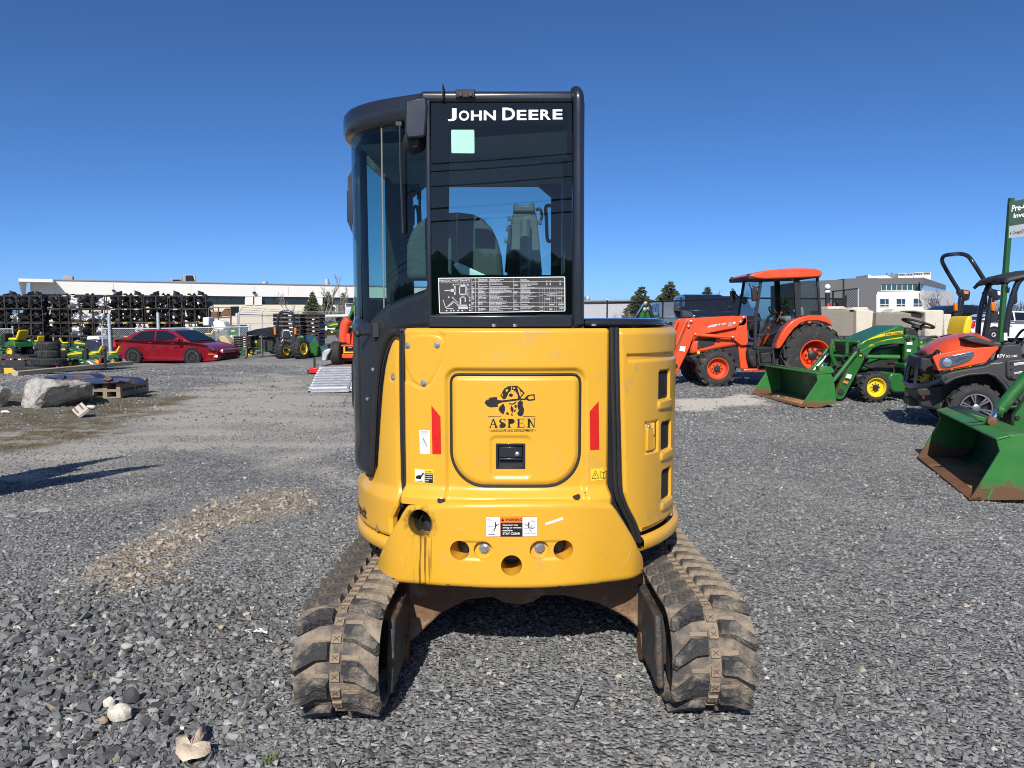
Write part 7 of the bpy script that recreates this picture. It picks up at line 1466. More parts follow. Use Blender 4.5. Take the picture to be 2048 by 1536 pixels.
ct = car('red_sedan', 'dusty red four door sedan with black steel wheels parked by the mesh fence', 'car', (at(352, 640, 31.5).x, 31.5, 0), R(-14), REDC, SED_B, SED_G, 1.82, (-1.38, 1.36), .335, SED_W,
   [('headlight', CHR, [(2.0,.74),(2.25,.60),(2.30,.66),(2.05,.80)], 1, .9), ('tail_lamp', RED, [(-2.41,.72),(-2.25,.70),(-2.25,.93),(-2.36,.95)], .98, 1), ('marker_lamp', AMB, [(2.05,.46),(2.28,.46),(2.28,.50),(2.05,.50)], 1, 1), ('fog_lamp', ALU, [(2.22,.36),(2.38,.34),(2.38,.46),(2.25,.48)], .95, .82)],
   [('grille', ALU, (2.34,-.42,.52), (2.425,.42,.66)), ('grille_bar', KM, (2.36,-.42,.56), (2.432,.42,.575)), ('grille_bar', KM, (2.36,-.42,.605), (2.432,.42,.62)), ('lower_grille', INK, (2.36,-.5,.28), (2.43,.5,.42)), ('door_handle', REDC, (-.62,-.945,.90), (-.44,-.90,.93)), ('door_handle', REDC, (.42,-.945,.88), (.60,-.90,.91)), ('sill_trim', REDC, (-.95,-.925,.33), (.95,-.9,.36)), ('spoiler', REDC, (-2.36,-.7,1.02), (-2.15,.7,1.055))], mir=(.78, 1.04))
ct.location.z = at(352, 731, 30.7).z; ORG[ct.name] = ct.location.copy()
wt = car('white_sedan', 'white sedan parked behind the utility vehicle canopy posts', 'car', (at(2046, 640, 36).x, 36.9, .43), R(2), WHC, SED_B, SED_G, 1.82, (-1.38, 1.36), .335, SED_W, [('tail_lamp', RED, [(-2.41,.72),(-2.25,.70),(-2.25,.93),(-2.36,.95)], .98, 1)], [('door_handle', WHC, (-.62,-.945,.90), (-.44,-.90,.93)), ('door_handle', WHC, (.42,-.945,.88), (.60,-.90,.91))], mir=(.78, 1.04), rimm=ALU)
car('dark_hatchback', 'dark blue car whose roof shows over the pale concrete blocks', 'car', (at(1895, 640, 42).x, 42, .80), R(180), mat('dark_car_paint', (.010,.013,.019), .2, coat=1), SED_B, [(-2.2,1.0),(-1.75,1.3),(-1.2,1.42),(-.5,1.46),(.1,1.44),(.5,1.35),(1.28,.93)], 1.82, (-1.38, 1.36), .335, SED_W)
SUV_B = [(-2.3,.45),(-2.35,.8),(-2.3,1.08),(-.5,1.12),(.9,1.12),(1.5,1.08),(2.1,1.02),(2.32,.88),(2.36,.55),(2.3,.35),(-2.2,.35)]
SUV_G = [(-2.25,1.08),(-2.1,1.65),(-1.6,1.78),(.0,1.80),(.45,1.74),(1.15,1.10)]
SUV_W = {'side': [[(-2.05,1.15),(-1.95,1.6),(-1.2,1.68),(-1.2,1.13)], [(-1.1,1.13),(-1.1,1.69),(-.2,1.71),(-.2,1.13)], [(-.1,1.13),(-.1,1.71),(.4,1.64),(.95,1.14)]], 'ends': [((1.08,1.14), (.42,1.71), 'windscreen'), ((-2.24,1.15), (-2.08,1.62), 'rear_window')]}
DK = mat('dark_truck_paint', (.012,.015,.022), .25, coat=.8); GYP = mat('grey_truck_paint', (.15,.18,.22), .3, coat=.8)
lt = [('headlight', CHR, [(2.30,.80),(2.36,.66),(2.36,.66),(2.30,.80)], .95, .6), ]
def fl(mb_): pass
for nm, lb, px, Y, pnt, z in (('parked_suv', 'slate blue SUV facing out behind the black fence, nearest the tall spruce', 1372, 33, GYP, .5), ('parked_pickup', 'black pickup facing out behind the fence, beside the orange tractor cab', 1428, 31, DK, .75), ('parked_suv', 'black SUV half hidden behind the orange tractor windscreen', 1478, 31.5, DK, .70)):
    t = car(nm, lb, 'car', (at(px, 640, Y).x, Y+2.2, z), R(-90), pnt, SUV_B, SUV_G, 1.95, (-1.45, 1.4), .38, SUV_W, [], [('grille', INK, (2.30,-.55,.62), (2.372,.55,.86)), ('grille_bar', CHR, (2.33,-.56,.72), (2.385,.56,.75)), ('headlight', CHR, (2.20,-.86,.72), (2.345,-.60,.88)), ('headlight', CHR, (2.20,.60,.72), (2.345,.86,.88)), ('number_plate', PAPER, (2.33,-.16,.50), (2.382,.16,.60))], mir=(.75, 1.22), far_roof=.84)
# the higher parking lot the far cars stand on
lx = np.array([-2, 6, 10, 14, 18, 26, 40, 90.]); ly = np.array([22.2, 26, 30, 33.5, 37, 42, 48, 60, 69.]); LX, LY = np.meshgrid(lx, ly, indexing='ij')
zA_ = np.interp(LY, [22.2, 26, 30, 33.5, 37, 42, 48], [-.02, .15, .45, .62, .68, .72, .75]); zB_ = np.interp(LY, [22.2, 26, 34, 37.5, 40.5, 43], [-.02, .1, .36, .42, .72, .79]); f_ = np.clip((LX-14)/5, 0, 1)
mb = MB(); mb.grid(np.stack([LX, LY, zA_*(1-f_) + zB_*f_], -1)); build(mb, 'upper_lot', mat('lot_asphalt', (.12, .12, .118), .9, var=.2, vs=2, bump=.3), None, loc=(0, 0, 0), normals=False, kind='structure', label='raised grey parking lot behind the fence and concrete blocks')
# ---- green digger arm behind the excavator hood
DG = thing('backhoe_arm', 'green folded backhoe arm rising behind the excavator hood', 'backhoe', (at(1290, 640, 22).x, 22, 0)); dp = PY(22)
pr('boom', GR, [(880,850),(970,600),(1010,520),(1045,510),(1060,560),(1030,680),(960,870),(850,1400),(700,1400)], 0, .22, DG, .02, z=zr, pl=dp)
pr('dipper', GR, [(1020,560),(1060,520),(1095,580),(1110,640),(1215,880),(1330,1400),(1180,1400),(1110,850),(1030,700)], .02, .20, DG, .02, z=zr, pl=dp)
mb = MB(); mb.tube([dp(*zr((1005, 545))), dp(*zr((915, 690)))], .05, 8); build(mb, 'cylinder_rod', CHR, DG); mb = MB(); mb.tube([dp(*zr((915, 690))), dp(*zr((800, 860)))], .07, 8); build(mb, 'boom_cylinder', KM, DG)
mb = MB(); mb.tube(spline([dp(*zr((1060, 520)), -.02), dp(*zr((1115, 600)), -.05), dp(*zr((1120, 680)), -.05), dp(*zr((1225, 870)), -.05)], 5), .045, 6); build(mb, 'hydraulic_hose', KM, DG)
for p in ((1020, 625), (1085, 610), (1035, 530)): mb = MB(); pin(mb, dp(*zr(p), -.01), ax_, .06); build(mb, 'pin', ZN, DG)
pr('tractor_body', GR, [(600,1050),(1400,1050),(1500,1500),(500,1500)], .3, 1.4, DG, .05, z=zr, pl=dp)
# ---- sign on its green post
SG = thing('yard_sign', 'green and grey inventory sign on a tall green post at the right edge', 'sign', (at(2012, 640, 17).x, 17, 0)); sp_ = Pl((at(2014, 640, 17).x, 17, 0), R(-24))
zs = zm(2000, 390, .0651)
mb = MB(); x = sp_(2022, 475, .05).x; 
mb.tube([sp_(2018, 480, .06) + Vector((0, 0, .9)), Vector((sp_(2004, 690, .06).x-.08, 17.06, 0))], .065, 4); build(mb, 'sign_post', mat('post_green', (.016, .095, .020), .5), SG)
SGm = mat('sign_green', (.012,.055,.032), .5, var=.12, vs=8); SGg = mat('sign_grey', (.33,.37,.38), .5, var=.06, vs=8)
mb = MB(); mb.pp(sp_, [(285,215),(1500,-30),(1500,760),(250,965)], 0, .03, zs); sb = build(mb, 'sign_panel', SGm, SG); mb = MB(); mb.pp(sp_, [(250,965),(1500,760),(1500,1200),(225,1335)], 0, .03, zs); sg = build(mb, 'sign_footer', SGg, SG)
SP2 = lambda x, y, o=0: sp_(*zs((x, y)), -.004-o)
mb = MB(); text_on(mb, 'Pre-Owned', None, SP2, .002, .02, [(372,318),(1330,135),(1330,330),(352,518)]); text_on(mb, 'Inventory', None, SP2, .002, .02, [(425,570),(1280,430),(1280,650),(410,752)]); build(mb, 'sign_lettering', PAPER, sb, smooth=0, normals=False, kind='stuff')
mb = MB(); text_on(mb, 'GreenDIAMOND', None, SP2, .002, .0, [(390,1100),(1150,985),(1150,1110),(390,1215)]); build(mb, 'footer_lettering', INK, sg, smooth=0, normals=False, kind='stuff'); mb = MB(); decal(mb, [(310,1160),(345,1140),(345,1185),(315,1240)], SP2, .002); build(mb, 'footer_mark', INK, sg, smooth=0, normals=False)
# ================================================================ stock and clutter on the left
z1 = zm(0, 530, .14977)
# ---- racks of crated mowers: every crate and every load a thing
rq = random.Random(12); RY = 48.; RP_ = PY(RY); CW_ = at(24, 638, RY).x - at(0, 638, RY).x; 
def crate_mesh():
    mb = MB(); w_, d, h = .355, .55, .80; r = .022
    for sx in (-1, 1):
        for sy in (-1, 1): mb.cbox((sx*w_, sy*d, h/2), (r, r, h/2))
        for z in (0.03, h-.02): mb.cbox((sx*w_, 0, z), (r, d, r))
    for sy in (-1, 1):
        for z in (.03, h-.02): mb.cbox((0, sy*d, z), (w_, r, r*1.3))
        mb.tube([(-w_, sy*d, .1), (0, sy*d, h*.55), (w_, sy*d, .1)], .012, 4); mb.tube([(-w_, sy*d, h*.62), (0, sy*d, h*.40), (w_, sy*d, h*.62)], .012, 4)
    return mb
def lump(seed, sx, sy, sz, amp):
    bm = bmesh.new(); bmesh.ops.create_icosphere(bm, subdivisions=3, radius=1); rd = random.Random(seed); o = Vector((rd.uniform(0, 9), rd.uniform(0, 9), rd.uniform(0, 9)))
    from mathutils import noise as mn
    for v in bm.verts:
        c = v.co.copy(); k = 1 + amp*(mn.noise(c*1.6 + o) + .6*mn.noise(c*4 + o)); c *= k; v.co = Vector((c.x*sx, c.y*sy, max(-.85, c.z)*sz + sz*.85))
    mb = MB(); mb.v = [tuple(v.co) for v in bm.verts]; mb.f = [tuple(v.index for v in f.verts) for f in bm.faces]; mb.m = [0]*len(mb.f); bm.free(); return mb
CM = mesh(crate_mesh(), 'steel_crate', (0, 0, 0), mat('crate_steel', (.030,.024,.020), .6, var=.4, dirt=(.12,.07,.04), damt=.12))
deckm = MB(); deckm.box((-.33, -.52, .0), (.33, .52, .03)); CDK = mesh(deckm, 'crate_deck', (0, 0, 0), KM)
tagm = MB(); tagm.add([(-.13, -.575, .775), (.13, -.575, .775), (.13, -.575, .825), (-.13, -.575, .825)], [(0, 1, 2, 3)]); CTG = mesh(tagm, 'crate_label', (0, 0, 0), PYEL, 0)
CTW = []
for S_ in range(5):
    tagw = MB(); rt_ = random.Random(S_+60)
    for _ in range(rt_.choice((1, 2, 2))):
        cx, cy, m_ = rt_.uniform(-.15, .15), rt_.uniform(.22, .52), rt_.uniform(.04, .085); tagw.poly([(cx + m_*rt_.uniform(.3, 1.2)*math.cos(k), -.578, cy + m_*rt_.uniform(.3, 1.3)*math.sin(k)) for k in np.linspace(0, 5.3, 7)])
    CTW.append(mesh(tagw, 'paper_sleeve', (0, 0, 0), PAPER, 0))
LW = [mesh(lump(i, .31, .5, .30, .95), 'wrapped_mower', (0, 0, 0), WRAPW, 60) for i in range(3)]
FILM = mat('film_wrap', (.014, .015, .017), .3, var=.5, bump=.6, bs=6, dirt=(.62, .63, .64), damt=-.02, ds=5)
LK = [mesh(lump(20+i, .36, .55, .44, .8), 'wrapped_mower', (0, 0, 0), FILM, 60) for i in range(3)]
tiers = ['top', 'second', 'third', 'lowest']
def put(name, label, cat, group, loc, parts):
    o = thing(name, label, cat, loc, group)
    for nm, me in parts:
        c = bpy.data.objects.new(nm, me); SC.collection.objects.link(c); c.parent = o
    return o
cols = [(-2, 'a'), (23, 'a'), (48, 'a'), (73, 'a'), (98, 'b'), (121, 'b'), (146, 'c'), (171, 'c'), (196, 'c'), (222, 'd'), (246, 'd'), (271, 'd'), (297, 'd'), (322, 'd'), (347, 'd'), (373, 'd'), (397, 'd')]
zb0 = RP_(0, 699).z; hT = (RP_(0, 591).z - zb0)/4
blk = {'a': 'left rack block', 'b': 'dark rack stack', 'c': 'middle rack block', 'd': 'long right rack run'}
cnt = {}
for ci_, (px, b) in enumerate(cols):
    cnt[b] = cnt.get(b, 0) + 1; col = cnt[b]; nth = ['first', 'second', 'third', 'fourth', 'fifth', 'sixth', 'seventh', 'eighth'][col-1]
    for ti in range(4):
        x = at(px+12, 638, RY).x; y = RY + rq.uniform(-.05, .1) + (.5 if b == 'b' else 0); z = zb0 + hT*(3-ti)
        tag_ = rq.random() < (.75 if b == 'd' else .4)
        o = put('steel_crate', 'black steel crate, %s tier, %s column of the %s' % (tiers[ti], nth, blk[b]), 'crate', 'steel crates stacked in the mower racks', (x, y, z), [('crate_frame', CM), ('crate_deck', CDK)] + ([('crate_label', CTG)] if tag_ else []) + ([('paper_sleeve', CTW[rq.randrange(5)])] if b == 'd' and rq.random() < .8 else []))
        o.scale = (1, 1, hT/.82); white = rq.random() < {'a': .12, 'b': .0, 'c': .6, 'd': .03}[b]
        if b == 'd' and rq.random() < .35 and not white: me = LK[rq.randrange(3)]
        else: me = LW[rq.randrange(3)] if white else LK[rq.randrange(3)]
        q = put('wrapped_mower', '%s wrapped mower, %s tier, %s column of the %s' % ('white' if white else 'black', tiers[ti], nth, blk[b]), 'wrapped mower', 'wrapped mowers in the racks', (x, y, z+.06), [('wrapping', me)]); q.rotation_euler.z = rq.uniform(-.2, .2) + (math.pi if rq.random() < .5 else 0)
# ---- riding mowers
def mower(loc, yaw, label, par=None):
    T = Matrix.Translation(loc) @ Matrix.Rotation(yaw, 4, 'Z'); t = thing('riding_mower', label, 'mower', loc, 'green and yellow riding mowers'); t.scale = (.8, .8, .8)
    mb = MB(T); mb.prism([(.15,-.26,.50),(.85,-.26,.45),(.95,-.26,.62),(.90,-.26,.74),(.55,-.26,.86),(.15,-.26,.90)], (0, .52, 0)); build(mb, 'hood', GR, t, bev=.05)
    for sy in (-1, 1): mb = MB(T); mb.prism([(.20,sy*.268,.70),(.88,sy*.268,.62),(.88,sy*.268,.68),(.5,sy*.268,.78),(.20,sy*.268,.80)], (0, sy*.004, 0)); build(mb, 'hood_stripe', YG, t)
    mb = MB(T); mb.prism([(.15,-.2,.86),(.05,-.2,.98),(-.02,-.2,.95),(-.02,-.2,.40),(.2,-.2,.40)], (0, .4, 0)); build(mb, 'dashboard', KP, t, bev=.02)
    mb = MB(T); mb.tube([(-.06+.17*math.cos(a)*.55, .17*math.sin(a), 1.02+.17*math.cos(a)*.6) for a in np.linspace(0, 6.283, 16)], .014, 6); build(mb, 'steering_wheel', KP, t)
    mb = MB(T); mb.prism([(-.78,-.42,.42),(-.72,-.42,.60),(-.45,-.42,.70),(-.25,-.42,.62),(-.18,-.42,.42)], (0, .84, 0)); mb.box((-.3,-.35,.30), (.3,.35,.36)); build(mb, 'fender', GR, t, bev=.03)
    mb = MB(T); mb.box((-.62,-.23,.70), (-.20,.23,.80)); build(mb, 'seat_cushion', YG, t, bev=.04); mb = MB(T); mb.prism([(-.55,-.23,.78),(-.72,-.23,1.12),(-.80,-.23,1.10),(-.66,-.23,.76)], (0, .46, 0)); build(mb, 'seat_back', YG, t, bev=.04)
    mb = MB(T); mb.prism([(-.15,-.52,.12),(.5,-.52,.12),(.55,-.52,.20),(.1,-.52,.30),(-.15,-.52,.26)], (0, 1.0, 0)); build(mb, 'mower_deck', GR, t, bev=.03)
    for x, r, w_ in ((-.50, .26, .2), (.72, .19, .14)):
        for sy in (-1, 1):
            mb = MB(T); mb.lathe([(r*.5, -w_), (r*.9, -w_), (r, -w_*.8), (r, -w_*.2), (r*.9, 0), (r*.52, .0)], (x, sy*.46, r), (0, sy, 0), 18, cap=False); ty = build(mb, 'wheel', TY, t, smooth=45); mb = MB(T); mb.lathe([(r*.54, .002), (r*.46, .002), (r*.40, -.04), (.001, -.03)], (x, sy*.46, r), (0, sy, 0), 16, cap=False); build(mb, 'rim', YG, ty)
    return t
def mw(px, py, Y, yaw, label, sc=1.): q = at(px, py, Y); m = mower((q.x, Y, q.z), R(yaw), label); m.scale = (sc*.76,)*3; return m
mw(20, 715, 27, 165, 'green riding mower with a tall yellow seat parked on the trailer at the left edge', 1.15)
mw(72, 703, 33, 150, 'green mower left of the stacked tyres with only its hood showing', .8); mw(145, 706, 34, 20, 'green mower with yellow hood line right of the stacked tyres', .8)
mw(176, 733, 26.5, 195, 'green and yellow mower beyond the timber, its hood pointing left', .85); mw(212, 732, 27.5, 195, 'yellow seated mower tucked behind the tail of the red sedan', .85)
mw(470, 716, 36, 30, 'green mower peeping out past the nose of the red sedan'); mw(405, 690, 40, 200, 'green mower behind the fence above the sedan bonnet'); mw(492, 716, 37, 60, 'green mower among the low crates right of the sedan')
# navy covered cart
t = thing('utility_cart', 'navy blue small cart with a grey canopy standing by the fence gate', 'cart', (at(188, 640, 38).x, 38, 0)); q = PY(38); nv = mat('navy_paint', (.012,.018,.045), .4, coat=.4)
mb = MB(); mb.pp(q, [(168,690),(172,680),(190,678),(202,684),(204,704),(166,704)], 0, 1.2); build(mb, 'body', nv, t, bev=.06); mb = MB(); mb.pp(q, [(172,680),(174,672),(196,672),(200,680)], .1, 1.1); build(mb, 'canopy', WRAPW, t, bev=.05)
for px in (176, 196): mb = MB(); c = q(px, 704); mb.lathe([(.12, -.1), (.26, -.08), (.26, .02), (.12, .04)], c, (0, -1, 0), 16); build(mb, 'wheel', TY, t)
# trailer at the left edge
t = thing('flat_trailer', 'low dark flatbed trailer under the mower at the left edge', 'trailer', (at(20, 640, 25).x, 25, 0)); q = PY(25.5)
mb = MB(); mb.pp(q, [(-200,713),(58,712),(60,718),(-200,722)], 0, 3); build(mb, 'deck', KM, t); mb = MB(); mb.pp(q, [(-200,722),(60,718),(58,724),(-200,730)], .1, .3); build(mb, 'side_beam', KM, t)
for i in range(9): mb = MB(); mb.pp(q, rect(-12+i*8, 717.5, -6+i*8, 720), -.02, 0); build(mb, 'reflector_tape', PBRT if i % 2 else PAPER, t)
for px in (8, 30): mb = MB(); mb.lathe([(.18, -.2), (.34, -.18), (.34, .0), (.18, .02)], q(px, 728), (0, -1, 0), 20); build(mb, 'wheel', TY, t)
# ---- tyres
def tyre(px, py, Y, r, h, label, tilt=0):
    c = at(px, py, Y); mb = MB(); mb.lathe([(r*.55, .02), (r*.62, -.0), (r*.92, .0), (r, h*.15), (r, h*.85), (r*.92, h), (r*.62, h), (r*.55, h-.02), (r*.55, h*.5)], (0, 0, 0), (0, 0, 1), 36, close=True)
    for k in range(44): a = 6.283*k/44; mb.obox((math.cos(a)*r, math.sin(a)*r, h*.5), (math.cos(a)*.012, math.sin(a)*.012, 0), (-math.sin(a)*.018, math.cos(a)*.018, 0), (0, 0, h*.30))
    o = bpy.data.objects.new('tyre', mesh(mb, 'tyre', (0, 0, 0), TY, 45)); SC.collection.objects.link(o); o.location = c; o.rotation_euler = (tilt, 0, px*.7); o['label'] = label; o['category'] = 'tyre'; o['group'] = 'big tyres stacked in the yard'; return o
ty_ = 25.2; hh_ = at(98, 684, ty_).z - at(98, 700, ty_).z
tyre(98, 700, ty_, .33, hh_, 'topmost black tyre of the leaning stack'); tyre(99, 716, ty_, .33, hh_, 'middle black tyre of the leaning stack'); tyre(100, 731, ty_, .48, hh_*.95, 'wide lowest tyre at the bottom of the stack')
tyre(123, 716, 26.5, .28, hh_, 'smaller tyre lying just right of the stack'); tyre(80, 730, 25.8, .40, hh_, 'tyre lying half behind the bottom of the stack')
# ---- timber, snow blades, flags
a, b = gp(30, 752), at(262, 729.5, 26.6); mb = MB(); d = (b-a).normalized(); n = Vector((-d.y, d.x, 0)).normalized(); w2 = .10
for s in (0,): mb.prism([a - n*w2, a + n*w2, a + n*w2 + Vector((0, 0, .13)), a - n*w2 + Vector((0, 0, .13))], b - a)
build(mb, 'timber_beam', PLANKM, None, label='long pale timber lying along the edge of the yard', cat='timber', bev=.01)
t = thing('snow_plow', 'black snow blade with yellow end plates lying beyond the timber', 'snow plow', gp(30, 748)); q = PY(gp(30, 748).y)
mb = MB(); mb.pp(q, [(-60,734),(40,733),(88,736),(110,740),(88,748),(36,749),(-60,749)], 0, .5); build(mb, 'moldboard', KM, t, bev=.02); 
for P in ([(7,736),(26,736),(37,748),(8,748)], [(84,739),(98,738),(101,743),(86,744)]): mb = MB(); mb.pp(q, P, -.04, .0); build(mb, 'end_plate', mat('blade_yellow', (.78,.45,.05), .5), t, bev=.01)
for p in ((27, 737), (38, 746)): mb = MB(); mb.lathe([(.035, 0), (.02, .03)], q(*p, -.05), ax_, 10); build(mb, 'hex_bolt', ZN, t)
t = thing('snow_pusher', 'grey curved snow pusher with a yellow tip and red marker rod', 'snow plow', gp(120, 740)); q = PY(gp(120, 742).y + .6)
mb = MB(); mb.pp(q, [(82,730),(100,725),(150,719),(164,717),(168,722),(160,728),(130,735),(95,737)], 0, .35); build(mb, 'moldboard', mat('blade_grey', (.10,.12,.14), .35, metal=.5), t, bev=.04); mb = MB(); mb.pp(q, [(70,730),(80,727),(92,731),(96,735),(75,736)], -.02, .3); build(mb, 'tip_plate', mat('blade_yellow', (.78,.45,.05), .5), t, bev=.02)
mb = MB(); mb.tube([q(114, 737, -.1), q(116, 722, -.1)], .035, 6); build(mb, 'marker_rod', PBRT, t); mb = MB(); mb.tube([q(116, 722, -.1) + Vector((.05*math.cos(k), 0, .06+.06*math.sin(k))) for k in np.linspace(0, 6.28, 12)], .012, 5); build(mb, 'ring_eye', YG, t)
mb = MB(); mb.prism([at(*p, 25.5) for p in ((170,722),(176,721),(194,733),(190,736))], (0, .3, 0)); build(mb, 'chute', ALU, None, label='silver chute pipe lying below the green mower', cat='chute', bev=.02)
mb = MB(); mb.tube([at(197, 736, 25), at(201, 716, 25)], .04, 6); build(mb, 'marker_stake', PBRT, None, label='red marker stake in front of the yellow seated mower', cat='stake')
mb = MB(); mb.tube([at(211, 736, 25), at(210, 704, 25)], .04, 6); build(mb, 'steel_post', KM, None, label='thin dark steel post at the tail of the red sedan', cat='post')
t = thing('pipe_rail', 'low black pipe rail on legs right of the tyres', 'rail', (at(155, 640, 30).x, 30, 0)); q = PY(30); mb = MB(); mb.tube([q(136, 706), q(195, 702)], .05, 6); build(mb, 'rail', KM, t)
for px in (140, 164, 185): mb = MB(); mb.tube([q(px, 705), q(px, 722)], .04, 6); build(mb, 'leg', KM, t)
# ---- blue blades on two pallets
z4 = zm(0, 660, .16602)
PB = gp(215, 797); pq = PY(PB.y)
def pallet(zo_, label):
    t = thing('wooden_pallet', label, 'pallet', (PB.x, PB.y, zo_), 'wooden pallets under the blue blades'); x0, x1 = pq(176, 797).x, pq(238, 797).x; h = .145
    for i in range(7): y = PB.y + .06 + i*.17; mb = MB(); mb.box((x0, y, zo_+h-.022), (x1, y+.11, zo_+h)); build(mb, 'deck_plank', WOOD, t)
    for x in (x0, (x0+x1)/2-.04, x1-.08): mb = MB(); mb.box((x, PB.y+.06, zo_+.022), (x+.08, PB.y+1.2, zo_+h-.024)); build(mb, 'stringer', WOOD, t)
    for y in (PB.y+.06, PB.y+.6, PB.y+1.1): mb = MB(); mb.box((x0, y, zo_), (x1, y+.1, zo_+.02)); build(mb, 'bottom_plank', WOOD, t)
pallet(.0, 'lower grey wooden pallet behind the large boulder'); pallet(.147, 'upper grey wooden pallet carrying the blue blades')
zt_ = .295
def blade(P, label, d0, dep):
    t = thing('plow_moldboard', label, 'plow', (PB.x, PB.y, zt_), 'worn blue plow blades on the pallets'); mb = MB(); mb.pp(pq, P, d0, d0+dep, z4); o = build(mb, 'moldboard', BLU, t, bev=.02)
    return t
t = blade([(520,560),(640,550),(780,540),(1080,538),(1130,560),(1175,590),(1150,610),(900,612),(620,592),(530,585)], 'rear worn blue blade lying across the pallets', .55, .4)
mb = MB(); mb.pp(pq, [(680,588),(960,598),(950,622),(760,612)], .5, .6, z4); build(mb, 'rust_lip', RUST, t); mb = MB(); mb.tube(spline([pq(*z4(p), .5) for p in ((745, 590), (765, 570), (758, 540), (742, 538))], 4), .02, 6); build(mb, 'lift_hook', BLU, t)
t = blade([(940,618),(980,600),(1230,590),(1270,568),(1330,572),(1345,585),(1400,580),(1540,590),(1600,620),(1650,650),(1560,642),(1440,620),(1420,640),(1150,658),(960,635)], 'front worn blue blade jutting out past the pallets', -.05, .45)
mb = MB(); mb.pp(pq, [(1240,600),(1260,568),(1335,570),(1350,590),(1300,612)], -.09, -.05, z4); build(mb, 'rust_plate', RUST, t); mb = MB(); mb.pp(pq, [(1560,600),(1645,650),(1600,648),(1530,625)], -.07, -.05, z4); build(mb, 'wear_edge', KM, t)
# ---- boulders, slab, small stones, litter
def hull_rock(name, P, label, cat, seed, amp=.04, m_=ROCK, sub=4):
    bm = bmesh.new()
    for p in P: bm.verts.new(p)
    bmesh.ops.convex_hull(bm, input=bm.verts[:]); bmesh.ops.delete(bm, geom=[v for v in bm.verts if not v.link_faces], context='VERTS'); bmesh.ops.triangulate(bm, faces=bm.faces[:])
    for _ in range(sub): bmesh.ops.subdivide_edges(bm, edges=bm.edges[:], cuts=1, use_grid_fill=True); bmesh.ops.triangulate(bm, faces=bm.faces[:])
    from mathutils import noise as mn
    bmesh.ops.smooth_vert(bm, verts=bm.verts[:], factor=.5, use_axis_x=True, use_axis_y=True, use_axis_z=True); bm.normal_update()
    s = 1/max((Vector(P[0])-Vector(P[-1])).length, .2)
    for v in bm.verts: c = v.co*s*3 + Vector((seed, 0, 0)); v.co += v.normal*amp*(mn.noise(c) + .6*mn.noise(c*2.7) + .4*mn.noise(c*7))
    bm.verts.index_update(); mb = MB(); mb.v = [tuple(v.co) for v in bm.verts]; mb.f = [tuple(v.index for v in f.verts) for f in bm.faces]; mb.m = [0]*len(mb.f); bm.free()
    return build(mb, name, m_, None, smooth=38, label=label, cat=cat)
BY = 12.9
def B(px, py, Y): return at(*z4((px, py)), Y)
hull_rock('boulder', [B(262,995,BY+.25), B(300,985,BY+.1), B(285,850,BY+.25), B(298,660,BY+.3), B(430,597,BY+.25), B(560,610,BY-.02), B(570,690,BY-.12), B(560,930,BY+.12), B(480,975,BY+.1), B(1080,640,BY+.35), B(1105,670,BY+.40), B(1090,860,BY+.95), B(1040,900,BY+1.35), B(680,960,BY+.75), B(780,945,BY+.9), B(960,625,BY+.25), B(450,600,BY+1.0), B(900,615,BY+1.3), B(1080,650,BY+1.4), B(300,900,BY+1.1), B(1040,890,BY+1.5)], 'big pale angular granite boulder in front of the pallets', 'boulder', 1, .045)
hull_rock('boulder', [B(-260,960,BY+.1), B(-200,700,BY), B(0,690,BY), B(80,690,BY+.1), B(125,720,BY+.2), B(130,780,BY+.3), B(60,930,BY+.25), B(0,960,BY+.1), B(-100,700,BY+.8), B(120,760,BY+.8), B(50,940,BY+.9), B(-250,950,BY+.9)], 'grey boulder cut by the left edge of the picture', 'boulder', 5, .04)
c = [gp(*z4(p)) for p in ((860, 985), (940, 1065))]; q = PY(c[1].y)
sl_ = [at(*z4(p), c[1].y + k) for p, k in (((940, 1062), 0), ((1062, 968), .1), ((985, 890), .34), ((860, 985), .26))]
mb = MB(); nz = (sl_[1]-sl_[0]).cross(sl_[3]-sl_[0]).normalized(); mb.prism([p + Vector((0, 0, .03)) for p in sl_], -nz*.05); slb = build(mb, 'broken_slab', mat('pale_slab', (.48,.44,.38), .8, var=.1), None, bev=.006, label='tilted pale slab with two rust stripes beside the big boulder', cat='slab')
lz_ = lambda p, o: (sl_[0]*(1-p[0])*(1-p[1]) + sl_[1]*p[0]*(1-p[1]) + sl_[2]*p[0]*p[1] + sl_[3]*(1-p[0])*p[1]) + Vector((0, 0, .03)) + nz*.003
for v0 in (.15, .62): mb = MB(); mb.poly([lz_(p, 0) for p in ((v0+.0, .2), (v0+.12, .2), (v0+.15, .95), (v0+.03, .9))]); build(mb, 'rust_stripe', RUST, slb, smooth=0, normals=False)
for i, (px, py, s_, lb) in enumerate(((182, 818, .07, 'white stone beside the striped slab'), (14, 827, .06, 'small white stone in the dead grass at the left'), (118, 801, .05, 'pale stone between the two boulders'))):
    c = gp(px, py); hull_rock('stone', [(c.x + rq.uniform(-1, 1)*s_*1.4, c.y + rq.uniform(-1, 1)*s_, c.z + rq.uniform(0, .9)*s_) for _ in range(12)], lb, 'stone', i, .006, WALLW, 2)
def stone(px, py, w_, h_, label, m_, seed):
    c = gp(px, py); rd = random.Random(seed); s = w_/1539*c.y/2; P = [(c.x + s*math.cos(a)*rd.uniform(.8, 1), c.y + s*.7*math.sin(a)*rd.uniform(.8, 1), c.z + k*h_/1539*c.y) for a in np.linspace(0, 6.28, 9) for k in (0, .55)] + [(c.x + rd.uniform(-.4, .4)*s, c.y, c.z + h_/1539*c.y)]
    hull_rock('stone', P, label, 'stone', seed, .004, m_, 2)
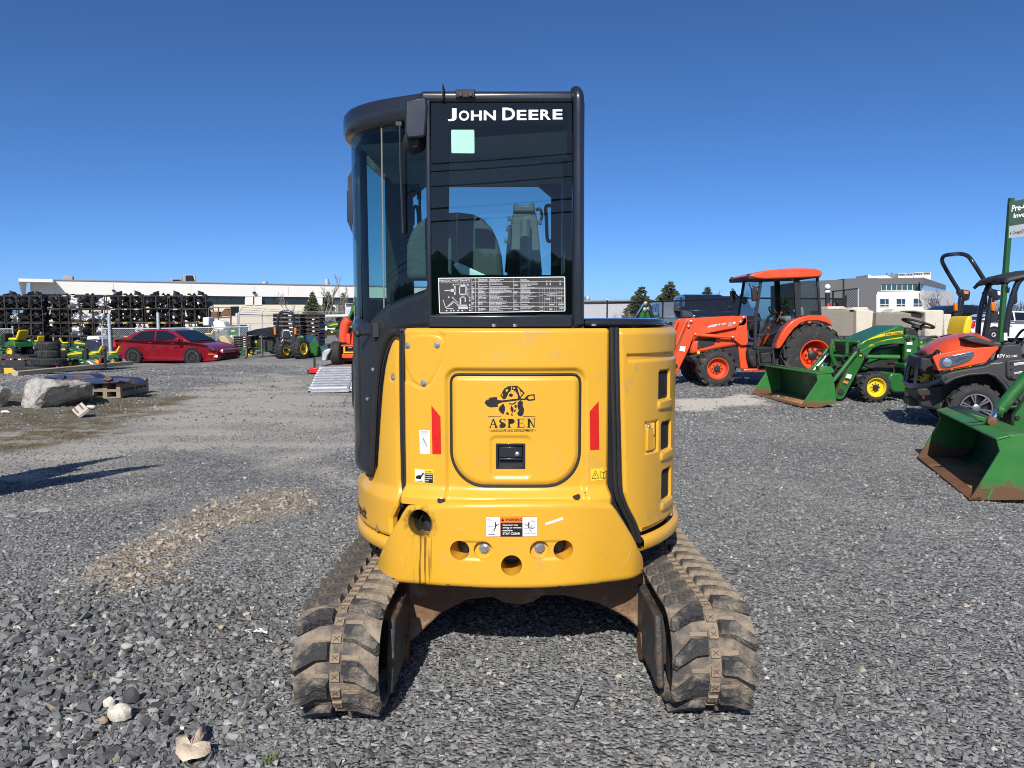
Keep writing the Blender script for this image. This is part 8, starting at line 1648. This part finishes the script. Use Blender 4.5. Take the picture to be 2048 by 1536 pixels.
SPK = mat('speckled_granite', (.60, .55, .46), .9, var=.6, vs=90, bump=.3)
stone(240, 1436, 58, 36, 'largest of the cream speckled stones in the left foreground', SPK, 41); stone(219, 1412, 28, 22, 'small round cream stone just behind the large speckled one', SPK, 42); stone(207, 1446, 22, 16, 'small brownish stone left of the large speckled one', mat('brown_stone', (.33,.24,.17), .9, var=.3), 43)
stone(254, 1296, 26, 12, 'flat pale stone left of the excavator track', mat('pale_stone', (.40,.385,.34), .9, var=.2), 44); stone(262, 1402, 40, 34, 'dark lump of rock behind the speckled stones', mat('dark_stone', (.06,.062,.064), .8, var=.3), 45); stone(620, 1004, 16, 6, 'thin pale stone lying by the tan gravel ridge', mat('pale_stone', (.40,.385,.34), .9), 46)
stone(24, 1036, 34, 10, 'flat grey stone at the left edge by the shadow', mat('grey_stone', (.25,.25,.25), .9, var=.3), 47); stone(88, 1024, 40, 10, 'flat grey stone right of the one at the left edge', mat('grey_stone', (.25,.25,.25), .9, var=.3), 48); stone(1555, 723, 20, 4, 'white scrap of stone under the orange tractor', WALLW, 49)
# dry leaf in the foreground
c0 = gp(385, 1500); zl = zm(0, 1200, .29297)
def leafp(p): q = gp(*zl(p)); return Vector((q.x, q.y, q.z))
lf = [(1200,985),(1260,975),(1290,1000),(1320,990),(1355,940),(1370,905),(1400,898),(1415,950),(1395,975),(1380,1005),(1420,1020),(1470,1012),(1475,1020),(1435,1040),(1445,1085),(1400,1110),(1350,1140),(1310,1150),(1250,1150),(1200,1110),(1205,1060)]
mb = MB(); ctr = leafp((1310, 1050)) + Vector((0, 0, .030)); P = [leafp(p) + Vector((0, 0, .020 + .014*rq.random())) for p in lf]; n = len(P); mid = [p.lerp(ctr, .5) + Vector((0, 0, rq.uniform(-.008, .012))) for p in P]
mb.add(P + mid + [ctr], [(i, (i+1) % n, n+(i+1) % n, n+i) for i in range(n)] + [(n+i, n+(i+1) % n, 2*n) for i in range(n)]); lo_ = build(mb, 'dry_leaf', mat('dry_leaf_tan', (.60,.49,.36), .8, var=.2, vs=25, bump=.3), None, smooth=60, normals=False, label='large curled tan dead leaf in the left foreground', cat='leaf'); lo_.modifiers.new('t', 'SOLIDIFY').thickness = .0015
mb = MB(); mb.tube(spline([leafp(p) + Vector((0, 0, .02)) for p in ((1440, 1040), (1465, 1060), (1455, 1085), (1420, 1090))], 5), .0015, 4); build(mb, 'stalk', BRNZ, lo_)
c = gp(512, 1268); P = [(c.x + rq.uniform(-.07, .07), c.y + rq.uniform(-.04, .04), c.z + .02) for _ in range(4)]
mb = MB()
for i in range(9): p = Vector((c.x + (i-4)*.012, c.y + rq.uniform(-.012, .012), c.z+.012)); mb.add([p + Vector((rq.uniform(-.016, .016), rq.uniform(-.014, .014), rq.uniform(-.004, .012))) for _ in range(4)], [(0, 1, 2, 3)])
build(mb, 'paper_scrap', PAPER, None, smooth=0, normals=False, label='torn white paper scrap on the gravel left of the track', cat='litter')
mb = MB(); mb.tube(spline([gp(1163, 1385) + Vector((0, 0, .03)), gp(1158, 1402) + Vector((0, 0, .028)), gp(1150, 1415) + Vector((0, 0, .03)), gp(1146, 1428) + Vector((0, 0, .025))], 4), .0035, 5); build(mb, 'twig', BRNZ, None, label='dark bent twig on the gravel under the excavator', cat='twig')
# tufts of dead grass at the left
mb = MB(); n = 26000; x = RNG.uniform(-16, -5.2, n); y = RNG.uniform(8.3, 18.5, n); gr_ = masks(x, y)[1]*sstep((fbm(x*1.2, y*1.2, 51) - .40)*6); k = RNG.uniform(size=n) < gr_; x, y = x[k], y[k]; z = ghz(x, y)
h = RNG.uniform(.02, .075, len(x)); a = RNG.uniform(0, 6.28, len(x)); l = RNG.normal(0, .05, (len(x), 2)); w2 = .006
V = np.stack([np.stack([x-np.cos(a)*w2, y-np.sin(a)*w2, z], 1), np.stack([x+np.cos(a)*w2, y+np.sin(a)*w2, z], 1), np.stack([x+l[:, 0], y+l[:, 1], z+h], 1)], 1).reshape(-1, 3)
mb.add(V, np.arange(len(V)).reshape(-1, 3).tolist()); build(mb, 'dead_grass', mat('straw_grass', (.19,.15,.07), .9, var=.6, vs=3), None, loc=(0, 0, 0), smooth=0, normals=False, kind='stuff', label='short dead grass round the boulders')
for i, (px, py) in enumerate(((540, 1524), (1320, 1393))):
    c = gp(px, py); mb = MB()
    for k in range(40): a = rq.uniform(0, 6.28); r_ = rq.uniform(0, .03); p = Vector((c.x+r_*math.cos(a), c.y+r_*math.sin(a), c.z)); mb.add([p - Vector((.002, 0, 0)), p + Vector((.002, 0, 0)), p + Vector((rq.uniform(-.05, .05), rq.uniform(-.04, .04), rq.uniform(.02, .05)))], [(0, 1, 2)])
    build(mb, 'weed_tuft', mat('weed_green', (.12,.15,.05), .9, var=.4), None, smooth=0, normals=False, label='tiny green weed in the gravel %s' % ('at the bottom edge' if i == 0 else 'beside the right hand track'), cat='weed')
# ---- trailer with ramps and the orange machine on it
zT = zm(440, 540, .1693)
TR = thing('equipment_trailer', 'equipment trailer with a wooden deck and lowered slatted aluminium ramps', 'trailer', (at(690, 640, 17).x, 17, 0)); r0 = gp(620, 785).y; yt = 17.15; zt_ = .42
def rampq(px_b0, px_b1, px_t0, px_t1, name='ramp'):
    b0, b1 = at(px_b0, 785, r0), at(px_b1, 783.5, r0); t0, t1 = at(px_t0, 737, yt), at(px_t1, 736, yt); zz = at(700, 736, yt).z
    mb = MB(); up = Vector((0, 0, .05))
    for A, Bq in ((b0, t0), (b1, t1)): mb.prism([A, A + Vector((.045, 0, 0)), A + Vector((.045, 0, .06)), A + Vector((0, 0, .06))], Bq - A)
    mb.prism([b0, b1, b1 + Vector((0, .12, .06)), b0 + Vector((0, .12, .06))], (0, 0, .03)); o = build(mb, name, ALU, TR)
    for i in range(9):
        f = (i+.9)/9.7; a, c = b0.lerp(t0, f) + up*.9, b1.lerp(t1, f) + up*.9; mb = MB(); d = (t0-b0).normalized()*.055; mb.prism([a - d*.5, a + d*.5, c + d*.5, c - d*.5], (0, 0, .03)); build(mb, 'ramp_slat', ALU, o)
rampq(617, 693, 640, 708); rampq(699, 775, 712, 780)
for i in range(20): x = at(641, 640, yt).x + i*.145; mb = MB(); mb.box((x, yt, at(700, 735, yt).z-.04), (x+.135, yt+4.5, at(700, 735, yt).z)); build(mb, 'deck_board', WOOD, TR)
mb = MB(); x0 = at(641, 640, yt).x; zd = at(700, 735, yt).z; mb.box((x0-.06, yt-.04, zd-.12), (x0+3, yt-.002, zd-.01)); mb.box((x0-.06, yt, zd-.12), (x0-.002, yt+4.5, zd+.02)); build(mb, 'side_rail', KM, TR)
mb = MB(); q = PY(17.9); mb.pp(q, [(643,722),(644,706),(648,700),(662,697),(660,704),(654,712),(652,722)], 0, 1.6); build(mb, 'mudguard', GAL, TR, bev=.02)
for p in ((628, 741),): mb = MB(); mb.cbox(at(628, 741, 17.05), (.10, .04, .055)); build(mb, 'tail_lamp', RED, TR, bev=.01); mb = MB(); mb.cbox(at(627, 744, 17.1), (.13, .04, .05)); mb.cbox(at(629, 726, 17.15), (.02, .02, .12)); build(mb, 'lamp_bracket', KM, TR)
mb = MB(); mb.lathe([(.2, -.2), (.36, -.2), (.36, .0), (.2, .02)], (x0+.15, 19.2, .36), (-1, 0, 0), 20); build(mb, 'wheel', TY, TR)
CHP = thing('orange_implement', 'red orange machine with a bent chute and a green hopper standing on the trailer', 'machine', (at(700, 640, 18.5).x, 18.5, zd)); q = PY(18.3); ORR = mat('red_orange_paint', (.68,.07,.02), .45, coat=.2)
mb = MB(); mb.tube(spline([q(*zT(p), .2) for p in ((1458, 850), (1462, 760), (1470, 690), (1485, 630), (1530, 585))], 6), .115, 14); build(mb, 'chute', ORR, CHP, smooth=60)
def t_(nm, m_, P, d0, d1, b=.02): return pr(nm, m_, P, d0, d1, CHP, b, z=zT, pl=q)
t_('housing', ORR, [(1488,755),(1535,750),(1540,880),(1490,870)], .1, .9); t_('housing', ORR, [(1560,735),(1700,735),(1700,890),(1545,880)], .05, 1.0); t_('frame_beam', ORR, [(1410,885),(1750,880),(1750,905),(1410,908)], -.05, .1); t_('skirt', ORR, [(1430,990),(1750,990),(1750,1045),(1425,1045)], -.08, 1.1)
t_('yellow_frame', YG, [(1455,905),(1475,905),(1475,975),(1455,975)], -.1, .0); t_('yellow_frame', YG, [(1455,968),(1660,962),(1660,978),(1455,984)], -.12, -.02); t_('yellow_frame', YG, [(1600,905),(1620,905),(1620,965),(1600,965)], -.1, .0); t_('gear_case', KM, [(1480,905),(1600,905),(1600,960),(1480,960)], .05, .6); t_('warning_sticker', PAPER, [(1510,908),(1560,907),(1560,922),(1510,922)], -.005, .05, 0); t_('engine', KM, [(1500,690),(1700,690),(1700,760),(1500,760)], .3, .9); t_('base_plate', KM, [(1440,1045),(1750,1045),(1750,1075),(1450,1078)], .0, 1.0)
t_('hopper_side', GR, [(1575,360),(1600,335),(1760,330),(1760,380),(1640,385),(1560,520),(1530,590),(1515,560)], .6, .75); t_('hopper_back', INK, [(1640,385),(1760,380),(1760,640),(1560,640),(1540,580)], .75, .9); t_('hopper_rail', GR, [(1505,635),(1760,628),(1760,655),(1515,660)], .55, .75); t_('hopper_side', GR, [(1560,660),(1620,660),(1610,700),(1550,700)], .6, .8)
mb = MB(); c = q(*zT((1372, 980)), -.1); mb.lathe([(.14, .0), (.26, .0), (.275, .03), (.275, .17), (.26, .2), (.14, .2)], (c.x-.1, c.y+.05, zd+.28), (1, 0, 0), 24)
for k in range(5): mb.lathe([(.278, .04+k*.028), (.278, .052+k*.028)], (c.x-.1, c.y+.05, zd+.28), (1, 0, 0), 24)
build(mb, 'wheel', TY, CHP, smooth=40)
# ---- compact tractor seen from behind
RT_ = thing('compact_tractor', 'green compact tractor seen from behind with a black roll bar, before the stacked black crates', 'tractor', (at(575, 640, 29).x, 29, at(575, 719, 29).z)); q = PY(29.)
def k_(nm, m_, P, d0, d1, b=.02): return pr(nm, m_, P, d0, d1, RT_, b, z=zT, pl=q)
mb = MB(); mb.tube(spline([q(*zT(p), .3) for p in ((672, 760), (678, 640), (690, 560), (720, 505), (780, 495), (840, 505), (870, 560), (876, 640), (872, 760))], 5), .055, 8); build(mb, 'roll_bar', K_, RT_, smooth=60)
k_('roll_bar_post', KM, [(655,750),(690,750),(700,900),(665,900)], .25, .4); k_('roll_bar_post', KM, [(850,750),(885,750),(880,900),(845,900)], .25, .4)
for P in ([(632,680),(655,676),(660,765),(636,765)], [(874,684),(900,682),(898,762),(876,762)]): k_('tail_lamp', AMB, P, .1, .2, .01)
k_('seat_shell', ALU, [(712,745),(725,708),(770,700),(815,706),(835,745),(835,800),(715,800)], .6, .7, .04); k_('seat_back', KP, [(740,800),(745,725),(775,710),(815,725),(828,800),(800,815),(760,812)], .55, .62, .03)
k_('rear_housing', KM, [(700,820),(860,820),(870,1000),(830,1040),(740,1030),(690,960)], .3, 1.2, .04); k_('fender', GR, [(655,880),(660,845),(690,835),(700,860),(690,885)], .1, .9, .03); k_('fender', GR, [(860,910),(870,860),(900,845),(970,870),(990,905),(930,900)], .1, .9, .03); k_('hood', GR, [(900,780),(1000,770),(1030,840),(1020,900),(920,880)], 1.2, 2.8, .05); k_('hitch', KM, [(640,935),(660,920),(860,900),(870,925),(700,950)], .0, .12)
k_('loader_arm', GR, [(1020,880),(1060,870),(1120,800),(1150,900),(1140,1020),(1030,1010)], 1.4, 1.6); k_('loader_bucket', GR, [(1120,910),(1180,895),(1200,935),(1195,1020),(1130,1030)], 1.8, 3.0, .02); k_('paper_wrap', PAPER, [(720,850),(745,810),(745,840),(770,880),(740,870)], .05, .1, 0)
axr = Vector((-.25, -1, 0)).normalized()
for p, r in (((700, 1000), .36), ((905, 985), .40)):
    c = q(*zT(p), .1); c.z = RT_.location.z + r; wheel(RT_, c + Vector((.28, 0, 0)), Vector((.93, -.36, 0)), r, .34, r*.55, YG, 15, .03, .06)
c = q(*zT((1080, 990)), 1.6); c.z = RT_.location.z + .27; wheel(RT_, c + Vector((.1, 0, 0)), Vector((.93, -.36, 0)), .27, .22, .15, YG, 14, .025, .05)
# ---- stacks of flat black crates: each layer a thing
FCM = MB(); FCM.box((-.78, -.5, .0), (.78, .5, .035)); FCM.box((-.78, -.52, .09), (.78, -.46, .135)); FCM.box((-.78, .46, .09), (.78, .52, .135))
for x in (-.76, -.3, .3, .76): FCM.box((x-.03, -.52, .03), (x+.03, .52, .10))
FC = mesh(FCM, 'flat_crate', (0, 0, 0), MATS['crate_steel']); FTG = MB(); FTG.add([(.1, -.526, .055), (.32, -.526, .055), (.32, -.526, .095), (.1, -.526, .095)], [(0, 1, 2, 3)]); FT = mesh(FTG, 'crate_label', (0, 0, 0), PAPER, 0)
ord_ = ['bottom', 'second', 'third', 'fourth', 'fifth', 'sixth', 'seventh', 'eighth', 'ninth', 'tenth', 'topmost']
for px, nm, n, Y, pt_, pb_ in ((581, 'left', 11, 33, 627, 714), (628, 'right', 11, 33.6, 627, 712)):
    c = at(px, 640, Y); zA_, zB_ = at(px, pb_, Y).z, at(px, pt_, Y).z; st_ = (zB_-zA_)/n; wd_ = (at(px+27, 640, Y).x - at(px-27, 640, Y).x)/1.6
    for i in range(n):
        o = put('flat_crate', '%s flat black steel crate of the tall %s stack behind the tractor' % (ord_[i], nm), 'crate', 'flat steel crates in two tall stacks', (c.x + rq.uniform(-.03, .03), Y, zA_ + i*st_), [('crate_frame', FC)] + ([('crate_label', FT)] if rq.random() < .8 else [])); o.scale = (wd_ if nm == 'left' else wd_*.62, 1, st_/.15)
for i in range(5):
    Y = 31; c = at(492, 640, Y); zA_ = at(492, 694, Y).z; o = put('flat_crate', '%s flat black crate of the low stack right of the red sedan' % ord_[i], 'crate', 'flat steel crates in the low stack', (c.x, Y, zA_ + i*.09), [('crate_frame', FC), ('crate_label', FT)]); o.scale = (.42, 1, .6)
q31 = PY(30.5); LS = thing('rack_frame', 'rusty brown open rack with upright posts under a sloping black sheet', 'rack', (at(520, 640, 30.5).x, 30.5, -.1))
for P in ([(298,740),(316,740),(320,1055),(298,1055)], [(480,770),(497,770),(502,1040),(484,1040)], [(300,1030),(640,1020),(640,1040),(300,1050)]): pr('rack_post', MATS['brown_bark'], P, 0, .12, LS, 0, z=zT, pl=q31)
pr('black_sheet', WRAPK, [(290,740),(420,700),(610,670),(640,690),(640,800),(480,780),(300,765)], .2, 1.2, LS, .02, z=zT, pl=q31); pr('stored_parts', KM, [(430,800),(630,790),(630,970),(430,960)], .4, 1.2, LS, .05, z=zT, pl=q31)
mw(528, 708, 31.2, 200, 'green mower stored under the sloping black sheet', .9)
# golf cart behind the fence
GC = thing('golf_cart', 'white golf cart with a flat white roof behind the wire fence', 'golf cart', (at(667, 640, 44).x, 44, 0)); q = PY(44)
def c_(nm, m_, P, d0, d1, b=.03): return pr(nm, m_, P, d0, d1, GC, b, z=zT, pl=q)
c_('roof', WH, [(1185,545),(1200,530),(1500,525),(1520,540),(1500,552),(1195,555)], 0, 1.4, .05); c_('body', WH, [(1175,700),(1180,680),(1230,665),(1340,655),(1360,690),(1350,720),(1180,728)], 0, 1.3, .05); c_('lower_body', KM, [(1175,728),(1350,720),(1370,770),(1180,778)], .1, 1.2); c_('windscreen', SKG2, [(1180,605),(1350,600),(1340,660),(1180,690)], .2, .22, 0); c_('seat', KP, [(1365,560),(1420,560),(1430,700),(1360,700)], .3, 1.1, .05)
for x in (1200, 1440): mb = MB(); mb.tube([q(*zT((x, 545)), .1), q(*zT((x-10, 680)), .1)], .03, 6); build(mb, 'roof_post', KM, GC)
for x in (1215, 1420): mb = MB(); mb.lathe([(.12, -.1), (.24, -.1), (.24, .02), (.12, .03)], q(*zT((x, 770)), .05), ax_, 16); build(mb, 'wheel', TY, GC)
mw(679, 668, 40, 210, 'green mower behind the golf cart windscreen', .9)
bx('verge', mat('verge_green', (.12,.13,.06), .95, var=.3, vs=2), (at(640, 640, 42).x, 38, -.1), (at(700, 640, 46).x, 60, at(660, 672, 42).z*.3), None, kind='structure', label='strip of dull green verge under the golf cart')
# scrap frame, white tank and cab tractor behind the fence
z2 = zm(190, 540, .14321); q = PY(44)
SF = thing('steel_rack', 'tall open steel rack holding rusty scrap near the warehouse', 'rack', (at(435, 640, 44).x, 44, 0))
for P in ([(1580,520),(1590,520),(1590,900),(1580,900)], [(1715,520),(1725,520),(1725,900),(1715,900)], [(1885,510),(1900,510),(1900,900),(1885,900)], [(1580,520),(1890,520),(1890,530),(1580,530)], [(1580,660),(1890,650),(1890,672),(1580,680)]): pr('rack_post', MATS['brown_bark'], P, 0, .1, SF, 0, z=z2, pl=q)
pr('rusty_scrap', RUST, [(1730,640),(1760,590),(1810,540),(1850,535),(1885,570),(1890,640)], .1, 1, SF, .05, z=z2, pl=q); pr('rusty_scrap', RUST, [(1620,580),(1710,580),(1710,650),(1620,650)], .1, .8, SF, .03, z=z2, pl=q); pr('notice_board', DGL, [(1905,510),(2008,508),(2006,600),(1905,602)], -.05, .02, SF, 0, z=z2, pl=q); pr('board_post', KM, [(1990,600),(2005,600),(2005,760),(1990,760)], -.03, .02, SF, 0, z=z2, pl=q)
BT = thing('cab_tractor', 'green cabbed tractor behind the fence beyond the sedan bonnet', 'tractor', (at(470, 640, 42).x, 42, 0)); q = PY(42)
pr('cab', GR, [(1840,800),(1850,770),(2000,765),(2020,800),(2020,960),(1850,960)], 0, 1.4, BT, .05, z=z2, pl=q); pr('windscreen', SKG2 if False else TEAL, [(1860,800),(2005,795),(2005,880),(1870,890)], -.02, .0, BT, 0, z=z2, pl=q); pr('body', GR, [(1800,930),(2060,930),(2060,1040),(1800,1040)], -.3, 1.6, BT, .05, z=z2, pl=q); pr('lamp_bar', YG, [(1900,840),(1950,838),(1950,860),(1900,862)], -.04, -.02, BT, 0, z=z2, pl=q)
for x in (1830, 2040): mb = MB(); mb.lathe([(.3, -.3), (.55, -.28), (.55, .02), (.3, .05)], q(*z2((x, 1060)), -.1), ax_, 18); build(mb, 'wheel', TY, BT)
for i, (P, m_, lb) in enumerate((([(1720,960),(1740,920),(1800,915),(1850,960),(1900,1040),(1860,1060),(1760,1010)], mat('tan_plastic', (.50,.38,.14), .5), 'tan plastic spreader hopper behind the sedan bonnet'), ([(1840,940),(1900,905),(1930,960),(1925,1040),(1880,1040)], WRAPW, 'grey white plastic hopper beside the tan one'), ([(1640,720),(1700,700),(1790,720),(1830,800),(1780,850),(1660,830)], WRAPW, 'white wrapped bundle behind the fence above the sedan'), ([(1350,850),(1390,790),(1400,790),(1430,840),(1440,880),(1350,890)], GR, 'green mower chute standing behind the fence'), ([(1500,660),(1590,660),(1590,780),(1500,780)], WRAPW, 'pale grey tank at the end of the mower racks'), ([(585,860),(720,855),(725,890),(590,895)], PLANKM, 'cream boxes on a low pallet behind the sedan roof'))):
    mb = MB(); mb.pp(PY(38.+.7*i), P, 0, .8, z2); build(mb, 'spreader_hopper' if i < 2 else ('wrapped_bundle', 'mower_chute', 'storage_tank', 'cream_boxes')[i-2].replace('boxes', 'box'), m_, None, bev=.06, label=lb, cat=('hopper', 'hopper', 'bundle', 'chute', 'tank', 'box')[i])
# unseen object added past the left edge, box and prongs shaped for its shadow
CASTER = thing('shadow_caster', 'black unseen shadow caster with two prongs, added just beyond the left edge', 'shadow caster', (-4.9, 6.1, 0))
mb = MB(); mb.box((-5.6, 6.0, 0), (-4.75, 6.12, .45)); mb.box((-5.1, 5.85, .0), (-4.62, 5.95, 1.42)); build(mb, 'caster_frame', KM, CASTER, bev=.01)
for a, b, r in (((-4.85, 5.7, .55), (-4.08, 5.25, 2.15), .22), ((-5.2, 6.0, .45), (-4.62, 6.22, 1.75), .20)): mb = MB(); A, Bv = Vector(a), Vector(b); mb.tube([A, A.lerp(Bv, .6), Bv], [r, r*.7, .02], 8); build(mb, 'caster_prong', KM, CASTER)
